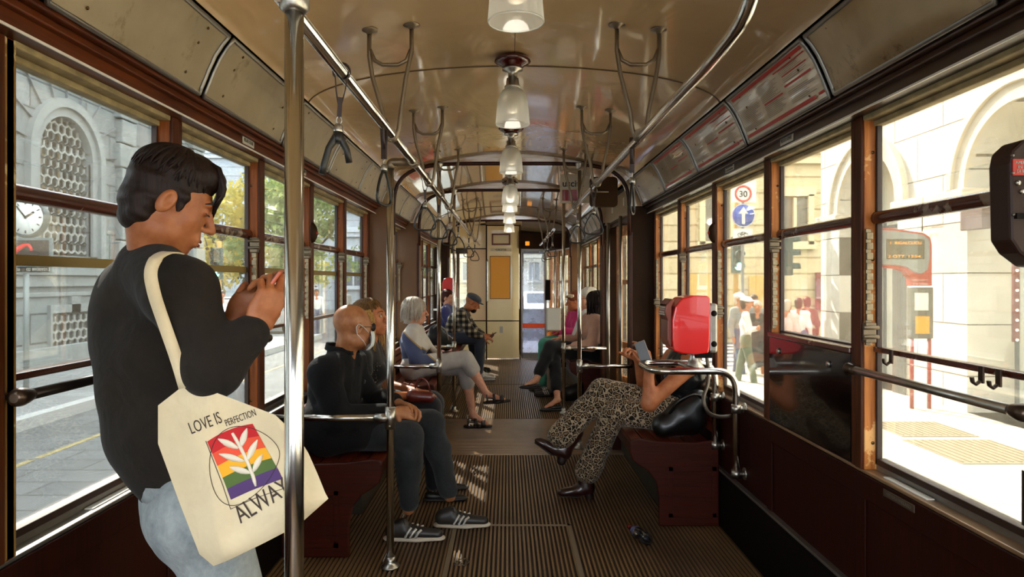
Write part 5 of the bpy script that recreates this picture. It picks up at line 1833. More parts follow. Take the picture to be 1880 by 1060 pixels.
class SDF:
    def __init__(s, k=.02):
        s.p = []; s.k = k

    def cap(s, a, b, ra, rb=None, flat=None, f=1.0, k=None, op='u'):
        s.p.append(('c', np.array(a, float), np.array(b, float), ra, ra if rb is None else rb, None if flat is None else np.array(Vector(flat).normalized()), f, s.k if k is None else k, op)); return s

    def ell(s, c, r, ax=None, k=None, op='u'):
        M = np.eye(3) if ax is None else np.array([list(Vector(v).normalized()) for v in ax])
        s.p.append(('e', np.array(c, float), np.array(r, float), M, None, None, None, s.k if k is None else k, op)); return s

    def chain(s, pts, rs, **kw):
        for i in range(len(pts) - 1): s.cap(pts[i], pts[i + 1], rs[i], rs[i + 1], **kw)
        return s

    def mesh(s, h, smooth=1):
        lo = np.full(3, 1e9); hi = -lo
        bb = []
        for q in s.p:
            if q[0] == 'c':
                m = max(q[3], q[4]) * max(1, q[6]); a = np.minimum(q[1], q[2]) - m; b = np.maximum(q[1], q[2]) + m
            else:
                m = np.sqrt(((q[3] * q[2][:, None]) ** 2).sum(0)); a = q[1] - m; b = q[1] + m
            bb.append((a, b))
            if q[8 if q[0] == 'c' else 8] == 'u':
                lo = np.minimum(lo, a); hi = np.maximum(hi, b)
        lo = lo - 3 * h; hi = hi + 3 * h
        n = np.ceil((hi - lo) / h).astype(int) + 1
        D = np.full(n, 1.0, np.float32)
        ax = [lo[i] + h * np.arange(n[i]) for i in range(3)]
        for q, (a, b) in zip(s.p, bb):
            k = q[7]; op = q[8]; mg = k + 2 * h
            i0 = np.clip(np.floor((a - mg - lo) / h).astype(int), 0, n); i1 = np.clip(np.ceil((b + mg - lo) / h).astype(int) + 1, 0, n)
            if (i1 <= i0).any(): continue
            sl = tuple(slice(i0[i], i1[i]) for i in range(3))
            X, Y, Z = np.meshgrid(ax[0][sl[0]], ax[1][sl[1]], ax[2][sl[2]], indexing='ij')
            Pq = np.stack([X, Y, Z], -1).astype(np.float32)
            if q[0] == 'c':
                pa = Pq - q[1].astype(np.float32); ba = (q[2] - q[1]).astype(np.float32); L = float((ba ** 2).sum()) + 1e-12
                t = np.clip((pa @ ba) / L, 0, 1)
                v = pa - t[..., None] * ba
                if q[5] is not None:
                    fl = q[5].astype(np.float32); vn = v @ fl
                    v = v + fl * (vn * (1 / q[6] - 1))[..., None]
                d = np.sqrt((v ** 2).sum(-1)) - (q[3] + (q[4] - q[3]) * t)
                if q[5] is not None and q[6] < 1: d = d * (.5 + .5 * q[6])
            else:
                w = (Pq - q[1].astype(np.float32)) @ q[3].T.astype(np.float32)
                w = w / q[2].astype(np.float32)
                l = np.sqrt((w ** 2).sum(-1)); g = np.sqrt(((w / q[2].astype(np.float32)) ** 2).sum(-1)) + 1e-6
                d = l * (l - 1) / g
            o = D[sl]
            if op == 'u':
                hh = np.clip(.5 + .5 * (d - o) / k, 0, 1); D[sl] = d * (1 - hh) + o * hh - k * hh * (1 - hh)
            elif op == 's':
                hh = np.clip(.5 - .5 * (o + d) / k, 0, 1); D[sl] = o * (1 - hh) - d * hh + k * hh * (1 - hh)
        ins = D < 0
        nx, ny, nz = ins.shape
        c = sum(ins[i:nx - 1 + i, j:ny - 1 + j, k:nz - 1 + k].astype(np.int8) for i in (0, 1) for j in (0, 1) for k in (0, 1))
        cells = np.argwhere((c > 0) & (c < 8))
        if len(cells) == 0: return np.zeros((0, 3)), np.zeros((0, 4), int)
        off = np.array([(i, j, k) for i in (0, 1) for j in (0, 1) for k in (0, 1)])
        val = np.stack([D[cells[:, 0] + o_[0], cells[:, 1] + o_[1], cells[:, 2] + o_[2]] for o_ in off], 1)
        acc = np.zeros((len(cells), 3)); cnt = np.zeros(len(cells))
        for a in range(8):
            for b in range(a + 1, 8):
                if abs(off[a] - off[b]).sum() == 1:
                    m = (val[:, a] < 0) != (val[:, b] < 0)
                    t = np.where(m, val[:, a] / (val[:, a] - val[:, b] + 1e-12), 0)
                    acc += np.where(m[:, None], off[a] + (off[b] - off[a]) * t[:, None], 0); cnt += m
        vts = lo + h * (cells + acc / cnt[:, None])
        idx = np.full((nx, ny, nz), -1, np.int32); idx[cells[:, 0], cells[:, 1], cells[:, 2]] = np.arange(len(cells))
        quads = []
        for d in range(3):
            e = [slice(None)] * 3; f = [slice(None)] * 3; e[d] = slice(0, -1); f[d] = slice(1, None)
            A = ins[tuple(e)]; B = ins[tuple(f)]
            for flip, mask in ((False, A & ~B), (True, ~A & B)):
                q = np.argwhere(mask); u, v = (d + 1) % 3, (d + 2) % 3
                q = q[(q[:, u] > 0) & (q[:, v] > 0)]
                if len(q) == 0: continue
                c0 = q.copy(); c1 = q.copy(); c1[:, u] -= 1; c2 = c1.copy(); c2[:, v] -= 1; c3 = q.copy(); c3[:, v] -= 1
                Q = np.stack([idx[x[:, 0], x[:, 1], x[:, 2]] for x in (c0, c1, c2, c3)], 1)
                quads.append(Q[:, ::-1] if flip else Q)
        Q = np.concatenate(quads); Q = Q[(Q >= 0).all(1)]
        for _ in range(smooth):
            sm = np.zeros_like(vts); ct = np.zeros(len(vts))
            for a in range(4):
                b = (a + 1) % 4
                np.add.at(sm, Q[:, a], vts[Q[:, b]]); np.add.at(ct, Q[:, a], 1)
            vts = .55 * vts + .45 * sm / np.maximum(ct, 1)[:, None]
        return vts, Q


def _normals(v, q):
    n = np.cross(v[q[:, 2]] - v[q[:, 0]], v[q[:, 3]] - v[q[:, 1]])
    out = np.zeros_like(v)
    for a in range(4): np.add.at(out, q[:, a], n)
    return out / (np.linalg.norm(out, axis=1)[:, None] + 1e-12)


def wrinkle(v, q, amp, freq, seed, axis=None):
    rs = np.random.RandomState(seed); n = _normals(v, q); d = np.zeros(len(v))
    for i in range(9):
        w = rs.normal(size=3); w /= np.linalg.norm(w)
        if axis is not None: w = w * .45 + np.array(axis) * np.sign(rs.normal()) * .8
        ph = rs.uniform(0, 6.28); fr = freq * rs.uniform(.5, 1.8)
        wob = 1.2 * np.sin(v @ rs.normal(size=3) * freq * .35 + ph)
        d += np.sin(v @ w * fr + ph + wob) / 9 ** .5 * (1.2 if fr < freq else .7)
    # sharpen into folds
    d = np.sign(d) * np.abs(d) ** .8
    return v + n * (amp * d)[:, None]


def mesh_obj(name, shells, mat, parent, smooth=True):
    vs, qs, o = [], [], 0
    for v, q in shells:
        vs.append(v); qs.append(q + o); o += len(v)
    v = np.concatenate(vs); q = np.concatenate(qs)
    w = np.array(_wloc(parent)) if parent else 0
    v = v - w
    me = bpy.data.meshes.new(name)
    me.vertices.add(len(v)); me.vertices.foreach_set('co', v.astype(np.float32).ravel())
    me.loops.add(len(q) * 4); me.loops.foreach_set('vertex_index', q.astype(np.int32).ravel())
    me.polygons.add(len(q)); me.polygons.foreach_set('loop_start', np.arange(0, len(q) * 4, 4, dtype=np.int32))
    me.polygons.foreach_set('loop_total', np.full(len(q), 4, np.int32))
    me.update(calc_edges=True); me.validate()
    me.polygons.foreach_set('use_smooth', [True] * len(me.polygons))
    for m in (mat if isinstance(mat, (list, tuple)) else [mat]): me.materials.append(m)
    ob = bpy.data.objects.new(name, me); COL.objects.link(ob)
    if parent: ob.parent = parent
    return ob


# ---- materials of the people
def skin(name, c0, c1, rough=.48):
    if name in MATS: return MATS[name]
    t = NT(name)
    c = t.ramp(t.noise(t.coords(), 22, 6, .6), [(.3, c0), (.7, c1)])
    t.bsdf(c, rough, 0, .35, sub=.04)
    t.bump(t.noise(t.coords(), 420, 3), .12, .0006)
    MATS[name] = t.m
    return t.m


def cloth(name, c0, c1, rough=.85, sheen=.2, scale=4, weave=700, bumps=.25, fold=0, foldscale=12):
    if name in MATS: return MATS[name]
    t = NT(name)
    c = t.ramp(t.noise(t.coords(), scale, 7, .7), [(.3, c0), (.7, c1)])
    t.bsdf(c, rough, 0, .25, sheen=sheen)
    t.bump(t.noise(t.coords(), weave, 2), bumps, .0012)
    if fold:
        nrm = t.b.inputs['Normal'].links[0].from_socket
        b2 = t.n('ShaderNodeBump'); b2.inputs['Strength'].default_value = fold; b2.inputs['Distance'].default_value = .02
        t.l(t.noise(t.coords(), foldscale, 3, .5, 1.2), b2.inputs['Height']); t.l(nrm, b2.inputs['Normal']); t.l(b2.outputs[0], t.b.inputs['Normal'])
    MATS[name] = t.m
    return t.m


def hairmat(name, c0, c1, sc=(60, 60, 6)):
    if name in MATS: return MATS[name]
    t = NT(name)
    g = t.noise(t.coords(sc), 3, 5, .6, .4)
    c = t.ramp(g, [(.3, c0), (.7, c1)])
    t.bsdf(c, .55, 0, .22)
    t.bump(g, .5, .004)
    MATS[name] = t.m
    return t.m


class Head:
    def __init__(s, c, f, up=(0, 0, 1), k=1.0):
        s.c = V(c); s.f = V(f).normalized(); u = V(up); s.u = (u - s.f * u.dot(s.f)).normalized(); s.r = s.f.cross(s.u); s.k = k

    def p(s, x, y, z): return s.c + (s.r * x + s.f * y + s.u * z) * s.k

    @property
    def ax(s): return (s.r, s.f, s.u)

    def ell(s, S_, x, y, z, rx, ry, rz, **kw): S_.ell(s.p(x, y, z), (rx * s.k, ry * s.k, rz * s.k), s.ax, **kw)


def head_prims(S_, H, neck, neck_r=.056, female=False, nose=1.0):
    k = H.k
    H.ell(S_, 0, -.020, .034, .073, .093, .083)
    H.ell(S_, 0, .020, -.008, .060, .068, .088, k=.03)
    H.ell(S_, 0, .032, -.062, .046 if female else .051, .050, .046, k=.03)
    H.ell(S_, 0, .066, -.098, .018, .016, .016, k=.022)
    for x in (-1, 1):
        H.ell(S_, x * .038, .052, -.022, .022, .020, .024, k=.02)
        H.ell(S_, x * .047, .005, -.072, .018, .035, .022, k=.025)
    S_.cap(H.p(-.038, .078, .030), H.p(.038, .078, .030), .0085 * k, k=.014)
    for x in (-1, 1): H.ell(S_, x * .031, .092, .010, .017, .013, .011, k=.010, op='s')
    for x in (-1, 1): H.ell(S_, x * .031, .0755, .009, .0135, .0125, .0105, k=.004)
    S_.cap(H.p(0, .084, .018), H.p(0, .084 + .026 * nose, -.024), .0075 * k, .0105 * k, k=.008)
    H.ell(S_, 0, .088 + .022 * nose, -.028, .0105, .011, .0095, k=.006)
    for x in (-1, 1): H.ell(S_, x * .011, .096, -.031, .0075, .010, .0075, k=.005)
    H.ell(S_, 0, .080, -.064, .026, .016, .020, k=.014)
    S_.cap(H.p(-.018, .090, -.061), H.p(.018, .090, -.061), .0052 * k, k=.005)
    S_.cap(H.p(-.016, .090, -.073), H.p(.016, .090, -.073), .0062 * k, k=.005)
    S_.cap(H.p(-.022, .099, -.067), H.p(.022, .099, -.067), .0032 * k, k=.003, op='s')
    for x in (-1, 1):
        a = (H.r, (H.f * .95 - H.u * .25), (H.u * .95 + H.f * .25))
        S_.ell(H.p(x * .076, -.010, -.004), (.010 * k, .019 * k, .031 * k), a, k=.006)
        S_.ell(H.p(x * .0865, -.004, .001), (.0095 * k, .0095 * k, .0195 * k), a, k=.003, op='s')
    S_.cap(H.p(0, -.028, -.055), neck, neck_r, neck_r * 1.08, k=.03)


def eyes(H, parent, iris='3a2a1a', closed=False, lashes='1a120c', brow='1d130c', browt=.0035):
    if not closed:
        o = MB()
        for x in (-1, 1): o.lathe(H.p(x * .031, .0745, .009), [(.0001, .0148 * H.k), (.004 * H.k, .0142 * H.k), (.0075 * H.k, .0125 * H.k), (.0108 * H.k, .009 * H.k)][::-1], 14, axis=H.f)
        e = o.build('eye', plain('eye_white', 'd8cfc4', .25), parent)
        o = MB()
        for x in (-1, 1): o.lathe(H.p(x * .031, .0745, .008), [(0.0001, .0155 * H.k), (.0045 * H.k, .0148 * H.k)][::-1], 12, axis=H.f)
        o.build('iris', plain('iris_' + iris, iris, .2), e)
    o = MB()
    for x in (-1, 1):
        o.tube([H.p(x * .018, .0865, .009), H.p(x * .026, .0915, .0165 if not closed else .004), H.p(x * .036, .089, .0165 if not closed else .004), H.p(x * .045, .080, .008)], [.0007, .0014, .0014, .0007], 6)
    o.build('eyelash', plain('lash', lashes, .6), parent)
    o = MB()
    for x in (-1, 1):
        o.tube([H.p(x * .013, .092, .030), H.p(x * .026, .0925, .036), H.p(x * .040, .085, .036), H.p(x * .052, .070, .028)], [browt * .7, browt, browt * .9, browt * .3], 6, flat=.6)
    o.build('eyebrow', plain('brow_' + brow, brow, .8), parent)


def lips(H, parent, col='8a3c30'):
    o = MB()
    o.tube([H.p(-.021, .0905, -.066), H.p(-.008, .0975, -.0615), H.p(0, .0985, -.063), H.p(.008, .0975, -.0615), H.p(.021, .0905, -.066)], [.001, .0036, .0034, .0036, .001], 8)
    o.tube([H.p(-.019, .0905, -.0685), H.p(-.007, .0975, -.0735), H.p(.007, .0975, -.0735), H.p(.019, .0905, -.0685)], [.001, .0042, .0042, .001], 8)
    o.build('lips', plain('lips_' + col, col, .4), parent)


def locks(H, parent, mat, n, seed, az=(-180, 180), start=(.0, .02), end=(.75, 1.05), drop=(0, 0), r=.0045, R=(.082, .103, .092), c=(0, -.020, .034), name='hair_lock', out=1.0, fall=None, jitter=.12):
    """tapered locks lying over the skull: az around the crown (0 = forward), polar angle from start to end (units of pi/2)"""
    rnd = random.Random(seed); o = MB()
    for i in range(n):
        a = math.radians(rnd.uniform(*az)); p0 = rnd.uniform(*start) * PI / 2; p1 = rnd.uniform(*end) * PI / 2
        pts = []
        for k in range(7):
            t = k / 6; ph = p0 + (p1 - p0) * t; aa = a + jitter * math.sin(t * 3 + i) * t
            q = out * (1 + .02 * math.sin(i * 1.7))
            pts.append(H.p(c[0] + R[0] * q * math.sin(ph) * math.sin(aa), c[1] + R[1] * q * math.sin(ph) * math.cos(aa), c[2] + R[2] * q * math.cos(ph)))
        d = rnd.uniform(*drop)
        if d > 0:
            last = pts[-1]; dv = V(fall) if fall else V(0, 0, -1)
            dv = dv.normalized(); wob = V(rnd.uniform(-1, 1), rnd.uniform(-1, 1), 0) * .012
            for k in range(1, 5): pts.append(last + dv * d * k / 4 + wob * math.sin(k * .9))
        m = len(pts); o.tube(pts, [r * (.6 + .8 * math.sin(PI * min(1, (j + .6) / m))) * (1 - .75 * (j / (m - 1)) ** 2.2) for j in range(m)], 5, flat=1.5)
    ob = o.build(name, mat, parent, recalc=False)
    ob['kind'] = 'stuff'
    return ob


def hand_prims(S_, w, d, n, side, curl=(20, 25, 25), spread=1.0, size=1.0, thumb=(.55, .8, .3), thumb_curl=18, curls=None):
    """w wrist, d direction wrist->knuckles, n palm normal, side +1/-1 picks the thumb side"""
    w = V(w); d = V(d).normalized(); n = V(n); n = (n - d * n.dot(d)).normalized(); t = d.cross(n) * side
    z = size
    S_.cap(w - d * .03, w + d * .02, .024 * z, .023 * z, flat=n, f=.75, k=.012)
    S_.ell(w + d * .050 * z, (.036 * z, .046 * z, .0145 * z), (t, d, n), k=.010)
    K = [(.090, .029), (.094, .010), (.089, -.009), (.080, -.026)]
    Ls = [(.040, .024, .020), (.044, .028, .021), (.041, .026, .020), (.032, .019, .018)]
    for i in range(4):
        kb = w + d * K[i][0] * z + t * K[i][1] * z * spread
        S_.cap(w + d * .03 * z + t * K[i][1] * .6 * z, kb, .011 * z, .0098 * z, k=.008)
        a = 0; p = kb; cs = curls[i] if curls else curl
        sp = t * (K[i][1] * 2.2 * (spread - .6))
        for j in range(3):
            a += math.radians(cs[j])
            dv = (d * math.cos(a) + n * math.sin(a) + sp * (1 if j == 0 else .5)).normalized()
            q = p + dv * Ls[i][j] * z
            r0 = (.0092, .0084, .0077, .0068)
            S_.cap(p, q, r0[j] * z * (.88 if i == 3 else 1), r0[j + 1] * z * (.88 if i == 3 else 1), k=.003)
            p = q
    tb = w + d * .022 * z + t * .024 * z
    tv = (d * thumb[0] + t * thumb[1] + n * thumb[2]).normalized()
    p = tb
    for j, (L, ra, rb) in enumerate(((.042, .0135, .0115), (.032, .011, .0098), (.026, .0096, .0076))):
        q = p + tv * L * z; S_.cap(p, q, ra * z, rb * z, k=.006); p = q
        tv = (tv + d * math.radians(thumb_curl) * 1.2 + n * math.radians(thumb_curl) * .4 - t * math.radians(thumb_curl) * .6).normalized()
    return p


def shoe(parent, heel, toe, up=(0, 0, 1), kind='sneaker', cols=('26221f', 'd9cfc4'), size=1.0, name='shoe', h=.0045):
    """heel and toe points on the sole line"""
    heel, toe, up = V(heel), V(toe), V(up); d = (toe - heel).normalized(); up = (up - d * up.dot(d)).normalized(); w = d.cross(up); L = (toe - heel).length
    S_ = SDF(.018)
    pt = lambda a, b, c=0: heel + d * L * a + up * b + w * c
    if kind == 'sandal':
        S_.cap(pt(.08, .016), pt(.6, .014), .028, .037, flat=up, f=.35); S_.cap(pt(.6, .014), pt(.93, .014), .037, .028, flat=up, f=.35)
    elif kind == 'flat':
        S_.cap(pt(.12, .028), pt(.5, .024), .031, .030, flat=up, f=.9); S_.cap(pt(.5, .022), pt(.90, .017), .034, .020, flat=up, f=.6)
        S_.ell(pt(.34, .066), (.085, .030, .030), (d, w, up), k=.012, op='s')
    else:
        S_.cap(pt(.13, .045), pt(.42, .042), .036, .036); S_.cap(pt(.42, .040), pt(.88, .030), .037, .028, flat=up, f=.85)
        S_.cap(pt(.16, .06), pt(.30, .075), .034, .034)
        if kind == 'boot': S_.cap(pt(.20, .06), pt(.17, .19), .038, .043); S_.cap(pt(.8, .028), pt(.97, .024), .026, .012, flat=up, f=.75)
    m = plain('shoe_' + cols[0], cols[0], .45 if kind != 'boot' else .28, coat=.3 if kind == 'boot' else 0, var=.15, vscale=30)
    body = mesh_obj(name, [S_.mesh(h)], m, parent)
    S_ = SDF(.01)
    if kind == 'boot':
        S_.cap(pt(.12, -.002), pt(.16, .03), .028, .030, k=.004); S_.cap(pt(.5, .004), pt(.93, .008), .032, .018, flat=up, f=.25)
    else:
        S_.cap(pt(.10, .008), pt(.55, .008), .036, .042, flat=up, f=.36); S_.cap(pt(.55, .008), pt(.90, .010), .042, .034, flat=up, f=.38)
    mesh_obj('sole', [S_.mesh(h)], plain('sole_' + cols[1], cols[1], .6), body)
    if kind == 'sneaker':
        for s_ in (-1, 1):
            for i in range(3):
                a = .36 + .085 * i
                o = MB(); o.tube([pt(a + .10, .072 - .006 * i, s_ * .030), pt(a + .05, .050, s_ * .0375), pt(a, .022, s_ * .0395)], .0055, 6, flat=1.3)
                o.build('white_stripe', M_white_edge, body)
        o = MB()
        for i in range(5): o.tube([pt(.36 + .055 * i, .086 - .007 * i, -.016), pt(.375 + .055 * i, .089 - .007 * i, 0), pt(.36 + .055 * i, .086 - .007 * i, .016)], .0028, 6)
        o.tube([pt(.36, .09, 0), pt(.33, .105, .02), pt(.36, .085, .03)], .0022, 6); o.tube([pt(.36, .09, 0), pt(.33, .105, -.02), pt(.37, .08, -.03)], .0022, 6)
        o.build('laces', plain('laces_black', '14110f', .7), body)
    if kind == 'sandal':
        for a0, a1, hh in ((.62, .78, .052), (.36, .46, .070), (.10, .16, .075)):
            o = MB(); rows = []
            for a in (a0, a1):
                rows.append([pt(a, .012 + hh * .98 * math.sin(PI * q / 10) ** .7, .043 * math.cos(PI * q / 10)) for q in range(11)])
            o.sheet(rows, .003); o.build('strap', m, body)
        o = MB(); o.tube([pt(.16, .055, -.038), pt(.4, .05, -.043)], .006, 6, flat=1.4); o.tube([pt(.16, .055, .038), pt(.4, .05, .043)], .006, 6, flat=1.4); o.build('side_strap', m, body)
    return body


def person(label, J, skin_m, top, pants, head, hands=None, shoes=None, hd=.0045, hb=.008, female=False, top_k=1.0, seed=1, name='person', group=None, seated=True, bodyscale=1.0, nose=1.0, topfold=.0035, neck_r=.052, wrink_top=36, hhand=.0036):
    """J: joints. top: dict(mat, r, sleeve 0..1..2); pants: dict(mat, r, leg 0..2). returns root, Head, parts dict"""
    H = head
    root = empty(name, (J['pelvis'].x, J['pelvis'].y, 0.0 if not seated else 0.0), label, 'person', group)
    b = bodyscale
    side = (J['shR'] - J['shL']).normalized()
    upv = (J['neck'] - J['pelvis']).normalized(); fw = upv.cross(side).normalized() * -1
    if fw.dot(H.f) < 0 and abs(fw.dot(H.f)) > .3: fw = -fw
    parts = {}
    # skin: head shell, body shell, hand shells: one mesh
    Sh = SDF(.02); head_prims(Sh, H, J['neck'] - upv * .03, neck_r, female, nose)
    shells = [Sh.mesh(hd)]
    Sb = SDF(.03)
    Sb.cap(J['pelvis'], J['chest'], .10 * b, .115 * b, flat=fw, f=.7)
    Sb.cap(J['chest'], J['neck'], .11 * b, .045, flat=fw, f=.75); Sb.cap(J['neck'] - upv * .06, H.p(0, -.03, -.06), .05, .045)
    for q in 'RL':
        Sb.cap(J['neck'] - upv * .04, J['sh' + q], .045, .048 * b); Sb.cap(J['sh' + q], J['el' + q], .046 * b, .036 * b); Sb.cap(J['el' + q], J['wr' + q], .037 * b, .024 * b)
        if 'elbow_r' in J: pass
        Sb.cap(J['hip' + q], J['kn' + q], .072 * b, .050 * b); Sb.cap(J['kn' + q], J['kn' + q].lerp(J['an' + q], .35), .050 * b, .048 * b); Sb.cap(J['kn' + q].lerp(J['an' + q], .35), J['an' + q], .048 * b, .032 * b)
        if 'toe' + q in J:
            Sb.cap(J['an' + q] , J['toe' + q] , .030, .022, k=.02)
    Sb_h = hb if not J.get('fine') else J['fine']
    shells.append(Sb.mesh(Sb_h))
    if hands:
        for q, kw in hands.items():
            S2 = SDF(.008); e = J['el' + q].lerp(J['wr' + q], .55); S2.cap(e, J['wr' + q], .029 * b, .0235 * b, k=.01)
            kw = dict(kw); d = kw.pop('d'); n = kw.pop('n'); sd = kw.pop('side'); hand_prims(S2, J['wr' + q], d, n, sd, **kw); shells.append(S2.mesh(hhand))
    parts['body'] = mesh_obj('body', shells, skin_m, root)
    # top
    r = r_top = top.get('r', 1.0); S3 = SDF(.045)
    g = .016 * r
    dp = .68
    S3.cap(J['pelvis'] - upv * .02 + (J['chest'] - J['pelvis']) * top.get('low', 0.0), J['pelvis'].lerp(J['chest'], .5), .125 * b + g, .122 * b + g, flat=fw, f=dp)
    S3.cap(J['pelvis'].lerp(J['chest'], .5), J['chest'], .122 * b + g, .145 * b + g, flat=fw, f=dp)
    S3.cap(J['chest'], J['chest'].lerp(J['neck'], .72), .145 * b + g, .062 + g, flat=fw, f=dp)
    if female:
        for s_ in (-1, 1): S3.ell(J['chest'] + side * s_ * .065 + fw * .085 - upv * .03, (.062, .060, .062), k=.04)
    sl = top.get('sleeve', 2); g0 = g; g = .016 * top.get('ar', r_top)
    for q in 'RL':
        if sl > 0:
            S3.cap(J['neck'].lerp(J['sh' + q], .35) - upv * .02, J['sh' + q], .05 + g, .056 * b + g, k=.05)
            if sl >= 1: S3.cap(J['sh' + q], J['el' + q], .054 * b + g, .045 * b + g, k=.03)
            else: S3.cap(J['sh' + q], J['sh' + q].lerp(J['el' + q], sl), .054 * b + g, .052 * b + g, k=.03)
            if sl > 1: S3.cap(J['el' + q], J['el' + q].lerp(J['wr' + q], sl - 1.06), .045 * b + g, .030 * b + g * .9, k=.02)
        else:
            S3.cap(J['neck'].lerp(J['sh' + q], .45) - upv * .02, J['neck'].lerp(J['sh' + q], .6) - upv * .05, .03 + g * .5, .05, k=.05)
    for args in top.get('extra', []): S3.cap(*args)
    v, qd = S3.mesh(top.get('h', hb)); v = wrinkle(v, qd, topfold, wrink_top, seed)
    parts['top'] = mesh_obj(top.get('name', 'shirt'), [(v, qd)], top['mat'], root)
    # trousers
    r = pants.get('r', 1.0); g = .012 * r; S4 = SDF(.04)
    pc = J['pelvis']
    S4.cap(J['hipR'] + (pc - J['hipR']) * .25, J['hipL'] + (pc - J['hipL']) * .25, .108 * b + g, .108 * b + g, flat=(upv if not seated else fw), f=.95)
    S4.cap(pc, pc + upv * .06, .118 * b + g, .115 * b + g, flat=fw, f=.72)
    for args in pants.get('extra', []): S4.cap(*args)
    ln = pants.get('leg', 2)
    kt, kb_ = pants.get('flare', (1, 1))
    for q in 'RL':
        S4.cap(J['hip' + q], J['kn' + q], .082 * b + g, .058 * b + g, k=.03)
        if ln > 1:
            e = J['kn' + q].lerp(J['an' + q], ln - 1)
            S4.cap(J['kn' + q], J['kn' + q].lerp(e, .4), .058 * b + g, .054 * b + g, k=.02)
            S4.cap(J['kn' + q].lerp(e, .4), e, (.054 * b + g), (.040 * b + g) * kb_, k=.02)
    v, qd = S4.mesh(pants.get('h', hb)); v = wrinkle(v, qd, pants.get('fold', .0035), 34, seed + 7)
    parts['pants'] = mesh_obj(pants.get('name', 'trousers'), [(v, qd)], pants['mat'], root)
    if shoes:
        for q in 'RL':
            if ('heel' + q) in J: parts['shoe' + q] = shoe(root, J['heel' + q], J['tip' + q], J.get('up' + q, (0, 0, 1)), **shoes)
    parts['fw'] = fw; parts['side'] = side; parts['up'] = upv
    return root, parts
# ================================================================== PEOPLE
SK_A = skin('skin_tan', '8a4d2b', 'ad6d44')
SK_B = skin('skin_bald', '8f5736', 'b37a52', .4)
SK_C = skin('skin_warm', 'a35e38', 'c47c52')
SK_P = skin('skin_pale', 'c08264', 'd9a184')


def sit(px, y, s, fy=0.0, z=.56, lean=0.0, kx=.42):
    """joints of a seated adult; s=+1 faces +x; px pelvis x"""
    o = {}
    f = V(s, fy, 0).normalized(); r = f.cross(V(0, 0, 1)); pel = V(px, y, z); o['pelvis'] = pel
    o['chest'] = pel + V(0, 0, .25) + f * (.02 + lean * .5); o['neck'] = pel + V(0, 0, .40) + f * (.03 + lean)
    for q, d in (('R', 1), ('L', -1)):
        o['sh' + q] = o['neck'] + r * d * .175 - V(0, 0, .07); o['el' + q] = o['sh' + q] + r * d * .04 + f * .10 - V(0, 0, .24)
        o['wr' + q] = o['el' + q] + f * .20 - r * d * .10 + V(0, 0, .02); o['hip' + q] = pel + r * d * .09
        o['kn' + q] = pel + r * d * .11 + f * kx; o['an' + q] = o['kn' + q] + V(0, 0, -.45) + f * .02
        h = V(o['an' + q]); h.z = .002; o['heel' + q] = h - f * .06; o['tip' + q] = h + f * .20
    return o


# ---------------------------------------------------------------- A: standing man with the tote bag
YA = 1.66
J = {'pelvis': P(362, 925, 1.68), 'chest': P(285, 640, 1.70), 'neck': P(283, 478, 1.66),
     'shR': P(334, 540, 1.53), 'shL': P(250, 552, 1.84), 'elR': P(394, 675, 1.49), 'elL': P(385, 690, 1.80),
     'wrR': P(464, 606, 1.53), 'wrL': P(425, 592, 1.68)}
J['hipR'] = J['pelvis'] + V(.055, -.075, 0); J['hipL'] = J['pelvis'] + V(-.055, .075, 0)
J['knR'] = V(-.66, 1.60, .44); J['knL'] = V(-.74, 1.78, .44); J['anR'] = V(-.68, 1.62, .09); J['anL'] = V(-.78, 1.80, .09)
for q in 'RL':
    h = V(J['an' + q]); h.z = .002; J['heel' + q] = h - V(.05, .04, 0); J['tip' + q] = h + V(.17, .13, 0)
HA = Head(P(315, 372, 1.64), (.82, .42, -.40), (.15, 0, 1), .97)
M_sweater = cloth('charcoal_sweater', '191512', '272019', .98, .03, 9, 900, .35, .35, 9)
M_jeansA = cloth('light_denim', '6f777c', 'a3a9a8', .9, .1, 14, 1200, .4, .4, 10)
rootA, pA_ = person('standing young man in a charcoal sweater looking down at his phone', J, SK_A, dict(mat=M_sweater, r=1.5, ar=1.0, sleeve=1.92, h=.0065, name='sweater', low=.24, extra=[(P(268, 492, 1.68), P(238, 545, 1.80), .070, .085), (P(272, 484, 1.66), P(316, 520, 1.56), .058, .068), (P(268, 580, 1.74), P(282, 780, 1.72), .122, .118), (P(300, 790, 1.69), P(322, 830, 1.69), .120, .118)]), dict(mat=M_jeansA, r=1.2, h=.008, fold=.006, name='jeans'),
                    HA, hands={'R': dict(d=(.42, .22, .88), n=(-.60, .72, .30), side=-1, curls=[(18, 35, 30), (35, 55, 40), (45, 60, 40), (50, 60, 40)], thumb=(.75, .35, .55), size=1.05),
                               'L': dict(d=(.62, -.05, .78), n=(.45, -.62, .35), side=1, curls=[(30, 35, 30), (35, 40, 35), (40, 45, 35), (45, 50, 40)], thumb=(.6, .6, .35), size=1.02)},
                    shoes=dict(cols=('d8d5cf', 'c8c4bb'), size=1.0), hd=.0030, hb=.009, seated=False, seed=3, topfold=.0050, nose=.95, neck_r=.054, wrink_top=26, hhand=.0030)
eyes(HA, rootA, closed=True, brow='140b07', browt=.0045); lips(HA, rootA, '7c3a2c')
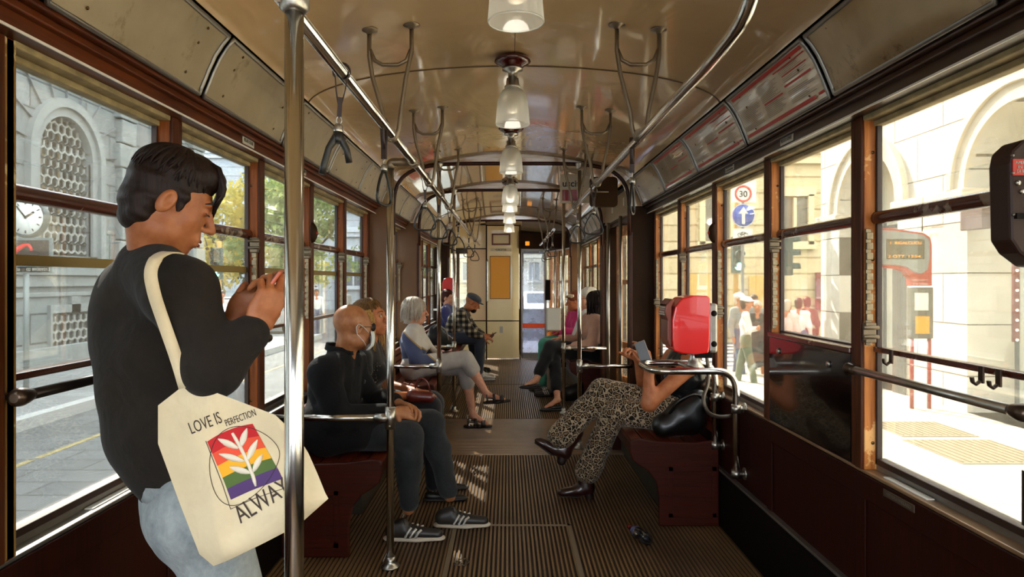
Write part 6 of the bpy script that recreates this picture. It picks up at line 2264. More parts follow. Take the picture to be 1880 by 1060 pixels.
# hair: full volume on top, shorter at the neck, long fringe falling forward
M_hairA = hairmat('dark_brown_hair', '0d0705', '26140c')
Sx = SDF(.02)
HA.ell(Sx, 0, -.022, .046, .0785, .096, .084); HA.ell(Sx, 0, -.048, .000, .0745, .066, .080, k=.02); HA.ell(Sx, 0, .030, .096, .054, .054, .036, k=.03); HA.ell(Sx, 0, -.060, -.045, .057, .040, .055, k=.025)
for x in (-1, 1): HA.ell(Sx, x * .0675, .022, .004, .007, .012, .026, k=.015); HA.ell(Sx, x * .056, -.050, -.030, .020, .030, .045, k=.015)
HA.ell(Sx, .010, .062, .092, .036, .026, .022, k=.02)
HA.ell(Sx, 0, .105, -.045, .085, .076, .092, k=.008, op='s'); HA.ell(Sx, 0, .035, -.095, .085, .060, .060, k=.01, op='s')
for x in (-1, 1): HA.ell(Sx, x * .084, -.008, -.006, .014, .019, .031, k=.006, op='s')
v, qd = Sx.mesh(.0045); v = wrinkle(v, qd, .0022, 120, 5, axis=HA.u)
hairA = mesh_obj('hair', [(v, qd)], M_hairA, rootA)
locks(HA, hairA, M_hairA, 190, 11, (-175, 175), (.0, .5), (.72, .98), r=.0042, R=(.079, .098, .089), c=(0, -.022, .046), name='crown_lock')
o = MB(); rnd = random.Random(2)
for i in range(34):          # fringe curtain
    x = .045 - .105 * (i / 33); b0 = HA.p(x * .6, .045, .128); b1 = HA.p(x, .078 + rnd.uniform(-.006, .004), .098); b2 = HA.p(x - .004, .094 + rnd.uniform(-.006, .004), .064); b3 = HA.p(x - .008, .097 + rnd.uniform(-.008, .006), .034 - rnd.uniform(0, .06) * (1 if x < -.0 else .35))
    o.tube([b0, b0.lerp(b1, .5) + HA.u * .010, b1, b1.lerp(b2, .5) + HA.f * .004, b2, b2.lerp(b3, .5), b3], [.003, .0055, .0062, .006, .0052, .0038, .0008], 5, flat=1.4)
fr = o.build('fringe', M_hairA, hairA, recalc=False); fr['kind'] = 'stuff'
# waistband of the jeans
o = MB(); wc = J['pelvis'].lerp(J['chest'], .16); rr = []
for hgt in (-.018, .020):
    rr.append([wc + pA_['up'] * hgt + pA_['side'] * .143 * math.cos(a) + pA_['fw'] * .113 * math.sin(a) for a in [2 * PI * k / 36 for k in range(37)]])
o.sheet(rr, .003); wb = o.build('waistband', M_jeansA, pA_['pants'])
# crew neck rib, cuff
o = MB(); c = J['neck'] - pA_['up'] * .052; rr = []
for k in range(28):
    a = 2 * PI * k / 28; rr.append(c + pA_['side'] * .080 * math.cos(a) + pA_['fw'] * .072 * math.sin(a) + pA_['up'] * (.012 - .012 * math.sin(a)))
o.tube(rr, .0095, 8, closed=True); o.build('collar_rib', M_sweater, pA_['top'])
o = MB(); o.tube([p + pA_['up'] * .010 for p in [c + (p_ - c) * .90 for p_ in rr]], .0035, 6, closed=True); o.build('tee_collar', plain('tee_black', '0e0d0d', .8), pA_['top'])
for q in 'RL':
    e, w = J['el' + q], J['wr' + q]; d = (w - e).normalized(); o = MB(); a0 = e.lerp(w, .86)
    o.tube([a0 - d * .035, a0 - d * .01, a0 + d * .012, a0 + d * .016], [.044, .041, .0385, .034], 18); o.build('cuff', M_sweater, pA_['top'])
# bracelets
for i, (t, m, rr_, lb) in enumerate(((.985, 'cord_black', .0020, '120e0d'), (.955, 'cord_white', .0016, 'd5cec0'), (.97, 'cord_red', .0014, '8c2a20'))):
    e, w = J['elR'], J['wrR']; d = (w - e).normalized(); c = e + (w - e) * (t + .02); u = d.orthogonal().normalized(); w2 = d.cross(u)
    o = MB(); o.tube([c + (u * math.cos(a) + w2 * math.sin(a)) * .0285 for a in [2 * PI * k / 24 for k in range(24)]], rr_, 6, closed=True)
    tag(o.build('bracelet', plain(m, lb, .6), origin=tuple(c)), ['black cord bracelet on the wrist of the standing man', 'thin white bracelet next to the cuff of the sweater', 'thin red bracelet between the black and white ones'][i], 'bracelet')
# phone
def phone(c, along, normal, label, case='b9654a', w=.036, h=.074, screen='3c3a3c', emit=0):
    c, al, nn = V(c), V(along).normalized(), V(normal).normalized(); nn = (nn - al * nn.dot(al)).normalized(); s_ = al.cross(nn)
    r = empty('smartphone', tuple(c), label, 'phone')
    o = MB(); o.obox(c, s_, nn, al, w, .0045, h); o.build('phone_case', plain('case_' + case, case, .35), r, bevel=.004, seg=3)
    o = MB(); o.obox(c + nn * .0048, s_, nn, al, w - .003, .0006, h - .004); o.build('screen', plain('screen_' + screen, screen, .3, spec=.3, emit=emit), r, bevel=.002)
    return r


phone(P(482, 545, 1.58), (.55, .10, .80), (-.62, -.20, .62), 'slim phone in a pinkish case held up by the standing man', 'b4593c')

# tote bag: canvas hanging from the right shoulder
YB = 1.475
M_canvas = cloth('cotton_canvas', 'cdbb97', 'ddcda9', .9, .1, 5, 1500, .35, .35, 8)
bag = empty('tote_bag', P(440, 880, YB), 'cream canvas tote bag printed LOVE IS PERFECTION ALWAYS hanging from the shoulder', 'bag')
BQ = {(0, 0): (290, 745), (0, 1): (290, 815), (0, 2): (330, 925), (0, 3): (366, 1018), (0, 4): (392, 1040),
      (1, 0): (345, 702), (1, 1): (360, 790), (1, 2): (385, 890), (1, 3): (405, 985), (1, 4): (418, 1030),
      (2, 0): (420, 730), (2, 1): (440, 800), (2, 2): (460, 875), (2, 3): (470, 950), (2, 4): (480, 1000),
      (3, 0): (505, 762), (3, 1): (520, 815), (3, 2): (530, 860), (3, 3): (545, 925), (3, 4): (548, 965),
      (4, 0): (545, 800), (4, 1): (565, 830), (4, 2): (582, 868), (4, 3): (597, 905), (4, 4): (603, 916)}


def bagpt(u, v, side):
    """u across 0..1, v down 0..1; bilinear over the control net"""
    a, b_ = u * 4, v * 4; i, j = min(int(a), 3), min(int(b_), 3); fu, fv = a - i, b_ - j
    def g(i_, j_): return Vector(BQ[(i_, j_)])
    p = (g(i, j) * (1 - fu) + g(i + 1, j) * fu) * (1 - fv) + (g(i, j + 1) * (1 - fu) + g(i + 1, j + 1) * fu) * fv
    edge = min(1, math.sin(PI * u) * 1.5) * min(1, (1 - v) * 4 + .02) ** .5 * (.55 + .45 * v)
    th = .030 * edge
    fold = .009 * math.sin(u * 13 + v * 3) * (1 - v * .75) + .006 * math.sin(u * 7 - v * 9) + .004 * math.sin(u * 26 + v * 5 + 1) * (1 - v) + .005 * math.sin(v * 16 + u * 6) * (1 - u)
    y = YB - .02 * u + side * th + fold * edge * (1 if side < 0 else .6)
    return P(p.x, p.y, y)


NU, NV = 44, 40
for side, nm in ((-1, 'front_panel'), (1, 'back_panel')):
    o = MB(); o.sheet([[bagpt(i / NU, j / NV, side) for i in range(NU + 1)] for j in range(NV + 1)], 0)
    o.build(nm, M_canvas, bag, recalc=False)
# strap
o = MB()
sp = [P(340, 712, YB - .025), P(325, 660, YB - .03), P(300, 590, 1.44), P(283, 540, 1.40), P(275, 500, 1.40), P(286, 474, 1.425), P(306, 464, 1.47), P(326, 466, 1.53), P(342, 480, 1.60)]
sp2 = fillet(sp, .05, 5)
rows = [[], []]
for i, p in enumerate(sp2):
    t = (sp2[min(i + 1, len(sp2) - 1)] - sp2[max(i - 1, 0)]).normalized()
    n_ = V(.25, -1, .1) if i < len(sp2) * .62 else V(.1, -.5, 1.0)
    w_ = t.cross(n_).normalized() * .0125
    rows[0].append(p - w_); rows[1].append(p + w_)
o.sheet(rows, .003); o.build('shoulder_strap', M_canvas, bag)
o = MB(); o.sheet([[P(322, 660, 1.55) + V(.0, 0, 0), P(338, 705, 1.52), P(350, 720, 1.50)], [P(334, 655, 1.55), P(350, 700, 1.52), P(362, 716, 1.50)]], .002); o.build('rear_strap', M_canvas, bag)


def bag_print(poly_uv, name, mat, off=.0012, n=10):
    """fill a quad (4 uv corners) on the front panel"""
    a, b_, c_, d_ = [Vector(p) for p in poly_uv]; rows = []
    for i in range(n + 1):
        t = i / n; l, r_ = a.lerp(d_, t), b_.lerp(c_, t); rows.append([])
        for j in range(n + 1):
            q = l.lerp(r_, j / n); p = bagpt(q.x, q.y, -1); rows[-1].append(p + V(0, -off, 0))
    o = MB(); o.sheet(rows, 0); return o.build(name, mat, bag, recalc=False)


def px2uv(x, y):
    """inverse of the control net by search"""
    best = None
    for i in range(0, 101, 2):
        for j in range(0, 101, 2):
            p = bagpt(i / 100, j / 100, -1); q = (932 + (p.x - CX) / p.y * FP, 516 - (p.z - CH) / p.y * FP)
            e = (q[0] - x) ** 2 + (q[1] - y) ** 2
            if best is None or e < best[0]: best = (e, i / 100, j / 100)
    return (best[1], best[2])


FLc = [(382, 808), (462, 777), (512, 868), (424, 905)]
tl, tr_, br2, bl = [Vector(px2uv(*p)) for p in ((381, 808), (464, 776), (520, 880), (425, 915))]
cols = [('print_red', 'b5141a'), ('print_orange', 'd4482a'), ('print_yellow', 'e0a018'), ('print_green', '4a6128'), ('print_violet', '4a2f63')]
for i, (nm, cc) in enumerate(cols):
    t0, t1 = i / 5, (i + 1) / 5
    bag_print((tl.lerp(bl, t0), tr_.lerp(br2, t0), tr_.lerp(br2, t1), tl.lerp(bl, t1)), 'rainbow_stripe', plain(nm, cc, .8))
# plain white leaf-shaped emblem over the stripes, thin ring and square
def uvp(t, s_):   # s across, t down inside the flag
    return tl.lerp(tr_, s_).lerp(bl.lerp(br2, s_), t)
o = MB()
def bpt(q, off=.0022): return bagpt(q.x, q.y, -1) + V(0, -off, 0)
o.tube([bpt(uvp(t, .52 + .03 * math.sin(t * 4))) for t in [.06 + .9 * k / 10 for k in range(11)]], [.003] + [.0042] * 9 + [.002], 6, flat=.5)
for t0, s0, t1, s1 in ((.30, .5, .05, .22), (.30, .55, .05, .85), (.52, .5, .25, .12), (.52, .55, .25, .93), (.72, .5, .50, .20), (.72, .56, .50, .88)):
    o.tube([bpt(uvp(t0 + (t1 - t0) * k / 5, s0 + (s1 - s0) * k / 5)) for k in range(6)], [.002, .006, .008, .0075, .005, .001], 6, flat=.3)
o.build('white_emblem', plain('print_white', 'd8cdb8', .85), bag)
cen = uvp(.52, .5); o = MB()
ring_ = [bpt(cen + (tr_ - tl) * .74 * math.cos(a) + (bl - tl) * .66 * math.sin(a), .0016) for a in [2 * PI * k / 60 for k in range(60)]]
o.tube(ring_, .0007, 4, closed=True)
sq = [uvp(-.02, -.02), uvp(1.15, -.06), uvp(1.15, 1.04), uvp(-.02, 1.02)]
M_ink = plain('print_ink', '3a2d26', .8)
o.build('thin_ring', M_ink, bag)
o = MB(); o.tube([bpt(sq[0].lerp(sq[1], k / 8), .0016) for k in range(9)] + [bpt(sq[1].lerp(sq[2], k / 8), .0016) for k in range(1, 9)], .0007, 4); o.build('thin_frame', M_ink, bag)


_G = [[bagpt(i / 160, j / 160, -1) for i in range(161)] for j in range(161)]
_GA = np.array([[tuple(p) for p in r] for r in _G]).reshape(-1, 3)
_GP = np.stack([(_GA[:, 0] - CX) / _GA[:, 1], (_GA[:, 2] - CH) / _GA[:, 1]], 1)


def drape(ob):
    """lay flat lettering onto the folded cloth"""
    w = np.array(_wloc(ob)); me = ob.data; n = len(me.vertices); co = np.zeros(n * 3); me.vertices.foreach_get('co', co); co = co.reshape(-1, 3) + w
    for i in range(n):
        q = np.array([(co[i, 0] - CX) / co[i, 1], (co[i, 2] - CH) / co[i, 1]]); d = ((_GP - q) ** 2).sum(1); k = np.argsort(d)[:4] if False else np.argpartition(d, 4)[:4]
        wt = 1 / (d[k] + 1e-9); y = (_GA[k, 1] * wt).sum() / wt.sum() - .0012
        co[i] = (CX + q[0] * y, y, CH + q[1] * y)
    me.vertices.foreach_set('co', (co - w).ravel()); me.update()


def bag_text(word, pts, size, name='lettering'):
    p0, p1 = px2uv(*pts[0]), px2uv(*pts[1]); a = bpt(Vector(p0), .0026); b_ = bpt(Vector(p1), .0026)
    ux = b_ - a; L = ux.length; uy = V(0, -1, 0).cross(ux).normalized() * -1
    if uy.z < 0: uy = -uy
    t_ = text(word, size, a - V(0, .002, 0), ux, uy, M_ink, bag, name=name, fit=L, depth=.0003)
    drape(t_)


bag_text('LOVE IS', ((352, 797), (411, 774)), .036)
bag_text('PERFECTION', ((416, 786), (470, 764)), .021)
bag_text('ALWAYS', ((442, 962), (550, 896)), .054)

# ---------------------------------------------------------------- B: bald masked man
J = sit(-.93, 3.56, 1, .08)
J.update(pelvis=V(-.94, 3.57, .56), chest=V(-.93, 3.56, .79), neck=V(-.875, 3.54, .945), shR=V(-.93, 3.355, .875), shL=V(-.88, 3.73, .875), elR=V(-.86, 3.33, .655), elL=V(-.80, 3.78, .66),
         wrR=V(-.615, 3.46, .665), wrL=V(-.605, 3.60, .685), hipR=V(-.93, 3.46, .555), hipL=V(-.92, 3.66, .565), knR=P(752, 800, 3.47), knL=P(792, 778, 3.66), anR=P(750, 935, 3.50), anL=P(826, 912, 3.68),
         heelR=P(705, 990, 3.50), tipR=P(817, 990, 3.50), heelL=P(797, 966, 3.69), tipL=P(900, 966, 3.69))
for q in ('heelR', 'tipR', 'heelL', 'tipL'): J[q].z = .003
HB = Head(V(-.825, 3.52, 1.090), (.74, .64, -.10), (0, 0, 1), 1.0)
M_coat = cloth('navy_coat', '08080b', '100f13', .95, .02, 8, 800, .3, .4, 8)
M_jeansB = cloth('washed_black_denim', '1b1d20', '303336', .9, .1, 7, 1300, .4, .4, 11)
rootB, pB_ = person('seated bald man in dark navy coat with glasses and white face mask', J, SK_B, dict(mat=M_coat, r=1.7, ar=1.5, sleeve=1.9, name='coat', h=.008, extra=[(V(-.95, 3.43, .60), V(-.95, 3.70, .60), .135, .135), (V(-.93, 3.44, .57), V(-.78, 3.44, .565), .12, .09), (V(-.93, 3.68, .57), V(-.78, 3.68, .58), .12, .09)]), dict(mat=M_jeansB, r=1.1, name='jeans', leg=1.90, fold=.004),
                    HB, hands={'R': dict(d=(.85, .45, -.12), n=(-.35, .75, -.5), side=-1, curl=(25, 35, 30)), 'L': dict(d=(.8, -.45, -.1), n=(.2, -.5, -.8), side=1, curl=(25, 35, 30))},
                    shoes=dict(cols=('2a2623', 'cfc3b0')), hd=.0040, hb=.0095, seed=21, topfold=.005, wrink_top=22)
eyes(HB, rootB, brow='4a3326', browt=.0025)
o = MB()     # collar
c = J['neck'] - V(.012, 0, .0)
rows = []
for k in range(21):
    a = math.radians(-150 + 300 * k / 20); d = pB_['fw'] * -math.cos(a) + pB_['side'] * math.sin(a)
    rows.append([c + d * .088 + V(0, 0, -.05), c + d * .078 + V(0, 0, .0), c + d * .072 + V(0, 0, .048), c + d * .084 + V(0, 0, .052), c + d * .092 + V(0, 0, .02)])
o.sheet(rows, .003); o.build('raised_collar', M_coat, pB_['top'])
o = MB()
for t in (.3, .55, .8):
    p = J['neck'].lerp(J['pelvis'], t) + pB_['fw'] * .125; o.lathe(p, [(.011, 0), (.010, .004), (0, .005)], 14, axis=pB_['fw'])
o.build('coat_button', plain('button_dark', '1c1a20', .3), pB_['top'])
# glasses and mask as things worn
r = empty('eyeglasses', tuple(HB.p(0, .09, .01)), 'thin dark framed glasses worn by the bald man', 'glasses')
o = MB()
for x in (-1, 1):
    o.tube([HB.p(x * .033 + .024 * math.cos(a), .100 - .006 * abs(math.cos(a)), .008 + .017 * math.sin(a)) for a in [2 * PI * k / 22 for k in range(22)]], .0016, 6, closed=True)
    o.tube([HB.p(x * .057, .094, .012), HB.p(x * .076, .060, .010), HB.p(x * .082, .0, .006), HB.p(x * .080, -.018, -.008)], .0016, 6)
o.tube([HB.p(-.010, .101, .012), HB.p(0, .104, .015), HB.p(.010, .101, .012)], .0015, 6)
o.build('frame', plain('glasses_frame', '1c1a22', .25), r)
o = MB()
for x in (-1, 1): o.lathe(HB.p(x * .033, .0975, .008), [(.022, 0), (.022, .0008)], 20, axis=HB.f)
o.build('lens', glass_mat('lens_glass', (.9, .93, .98), .03, 1.6), r)
r = empty('face_mask', tuple(HB.p(0, .1, -.05)), 'white face mask with ear loops on the bald man', 'mask')
o = MB(); rows = []
for i in range(9):
    z = -.012 - .098 * i / 8; rows.append([])
    for j in range(15):
        x = -.068 + .136 * j / 14; tt = math.cos(PI / 2 * x / .085); rows[-1].append(HB.p(x, .044 + .072 * tt ** 1.1 + .010 * math.sin(PI * i / 8) - (.018 if i > 6 else 0) * (i - 6) / 2, z - .004 * abs(x) * i))
o.sheet(rows, .0018); o.build('mask_cloth', cloth('mask_white', 'c9d0d2', 'dfe4e6', .9), r)
o = MB()
for x in (-1, 1):
    o.tube([HB.p(x * .068, .052, -.020), HB.p(x * .080, .018, .004), HB.p(x * .084, -.018, .022), HB.p(x * .084, -.030, .004), HB.p(x * .083, -.020, -.032), HB.p(x * .072, .030, -.070), HB.p(x * .066, .046, -.092)], .0017, 6)
o.build('ear_loop', plain('loop_white', 'd8dcdc', .7), r)

# ---------------------------------------------------------------- C: blonde woman
J = sit(-.92, 4.22, 1, .05)
J.update(shR=V(-.90, 4.03, .87), elR=V(-.84, 3.97, .655), wrR=V(-.62, 4.10, .64), wrL=V(-.60, 4.26, .64))
HC_ = Head(V(-.870, 4.19, 1.10), (.95, -.22, .12), (0, 0, 1), .97)
M_blacktop = cloth('black_top', '0b0a0b', '141214', .8, .2, 10, 900)
rootC, pC_ = person('seated blonde woman in a black sparkly top looking right beside the bald man', J, SK_C, dict(mat=M_blacktop, r=.5, sleeve=.28, name='blouse'), dict(mat=cloth('dark_trousers', '15141a', '201f26'), r=1),
                    HC_, hands={'R': dict(d=(.9, .3, -.1), n=(0, 0, -1), side=1), 'L': dict(d=(.9, -.3, -.1), n=(0, 0, -1), side=-1)}, shoes=dict(cols=('1a1817', '2a2624'), kind='flat'), female=True, seed=31, hd=.0042, bodyscale=.95)
eyes(HC_, rootC, brow='2b1a10', browt=.0028); lips(HC_, rootC, '9a4038')
M_hairC = hairmat('blonde_hair', '2e1c10', '8a6230'); M_hairC2 = hairmat('blonde_hair_ends', '8d6630', 'd9ac62')
Sx = SDF(.02); HC_.ell(Sx, 0, -.030, .042, .086, .102, .090); HC_.ell(Sx, 0, -.060, -.03, .080, .065, .09); HC_.ell(Sx, 0, .100, -.035, .072, .085, .098, k=.01, op='s')
v, qd = Sx.mesh(.006); hC = mesh_obj('hair', [(wrinkle(v, qd, .002, 110, 5, axis=(0, 0, 1)))[None] and (wrinkle(v, qd, .002, 110, 5, axis=(0, 0, 1)), qd)] if False else [(wrinkle(v, qd, .002, 110, 5, axis=(0, 0, 1)), qd)], M_hairC, rootC)
locks(HC_, hC, M_hairC2, 170, 5, (58, 302), (.85, 1.0), (1.0, 1.15), drop=(.10, .24), r=.0062, R=(.088, .106, .094), name='loose_lock', fall=(.12, 0, -1))
locks(HC_, hC, M_hairC, 160, 6, (-180, 180), (.0, .4), (.55, .95), r=.005, R=(.086, .100, .094), name='front_lock')
o = MB(); rnd = random.Random(9)
ch = J['chest'] + V(0, 0, .0)
spark = MB()
for i in range(240):
    a = rnd.uniform(-1.5, 1.2); z = rnd.uniform(-.09, .03); rad = .155
    p = ch + V(math.cos(a) * rad * .86, math.sin(a) * rad * 1.03, z)
    spark.lathe(p, [(.0026, 0), (.0016, .0024), (0, .0030)], 6, axis=(math.cos(a), math.sin(a), 0))
sp_ = spark.build('sequins', plain('sequin', 'd8d4cc', .15, metal=.8), pC_['top']); sp_['kind'] = 'stuff'
# handbag on her lap
r = empty('handbag', (-.50, 4.12, .60), 'small red brown leather handbag on the lap of the blonde woman', 'bag')
Sx = SDF(.02); Sx.cap((-.60, 4.06, .655), (-.49, 4.06, .645), .030, .024, flat=(0, 1, 0), f=.9); Sx.cap((-.60, 4.06, .635), (-.49, 4.06, .63), .030, .024)
mesh_obj('bag_body', [Sx.mesh(.006)], plain('oxblood_leather', '5b1810', .35, coat=.3, var=.2), r)
o = MB(); o.tube(fillet([V(-.58, 4.06, .69), V(-.56, 4.06, .76), V(-.51, 4.06, .74), V(-.49, 4.06, .67)], .03), .005, 8); o.build('handle', plain('oxblood_leather', '5b1810', .35), r)

# ---------------------------------------------------------------- D: grey haired woman
J = sit(-.88, 6.20, 1, .0, z=.555)
J.update(chest=V(-.885, 6.20, .775), neck=V(-.865, 6.2, .905), shR=V(-.885, 6.035, .835), shL=V(-.88, 6.37, .835), elR=V(-.83, 5.99, .62), wrR=V(-.665, 6.08, .645), wrL=V(-.655, 6.20, .655),
         knR=V(-.41, 6.14, .63), anR=V(-.215, 6.10, .315), heelR=P(889, 742, 6.08), tipR=P(936, 738, 6.08), knL=V(-.42, 6.26, .53), anL=P(868, 762, 6.2), heelL=P(853, 786, 6.18), tipL=P(902, 786, 6.18), upR=(.25, 0, 1))
J['heelL'].z = .003; J['tipL'].z = .003; J['toeR'] = P(925, 735, 6.08); J['toeL'] = V(-.22, 6.18, .03)
HD_ = Head(V(-.865, 6.20, 1.055), (.98, -.05, -.05), (0, 0, 1), 1.0)


def _twotone():
    t = NT('white_blue_sweater')
    tc = t.n('ShaderNodeTexCoord'); sp = t.n('ShaderNodeSeparateXYZ'); t.l(tc.outputs['Object'], sp.inputs[0])
    a = t.n('ShaderNodeMath', operation='MULTIPLY'); a.inputs[1].default_value = .95; t.l(sp.outputs[0], a.inputs[0])
    b = t.n('ShaderNodeMath', operation='ADD'); t.l(a.outputs[0], b.inputs[0]); t.l(sp.outputs[2], b.inputs[1])
    c = t.ramp(b.outputs[0], [(.0, '4b5577'), (.01, '4b5577')])
    r = c.node; r.color_ramp.interpolation = 'CONSTANT'
    el = r.color_ramp.elements; el[0].position = 0; el[1].position = .815; el[1].color = rgb('a98a5a'); e = el.new(.832); e.color = rgb('c6c0b8')
    mr = t.n('ShaderNodeMapRange'); mr.inputs[1].default_value = 0; mr.inputs[2].default_value = 1
    t.bsdf(c, .9, 0, .2, sheen=.2); t.bump(t.noise(t.coords(), 600, 2), .3, .001)
    return t.m


rootD, pD_ = person('seated grey haired woman in white and blue sweater and cropped trousers', J, SK_P, dict(mat=_twotone(), r=1.2, sleeve=1.92, name='sweater'), dict(mat=cloth('grey_chinos', 'a39d97', 'b9b2aa', .9, .1, 8, 900, .3, .3, 9), r=1.2, leg=1.32, flare=(1, 1.3), fold=.004),
                    HD_, hands={'R': dict(d=(.9, .35, -.1), n=(0, .3, -1), side=1), 'L': dict(d=(.9, -.35, -.1), n=(0, 0, -1), side=-1)}, shoes=dict(cols=('241812', '1b120d'), kind='sandal'), female=True, seed=41, hd=.005, hb=.011)
eyes(HD_, rootD, brow='8a8078', browt=.002); lips(HD_, rootD, 'a4604e')
M_hairD = hairmat('grey_hair', '968c80', 'cdc3b4')
Sx = SDF(.02); HD_.ell(Sx, 0, -.030, .040, .090, .106, .090); HD_.ell(Sx, 0, -.055, -.045, .082, .066, .085); HD_.ell(Sx, 0, .105, -.045, .078, .082, .095, k=.01, op='s')
v, qd = Sx.mesh(.0065); hD = mesh_obj('hair', [(wrinkle(v, qd, .003, 90, 5, axis=(0, 0, 1)), qd)], M_hairD, rootD)
locks(HD_, hD, M_hairD, 140, 7, (30, 330), (.0, .4), (.98, 1.18), drop=(.05, .13), r=.0065, R=(.093, .108, .094), name='bob_lock', fall=(-.1, 0, -1))

# ---------------------------------------------------------------- E: man in plaid shirt and flat cap
def _plaid():
    t = NT('plaid_flannel')
    tc = t.n('ShaderNodeTexCoord'); sp = t.n('ShaderNodeSeparateXYZ'); t.l(tc.outputs['Object'], sp.inputs[0])
    outs = []
    for ax, f in ((0, 13), (2, 13), (1, 13)):
        m = t.n('ShaderNodeMath', operation='MULTIPLY'); m.inputs[1].default_value = f; t.l(sp.outputs[ax], m.inputs[0])
        fr = t.n('ShaderNodeMath', operation='FRACT'); t.l(m.outputs[0], fr.inputs[0])
        g = t.n('ShaderNodeMath', operation='GREATER_THAN'); g.inputs[1].default_value = .55; t.l(fr.outputs[0], g.inputs[0]); outs.append(g.outputs[0])
    a = t.n('ShaderNodeMath', operation='ADD'); t.l(outs[0], a.inputs[0]); t.l(outs[1], a.inputs[1])
    h = t.n('ShaderNodeMath', operation='DIVIDE'); h.inputs[1].default_value = 2; t.l(a.outputs[0], h.inputs[0])
    c = t.ramp(h.outputs[0], [(.0, '12100f'), (.5, '4a443a'), (1.0, 'a89c84')])
    c.node.color_ramp.interpolation = 'CONSTANT'; c.node.color_ramp.elements[1].position = .4; c.node.color_ramp.elements[2].position = .9
    t.bsdf(c, .9, 0, .2, sheen=.2)
    return t.m


J = sit(-.82, 9.25, 1, -.05)
J.update(chest=V(-.72, 9.24, .79), neck=V(-.60, 9.20, .925), shR=V(-.66, 9.03, .875), shL=V(-.64, 9.40, .875), elR=V(-.52, 8.99, .655), elL=V(-.50, 9.42, .65), wrR=V(-.36, 9.10, .585), wrL=V(-.35, 9.26, .59))
for q in 'RL': J['kn' + q].x = -.40; J['an' + q].x = -.41; J['heel' + q].x = -.46; J['tip' + q].x = -.20
HE = Head(V(-.50, 9.18, 1.035), (.86, -.05, -.45), (0, 0, 1), 1.0)
rootE, pE_ = person('bearded man in plaid shirt and flat cap leaning forward with a phone', J, SK_C, dict(mat=_plaid(), r=1.5, sleeve=1.80, name='plaid_shirt', h=.012), dict(mat=cloth('slate_trousers', '2f3542', '454c5a', .9), r=1.1, h=.012), HE,
                    hands={'R': dict(d=(.9, .3, -.15), n=(0, .6, -.6), side=-1, curl=(25, 30, 20)), 'L': dict(d=(.9, -.3, -.1), n=(0, -.6, .6), side=1, curl=(25, 30, 20))}, shoes=dict(cols=('c9c4bc', 'ded9d0')), seed=51, hd=.0055, hb=.012, hhand=.005)
Sx = SDF(.02); HE.ell(Sx, 0, .055, -.082, .050, .042, .042); HE.ell(Sx, 0, .012, -.060, .060, .050, .050); HE.ell(Sx, 0, .098, -.052, .026, .018, .010, op='s', k=.006)
mesh_obj('beard', [Sx.mesh(.006)], hairmat('black_beard', '0f0a08', '1f1510'), rootE)
Sx = SDF(.015); HE.ell(Sx, 0, -.012, .068, .088, .110, .056); HE.ell(Sx, 0, .085, .045, .062, .062, .012)
mesh_obj('flat_cap', [Sx.mesh(.006)], cloth('cap_grey', '3a3f48', '555b66'), rootE)
phone(V(-.245, 9.17, .60), (.6, 0, .35), (-.4, 0, .9), 'dark phone held by the man in the plaid shirt', '181616')

# ---------------------------------------------------------------- F: person in blue
J = sit(-.93, 10.05, 1, -.2)
HF = Head(V(-.90, 10.03, 1.075), (.85, -.4, -.1), (0, 0, 1), 1.0)
rootF, pF_ = person('brown haired person in a blue purple top by the far left window', J, SK_P, dict(mat=cloth('violet_blue', '343763', '474a80'), r=1.2, sleeve=1.9, h=.014), dict(mat=cloth('dark_trousers', '15141a', '201f26'), r=1, h=.014), HF, hands={'R': dict(d=(.9, .3, -.1), n=(0, 0, -1), side=1)}, shoes=dict(cols=('1a1817', '2a2624')), seed=61, hd=.006, hb=.014, hhand=.006)
Sx = SDF(.02); HF.ell(Sx, 0, -.030, .045, .086, .103, .088); HF.ell(Sx, 0, -.060, -.02, .076, .062, .075); HF.ell(Sx, 0, .105, -.04, .078, .080, .09, k=.01, op='s')
v, qd = Sx.mesh(.006); mesh_obj('hair', [(wrinkle(v, qd, .003, 90, 5), qd)], hairmat('auburn_hair', '2c0f0a', '4e1d13'), rootF)
# black bag between them
r = empty('black_backpack', (-.86, 8.55, .47), 'black bag on the left bench beside the plaid shirt man', 'bag')
Sx = SDF(.04); Sx.cap((-.95, 8.45, .60), (-.80, 8.50, .56), .11, .10); Sx.cap((-.92, 8.45, .72), (-.88, 8.48, .60), .08, .10)
v, qd = Sx.mesh(.012); mesh_obj('bag_body', [(wrinkle(v, qd, .006, 30, 3), qd)], cloth('bag_black', '0b0b0d', '17171a', .6), r)
o = MB(); o.tube(fillet([V(-.95, 8.40, .74), V(-.88, 8.34, .80), V(-.78, 8.38, .72), V(-.76, 8.42, .60)], .04), .009, 8); o.build('strap', plain('strap_pale', '8d8a84', .5), r)

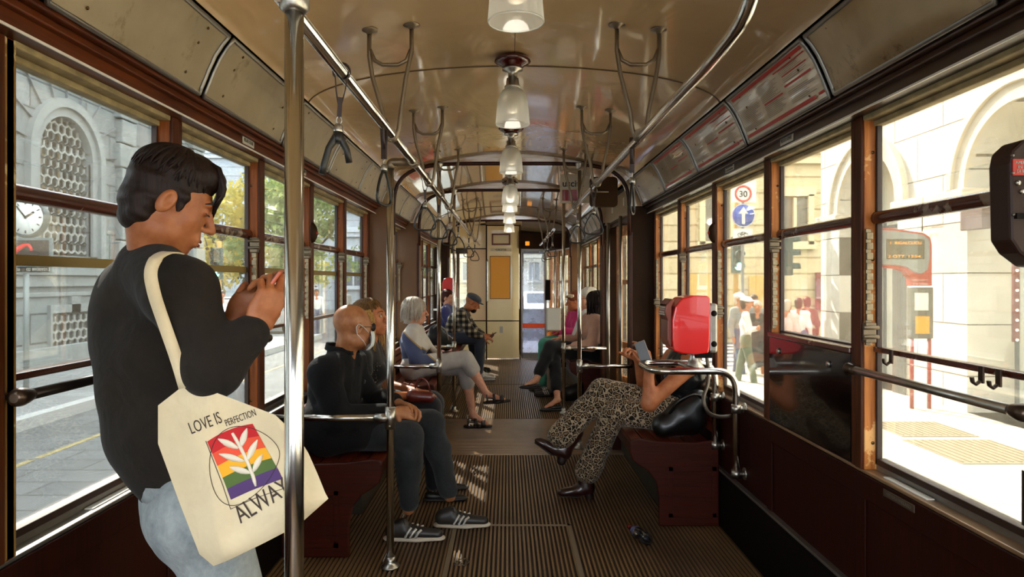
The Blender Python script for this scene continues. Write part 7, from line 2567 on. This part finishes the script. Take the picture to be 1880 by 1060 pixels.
# ---------------------------------------------------------------- G: woman in leopard trousers
def _leopard():
    t = NT('leopard_print')
    co = t.coords()
    nz = t.n('ShaderNodeTexNoise'); nz.inputs['Scale'].default_value = 26; t.l(co, nz.inputs['Vector'])
    ad = t.n('ShaderNodeMixRGB'); ad.inputs[0].default_value = .035; t.l(co, ad.inputs[1]); t.l(nz.outputs['Color'], ad.inputs[2])
    vr = t.n('ShaderNodeTexVoronoi', feature='DISTANCE_TO_EDGE'); vr.inputs['Scale'].default_value = 38; t.l(ad.outputs[0], vr.inputs['Vector'])
    v2 = t.n('ShaderNodeTexVoronoi'); v2.inputs['Scale'].default_value = 38; t.l(ad.outputs[0], v2.inputs['Vector'])
    edge = t.ramp(vr.outputs['Distance'], [(.055, 'b39f82'), (.085, '120c09')])
    brk = t.ramp(t.noise(co, 70, 2), [(.70, (0, 0, 0)), (.72, (1, 1, 1))])
    ctr = t.ramp(v2.outputs['Distance'], [(.30, '8b6c4b'), (.36, '17100c')])
    inner = t.ramp(vr.outputs['Distance'], [(.24, (0, 0, 0)), (.28, (1, 1, 1))])
    c = t.mix(inner, edge, '84694b')
    c = t.mix(brk, c, 'bca98c')
    t.bsdf(c, .85, 0, .25, sheen=.15); t.bump(t.noise(co, 10, 3, .5, 1), .35, .02)
    return t.m


J = sit(.94, 4.02, -1, 0)
J.update(pelvis=V(.94, 4.02, .56), chest=V(1.0, 4.0, .79), neck=V(1.01, 3.98, .935), shL=V(.995, 3.80, .865), shR=V(.98, 4.17, .865), elL=V(.745, 3.745, .655), wrL=P(1191, 675, 3.74), elR=V(.80, 4.16, .66), wrR=V(.735, 3.99, .86),
         hipL=V(.93, 3.93, .555), hipR=V(.93, 4.11, .57), knL=V(.60, 4.06, .545), anL=P(1078, 868, 4.19), knR=V(.545, 4.12, .665), anR=V(.285, 4.11, .385),
         heelL=P(1090, 916, 4.18), tipL=P(1026, 916, 4.18), heelR=P(1038, 850, 4.10), tipR=P(980, 815, 4.10), upR=(-.45, 0, 1))
J['heelL'].z = .012; J['tipL'].z = .004; J['fine'] = .0055
HG = Head(V(.99, 3.95, 1.085), (-.93, .08, -.36), (0, 0, 1), .97)
rootG, pG_ = person('seated woman in leopard print trousers and black top holding a phone', J, SK_C, dict(mat=cloth('black_satin', '070707', '121112', .35, .0, 6, 900, .1, .5, 10), r=.7, sleeve=0, name='black_top', low=-.05), dict(mat=_leopard(), r=1.2, h=.008, flare=(1, 1.45), fold=.004, leg=1.97),
                    HG, hands={'L': dict(d=(-.18, .15, .95), n=(-.55, .8, .2), side=1, curls=[(15, 30, 25), (28, 45, 35), (38, 50, 40), (45, 50, 40)], thumb=(.75, .4, .5)), 'R': dict(d=(-.35, -.55, .6), n=(-.5, -.4, -.6), side=-1, curl=(25, 35, 30))},
                    shoes=dict(cols=('2f1410', '1d0d0a'), kind='boot'), female=True, seed=71, hd=.0045, hb=.009, bodyscale=1.06)
M_hairG = hairmat('dark_blonde', '4a3018', '9a7434')
Sx = SDF(.02); HG.ell(Sx, 0, -.030, .042, .084, .102, .088); HG.ell(Sx, 0, -.075, .03, .06, .06, .06); HG.ell(Sx, 0, .105, -.04, .078, .080, .09, k=.01, op='s'); HG.ell(Sx, 0, -.045, .125, .038, .038, .032)
v, qd = Sx.mesh(.006); mesh_obj('hair', [(wrinkle(v, qd, .003, 90, 5), qd)], M_hairG, rootG)
eyes(HG, rootG, closed=True, brow='3b2414'); lips(HG, rootG)
o = MB(); o.tube([V(.93, 3.80, .93), V(.965, 3.815, .925), V(1.03, 3.83, .90), V(1.07, 3.85, .82)], .011, 6, flat=.4); o.tube([V(.915, 3.82, .90), V(.90, 3.83, .86), V(.89, 3.86, .82)], .011, 6, flat=.4); o.build('shoulder_strap', plain('strap_black', '0c0b0b', .5), rootG)
phone(P(1180, 646, 3.72), (-.30, .15, .9), (-.25, -.9, .2), 'silver edged phone held by the woman in leopard trousers', '9a948c', screen='4c4a47', w=.030, h=.058)
# black glossy bag behind her
r = empty('black_leather_bag', (1.0, 3.78, .47), 'glossy black leather bag on the right bench behind the woman in leopard trousers', 'bag')
Sx = SDF(.04); Sx.cap((1.0, 3.80, .55), (.84, 3.80, .53), .075, .06); Sx.cap((1.02, 3.80, .66), (.93, 3.80, .60), .06, .07)
v, qd = Sx.mesh(.010); mesh_obj('bag_body', [(wrinkle(v, qd, .010, 26, 8), qd)], plain('patent_black', '080707', .38, coat=.1), r)
o = MB(); o.tube(fillet([V(.86, 3.76, .60), V(.90, 3.72, .68), V(1.0, 3.72, .72), V(1.06, 3.76, .66)], .05), .008, 8); o.build('bag_handle', plain('patent_black', '080707', .38), r)

# ---------------------------------------------------------------- H: dark haired woman
J = sit(.93, 7.52, -1, -.15)
J.update(knR=V(.43, 7.35, .62), anR=V(.27, 7.18, .285), heelR=V(.31, 7.12, .205), tipR=V(.10, 7.08, .215), knL=V(.47, 7.42, .55), anL=V(.485, 7.05, .10), heelL=V(.53, 7.02, .002), tipL=V(.30, 6.96, .002), shL=V(.93, 7.33, .885), elL=V(.86, 7.24, .65), wrL=V(.66, 7.34, .63))
J['toeR'] = V(.16, 7.1, .24); J['toeL'] = V(.36, 6.98, .03)
HH = Head(V(.925, 7.48, 1.10), (-.80, .60, -.05), (0, 0, 1), .98)
rootH, pH_ = person('seated woman with long dark hair, pale pink blouse and black trousers', J, SK_P, dict(mat=cloth('blush_blouse', 'b98a72', 'cfa188', .8, .2, 6, 900, .2, .3, 9), r=1.2, sleeve=1.9, name='blouse', h=.010), dict(mat=cloth('black_trousers', '0b0b0d', '151518'), r=1.1, leg=1.75, h=.010, flare=(1, 1.15)), HH,
                    hands={'L': dict(d=(-.9, .2, -.1), n=(0, 0, -1), side=1)}, shoes=dict(cols=('0f0d0d', '151211'), kind='flat'), female=True, seed=81, hd=.005, hb=.011, hhand=.005)
M_hairH = hairmat('black_brown_hair', '0c0705', '2a1610')
Sx = SDF(.02); HH.ell(Sx, 0, -.032, .042, .088, .104, .090); HH.ell(Sx, 0, -.058, -.06, .088, .066, .12); HH.ell(Sx, 0, -.062, -.16, .080, .055, .10); HH.ell(Sx, 0, .105, -.045, .078, .080, .1, k=.01, op='s')
v, qd = Sx.mesh(.006); hH = mesh_obj('hair', [(wrinkle(v, qd, .003, 90, 5), qd)], M_hairH, rootH)
locks(HH, hH, M_hairH, 120, 8, (40, 320), (.2, .6), (1.0, 1.2), drop=(.12, .22), r=.0075, R=(.092, .108, .094), name='long_lock')
# bag on the floor behind her legs
r = empty('floor_bag', (.55, 7.5, .0), 'dark bag on the floor under the far right bench', 'bag')
Sx = SDF(.04); Sx.cap((.62, 7.45, .10), (.78, 7.5, .12), .085, .10); v, qd = Sx.mesh(.012); mesh_obj('bag_body', [(wrinkle(v, qd, .006, 30, 3), qd)], plain('worn_dark', '17110f', .5, var=.3), r)

# ---------------------------------------------------------------- I: white haired person, J: pink cardigan
J = sit(.92, 7.98, -1, 0)
HI = Head(V(.90, 7.99, 1.12), (-.95, -.1, -.1), (0, 0, 1), 1.02)
rootI, _ = person('white haired person in a white shirt with glasses seated behind the dark haired woman', J, SK_P, dict(mat=cloth('white_shirt', 'cfccc4', 'dedbd2'), r=1.2, sleeve=1.0, h=.013), dict(mat=cloth('beige_trousers', '6d5c48', '857159'), r=1, h=.013), HI, hands={'L': dict(d=(-.9, .2, -.1), n=(0, 0, -1), side=1)}, shoes=dict(cols=('2c211b', '1c1512')), seed=91, hd=.006, hb=.012, hhand=.006)
Sx = SDF(.02); HI.ell(Sx, 0, -.028, .048, .088, .106, .090); HI.ell(Sx, 0, -.060, -.02, .08, .062, .075); HI.ell(Sx, 0, .108, -.04, .080, .080, .088, k=.01, op='s')
v, qd = Sx.mesh(.006); mesh_obj('hair', [(wrinkle(v, qd, .004, 90, 5), qd)], hairmat('white_hair', 'b9b1a4', 'e4ddd0'), rootI)
r = empty('eyeglasses', tuple(HI.p(0, .09, .01)), 'dark framed glasses on the white haired person', 'glasses')
o = MB()
for x in (-1, 1):
    o.tube([HI.p(x * .033 + .024 * math.cos(a), .100, .008 + .017 * math.sin(a)) for a in [2 * PI * k / 16 for k in range(16)]], .002, 5, closed=True); o.tube([HI.p(x * .057, .094, .012), HI.p(x * .083, .0, .006)], .002, 5)
o.build('frame', plain('glasses_frame', '1c1a22', .25), r)
J = sit(.90, 8.60, -1, -.3)
J.update(knL=V(.42, 8.34, .55), knR=V(.47, 8.56, .56), anL=V(.40, 8.28, .10), anR=V(.45, 8.48, .10), heelL=V(.46, 8.30, .002), tipL=V(.23, 8.22, .002), heelR=V(.50, 8.50, .002), tipR=V(.28, 8.44, .002), wrL=V(.62, 8.38, .72), elL=V(.80, 8.30, .68))
HJ = Head(V(.80, 8.52, 1.07), (-.95, -.1, -.15), (0, 0, 1), .97)
rootJ, _ = person('woman in a bright pink cardigan and green trousers at the far right', J, SK_C, dict(mat=cloth('hot_pink', 'c21f62', 'dc3f80'), r=1.4, sleeve=1.9, name='cardigan', h=.013), dict(mat=cloth('sea_green', '3f8a74', '57a68d'), r=1.3, h=.012), HJ, hands={'L': dict(d=(-.9, .1, .2), n=(0, .5, -.6), side=1)}, shoes=dict(cols=('2c211b', '1c1512'), kind='flat'), female=True, seed=95, hd=.006, hb=.012, hhand=.006)
Sx = SDF(.02); HJ.ell(Sx, 0, -.028, .048, .088, .106, .088); HJ.ell(Sx, 0, -.060, -.02, .08, .062, .075); HJ.ell(Sx, 0, .108, -.04, .080, .080, .088, k=.01, op='s')
v, qd = Sx.mesh(.007); mesh_obj('hair', [(wrinkle(v, qd, .004, 90, 5), qd)], hairmat('reddish_hair', '5b2a1a', '8a4a2c'), rootJ)
o = MB(); rnd = random.Random(1)
for k in range(14):
    a = rnd.uniform(-1.4, 1.4); p = HJ.p(.085 * math.sin(a), .09 * math.cos(a), .075 + rnd.uniform(-.01, .02)); o.lathe(p, [(.014, 0), (.018, .008), (.006, .012), (0, .01)], 7, axis=(p - HJ.c).normalized())
o.build('flower_band', plain('flower_cream', 'e3d2b0', .7), rootJ)
# ================================================================== PEDESTRIANS OUTSIDE
def pedestrian(x, y, z0, h, face, label, top, bottom, hair, legs=True, skirt=False, hat=None, bag=None, arms='down', group='pedestrians beyond the right windows', stride=.10):
    k = h / 1.75; f = V(math.sin(face), -math.cos(face), 0); r = f.cross(V(0, 0, 1)); b = V(x, y, z0)
    up = V(0, 0, 1)
    root = empty('person', tuple(b), label, 'person', group)
    def p(a, c, e): return b + (r * a + f * c + up * e) * k
    S1 = SDF(.02)
    H = Head(p(0, .02, 1.62), f, (0, 0, 1), k)
    S1.ell(H.p(0, -.02, .03), (.075 * k, .09 * k, .085 * k), H.ax); H.ell(S1, 0, .02, -.03, .058, .065, .085); S1.cap(H.p(0, .09, .01), H.p(0, .105, -.02), .008, .011)
    for s_ in (-1, 1): H.ell(S1, s_ * .076, -.01, 0, .01, .018, .03, k=.006)
    S1.cap(p(0, 0, 1.55), p(0, -.01, 1.40), .05 * k, .06 * k)
    A = {}
    for s_ in (-1, 1):
        sh = p(s_ * .17, 0, 1.40)
        if arms == 'crossed': el, wr = p(s_ * .22, .06, 1.12), p(-s_ * .05, .20, 1.16)
        elif arms == 'phone': el, wr = p(s_ * .23, .04, 1.10), p(s_ * .08, .26, 1.28)
        else: el, wr = p(s_ * .23, -.02, 1.12), p(s_ * .24, .06, .86)
        A[s_] = (sh, el, wr)
        S1.cap(el, wr, .036 * k, .026 * k); S1.ell(wr + (wr - el).normalized() * .06, (.03, .03, .05)); 
    S1.cap(p(0, 0, 1.4), p(0, 0, .95), .1 * k, .1 * k, flat=f, f=.7)
    for s_ in (-1, 1): S1.cap(p(s_ * .09, s_ * stride, .45), p(s_ * .09, s_ * stride * 1.6, .08), .045 * k, .035 * k)
    mesh_obj('body', [S1.mesh(.013)], SK_C, root)
    S2 = SDF(.05)
    S2.cap(p(0, 0, .98), p(0, 0, 1.24), .135 * k, .14 * k, flat=f, f=.72); S2.cap(p(0, 0, 1.24), p(0, 0, 1.42), .15 * k, .06 * k, flat=f, f=.72)
    for s_ in (-1, 1):
        sh, el, wr = A[s_]; S2.cap(p(s_ * .06, 0, 1.42), sh, .06 * k, .062 * k); S2.cap(sh, el, .062 * k, .052 * k)
        if arms != 'bare': S2.cap(el, el.lerp(wr, .85), .050 * k, .040 * k)
    v, q = S2.mesh(.014); mesh_obj('shirt', [(wrinkle(v, q, .005, 26, abs(int(x * 7))), q)], top, root)
    S3 = SDF(.04)
    if skirt:
        S3.cap(p(0, 0, 1.0), p(0, 0, .55), .13 * k, .23 * k, flat=f, f=.8)
    else:
        S3.cap(p(-.06, 0, .95), p(.06, 0, .95), .13 * k, .13 * k, flat=f, f=.8)
        for s_ in (-1, 1): S3.cap(p(s_ * .09, 0, .90), p(s_ * .09, s_ * stride, .48), .09 * k, .068 * k); S3.cap(p(s_ * .09, s_ * stride, .48), p(s_ * .09, s_ * stride * 1.6, .10), .068 * k, .058 * k)
    v, q = S3.mesh(.014); mesh_obj('skirt' if skirt else 'trousers', [(wrinkle(v, q, .005, 24, abs(int(x * 3))), q)], bottom, root)
    for s_ in (-1, 1):
        a = p(s_ * .09, s_ * stride * 1.6 - .05, 0); shoe(root, a, a + f * .25, h=.012, kind='plain', cols=('2c2622', '1b1816'))
    S4 = SDF(.02); H.ell(S4, 0, -.030, .045, .086, .102, .09); H.ell(S4, 0, -.06, -.03, .08, .06, .09); H.ell(S4, 0, .105, -.04, .078, .08, .09, k=.01, op='s')
    mesh_obj('hair', [S4.mesh(.010)], hair, root)
    if hat:
        S5 = SDF(.02); H.ell(S5, 0, -.012, .075, .096, .112, .062); H.ell(S5, 0, .05, .055, .10, .12, .012); mesh_obj('cap', [S5.mesh(.010)], hat, root)
    return root


c_white = cloth('shirt_white', 'c9c9c4', 'e0dfd8', .9, scale=3); c_olive = cloth('olive_cotton', '4f5840', '68725a'); c_black = cloth('black_cotton', '121214', '1e1e21')
c_denim = cloth('mid_denim', '33445a', '4a5f7c'); c_rust = cloth('rust_coat', '6d2a1c', '8a3b28'); c_pink = cloth('pale_pink', 'c9a598', 'dcbcb0'); c_grey = cloth('grey_cotton', '7c7d7a', '95968f')
h_brown = hairmat('ped_brown_hair', '2a1a10', '4a3020'); h_light = hairmat('ped_light_hair', 'a09078', 'd2c6b0'); hat_w = cloth('hat_white', 'd8d8d2', 'ecece6')
def at(px, py_top, Y, z0=ZS):
    """ground position under pixel column px at distance Y, and the height from the head's pixel row"""
    return P(px, 516, Y).x, Y, z0, CH - (py_top - 516) / FP * Y - z0


for (px, pt, Y, z0, face, lb, kw) in (
    (1369, 545, 12.4, ZS, 1.2, 'pedestrian in white shirt, white cap and olive trousers waiting at the crossing', dict(top=c_white, bottom=c_olive, hair=h_brown, hat=hat_w, arms='crossed')),
    (1356, 538, 13.6, ZS, .6, 'pedestrian with a broad white hat behind the man in the white shirt', dict(top=c_grey, bottom=c_denim, hair=h_light, hat=hat_w)),
    (1391, 552, 13.3, ZS, -.4, 'pedestrian in black dress with pale hair at the crossing', dict(top=c_black, bottom=c_black, hair=h_light, skirt=True)),
    (1384, 541, 14.3, ZS, .2, 'pedestrian with dark hair and grey top far behind the crossing group', dict(top=c_grey, bottom=c_black, hair=h_brown)),
    (1466, 547, 13.0, ZK, 2.6, 'woman in white top and blue jeans seen from behind near the sunny building', dict(top=c_white, bottom=c_denim, hair=h_brown)),
    (1481, 545, 13.6, ZK, 3.0, 'person in a rust coloured coat beside the woman in white', dict(top=c_rust, bottom=c_rust, hair=hairmat('red_hair', '4e1a10', '7a3020'))),
    (1446, 558, 12.2, ZK, 2.2, 'person in a pale pink top at the edge of the second right window', dict(top=c_pink, bottom=c_grey, hair=h_light)),
    (1268, 543, 17.0, ZS, .4, 'distant pedestrian in dark clothes behind the red ticket machine', dict(top=c_black, bottom=c_denim, hair=h_brown)),
):
    x, y, z, h = at(px, pt, Y, z0); pedestrian(x, y, z, max(1.5, min(1.85, h)), face, lb, **kw)
for (px, pt, Y, lb, kw) in ((581, 545, 24, 'far pedestrian in white seen through the fourth left window', dict(top=c_white, bottom=c_denim, hair=h_brown)),
                            (634, 536, 27, 'far pedestrian in grey seen through the fifth left window', dict(top=c_grey, bottom=c_black, hair=h_light)),
                            (408, 548, 20, 'pedestrian in pale clothes under the left traffic light', dict(top=c_white, bottom=c_grey, hair=h_brown))):
    x, y, z, h = at(px, pt, Y, ZS); pedestrian(x, y, z, 1.7, .5, lb, group='pedestrians beyond the left windows', **kw)

# scooters parked by the left curb
def scooter(x, y, label):
    r = empty('parked_scooter', (x, y, ZS), label, 'scooter', 'scooters parked beyond the left windows')
    for yy in (-.62, .62):
        o = MB(); o.tube([(x, y + yy + .23 * math.cos(a), ZS + .27 + .23 * math.sin(a)) for a in [2 * PI * k / 24 for k in range(24)]], .055, 8, closed=True); w = o.build('wheel', M_rubber, r)
        o = MB(); o.lathe((x - .04, y + yy, ZS + .27), [(.14, 0), (.14, .08)], 14, axis=(1, 0, 0)); o.build('rim', M_steel, w)
    m = plain('scooter_white', 'dcdfe0', .25, coat=.5)
    S_ = SDF(.06); S_.cap((x, y + .15, ZS + .55), (x, y + .70, ZS + .68), .13, .10); S_.cap((x, y - .45, ZS + .40), (x, y - .38, ZS + .95), .12, .08); S_.cap((x, y - .4, ZS + .30), (x, y + .2, ZS + .32), .09, .10); S_.ell((x, y - .62, ZS + .52), (.07, .2, .08))
    mesh_obj('fairing', [S_.mesh(.018)], m, r)
    o = MB(); o.tube([(x, y + .0, ZS + .76), (x, y + .3, ZS + .80), (x, y + .66, ZS + .82)], [.08, .12, .09], 10, flat=1.2); o.build('saddle', M_dark, r)
    o = MB(); o.tube([(x, y - .62, ZS + .27), (x, y - .42, ZS + 1.0)], .025, 8); o.tube([(x - .33, y - .3, ZS + 1.05), (x, y - .42, ZS + 1.0), (x + .33, y - .3, ZS + 1.05)], .018, 8); o.build('handlebar', M_steel, r)
    S_ = SDF(.03); S_.ell((x, y - .5, ZS + 1.18), (.19, .02, .2)); mesh_obj('windshield', [S_.mesh(.012)], glass_mat('scooter_screen', (.9, .95, 1), .2), r)
    return r


scooter(P(400, 0, 16.5).x, 16.5, 'white scooter parked under the left traffic light, nearer one')
scooter(P(412, 0, 19.0).x, 19.0, 'white scooter parked beyond the first near the left traffic light')
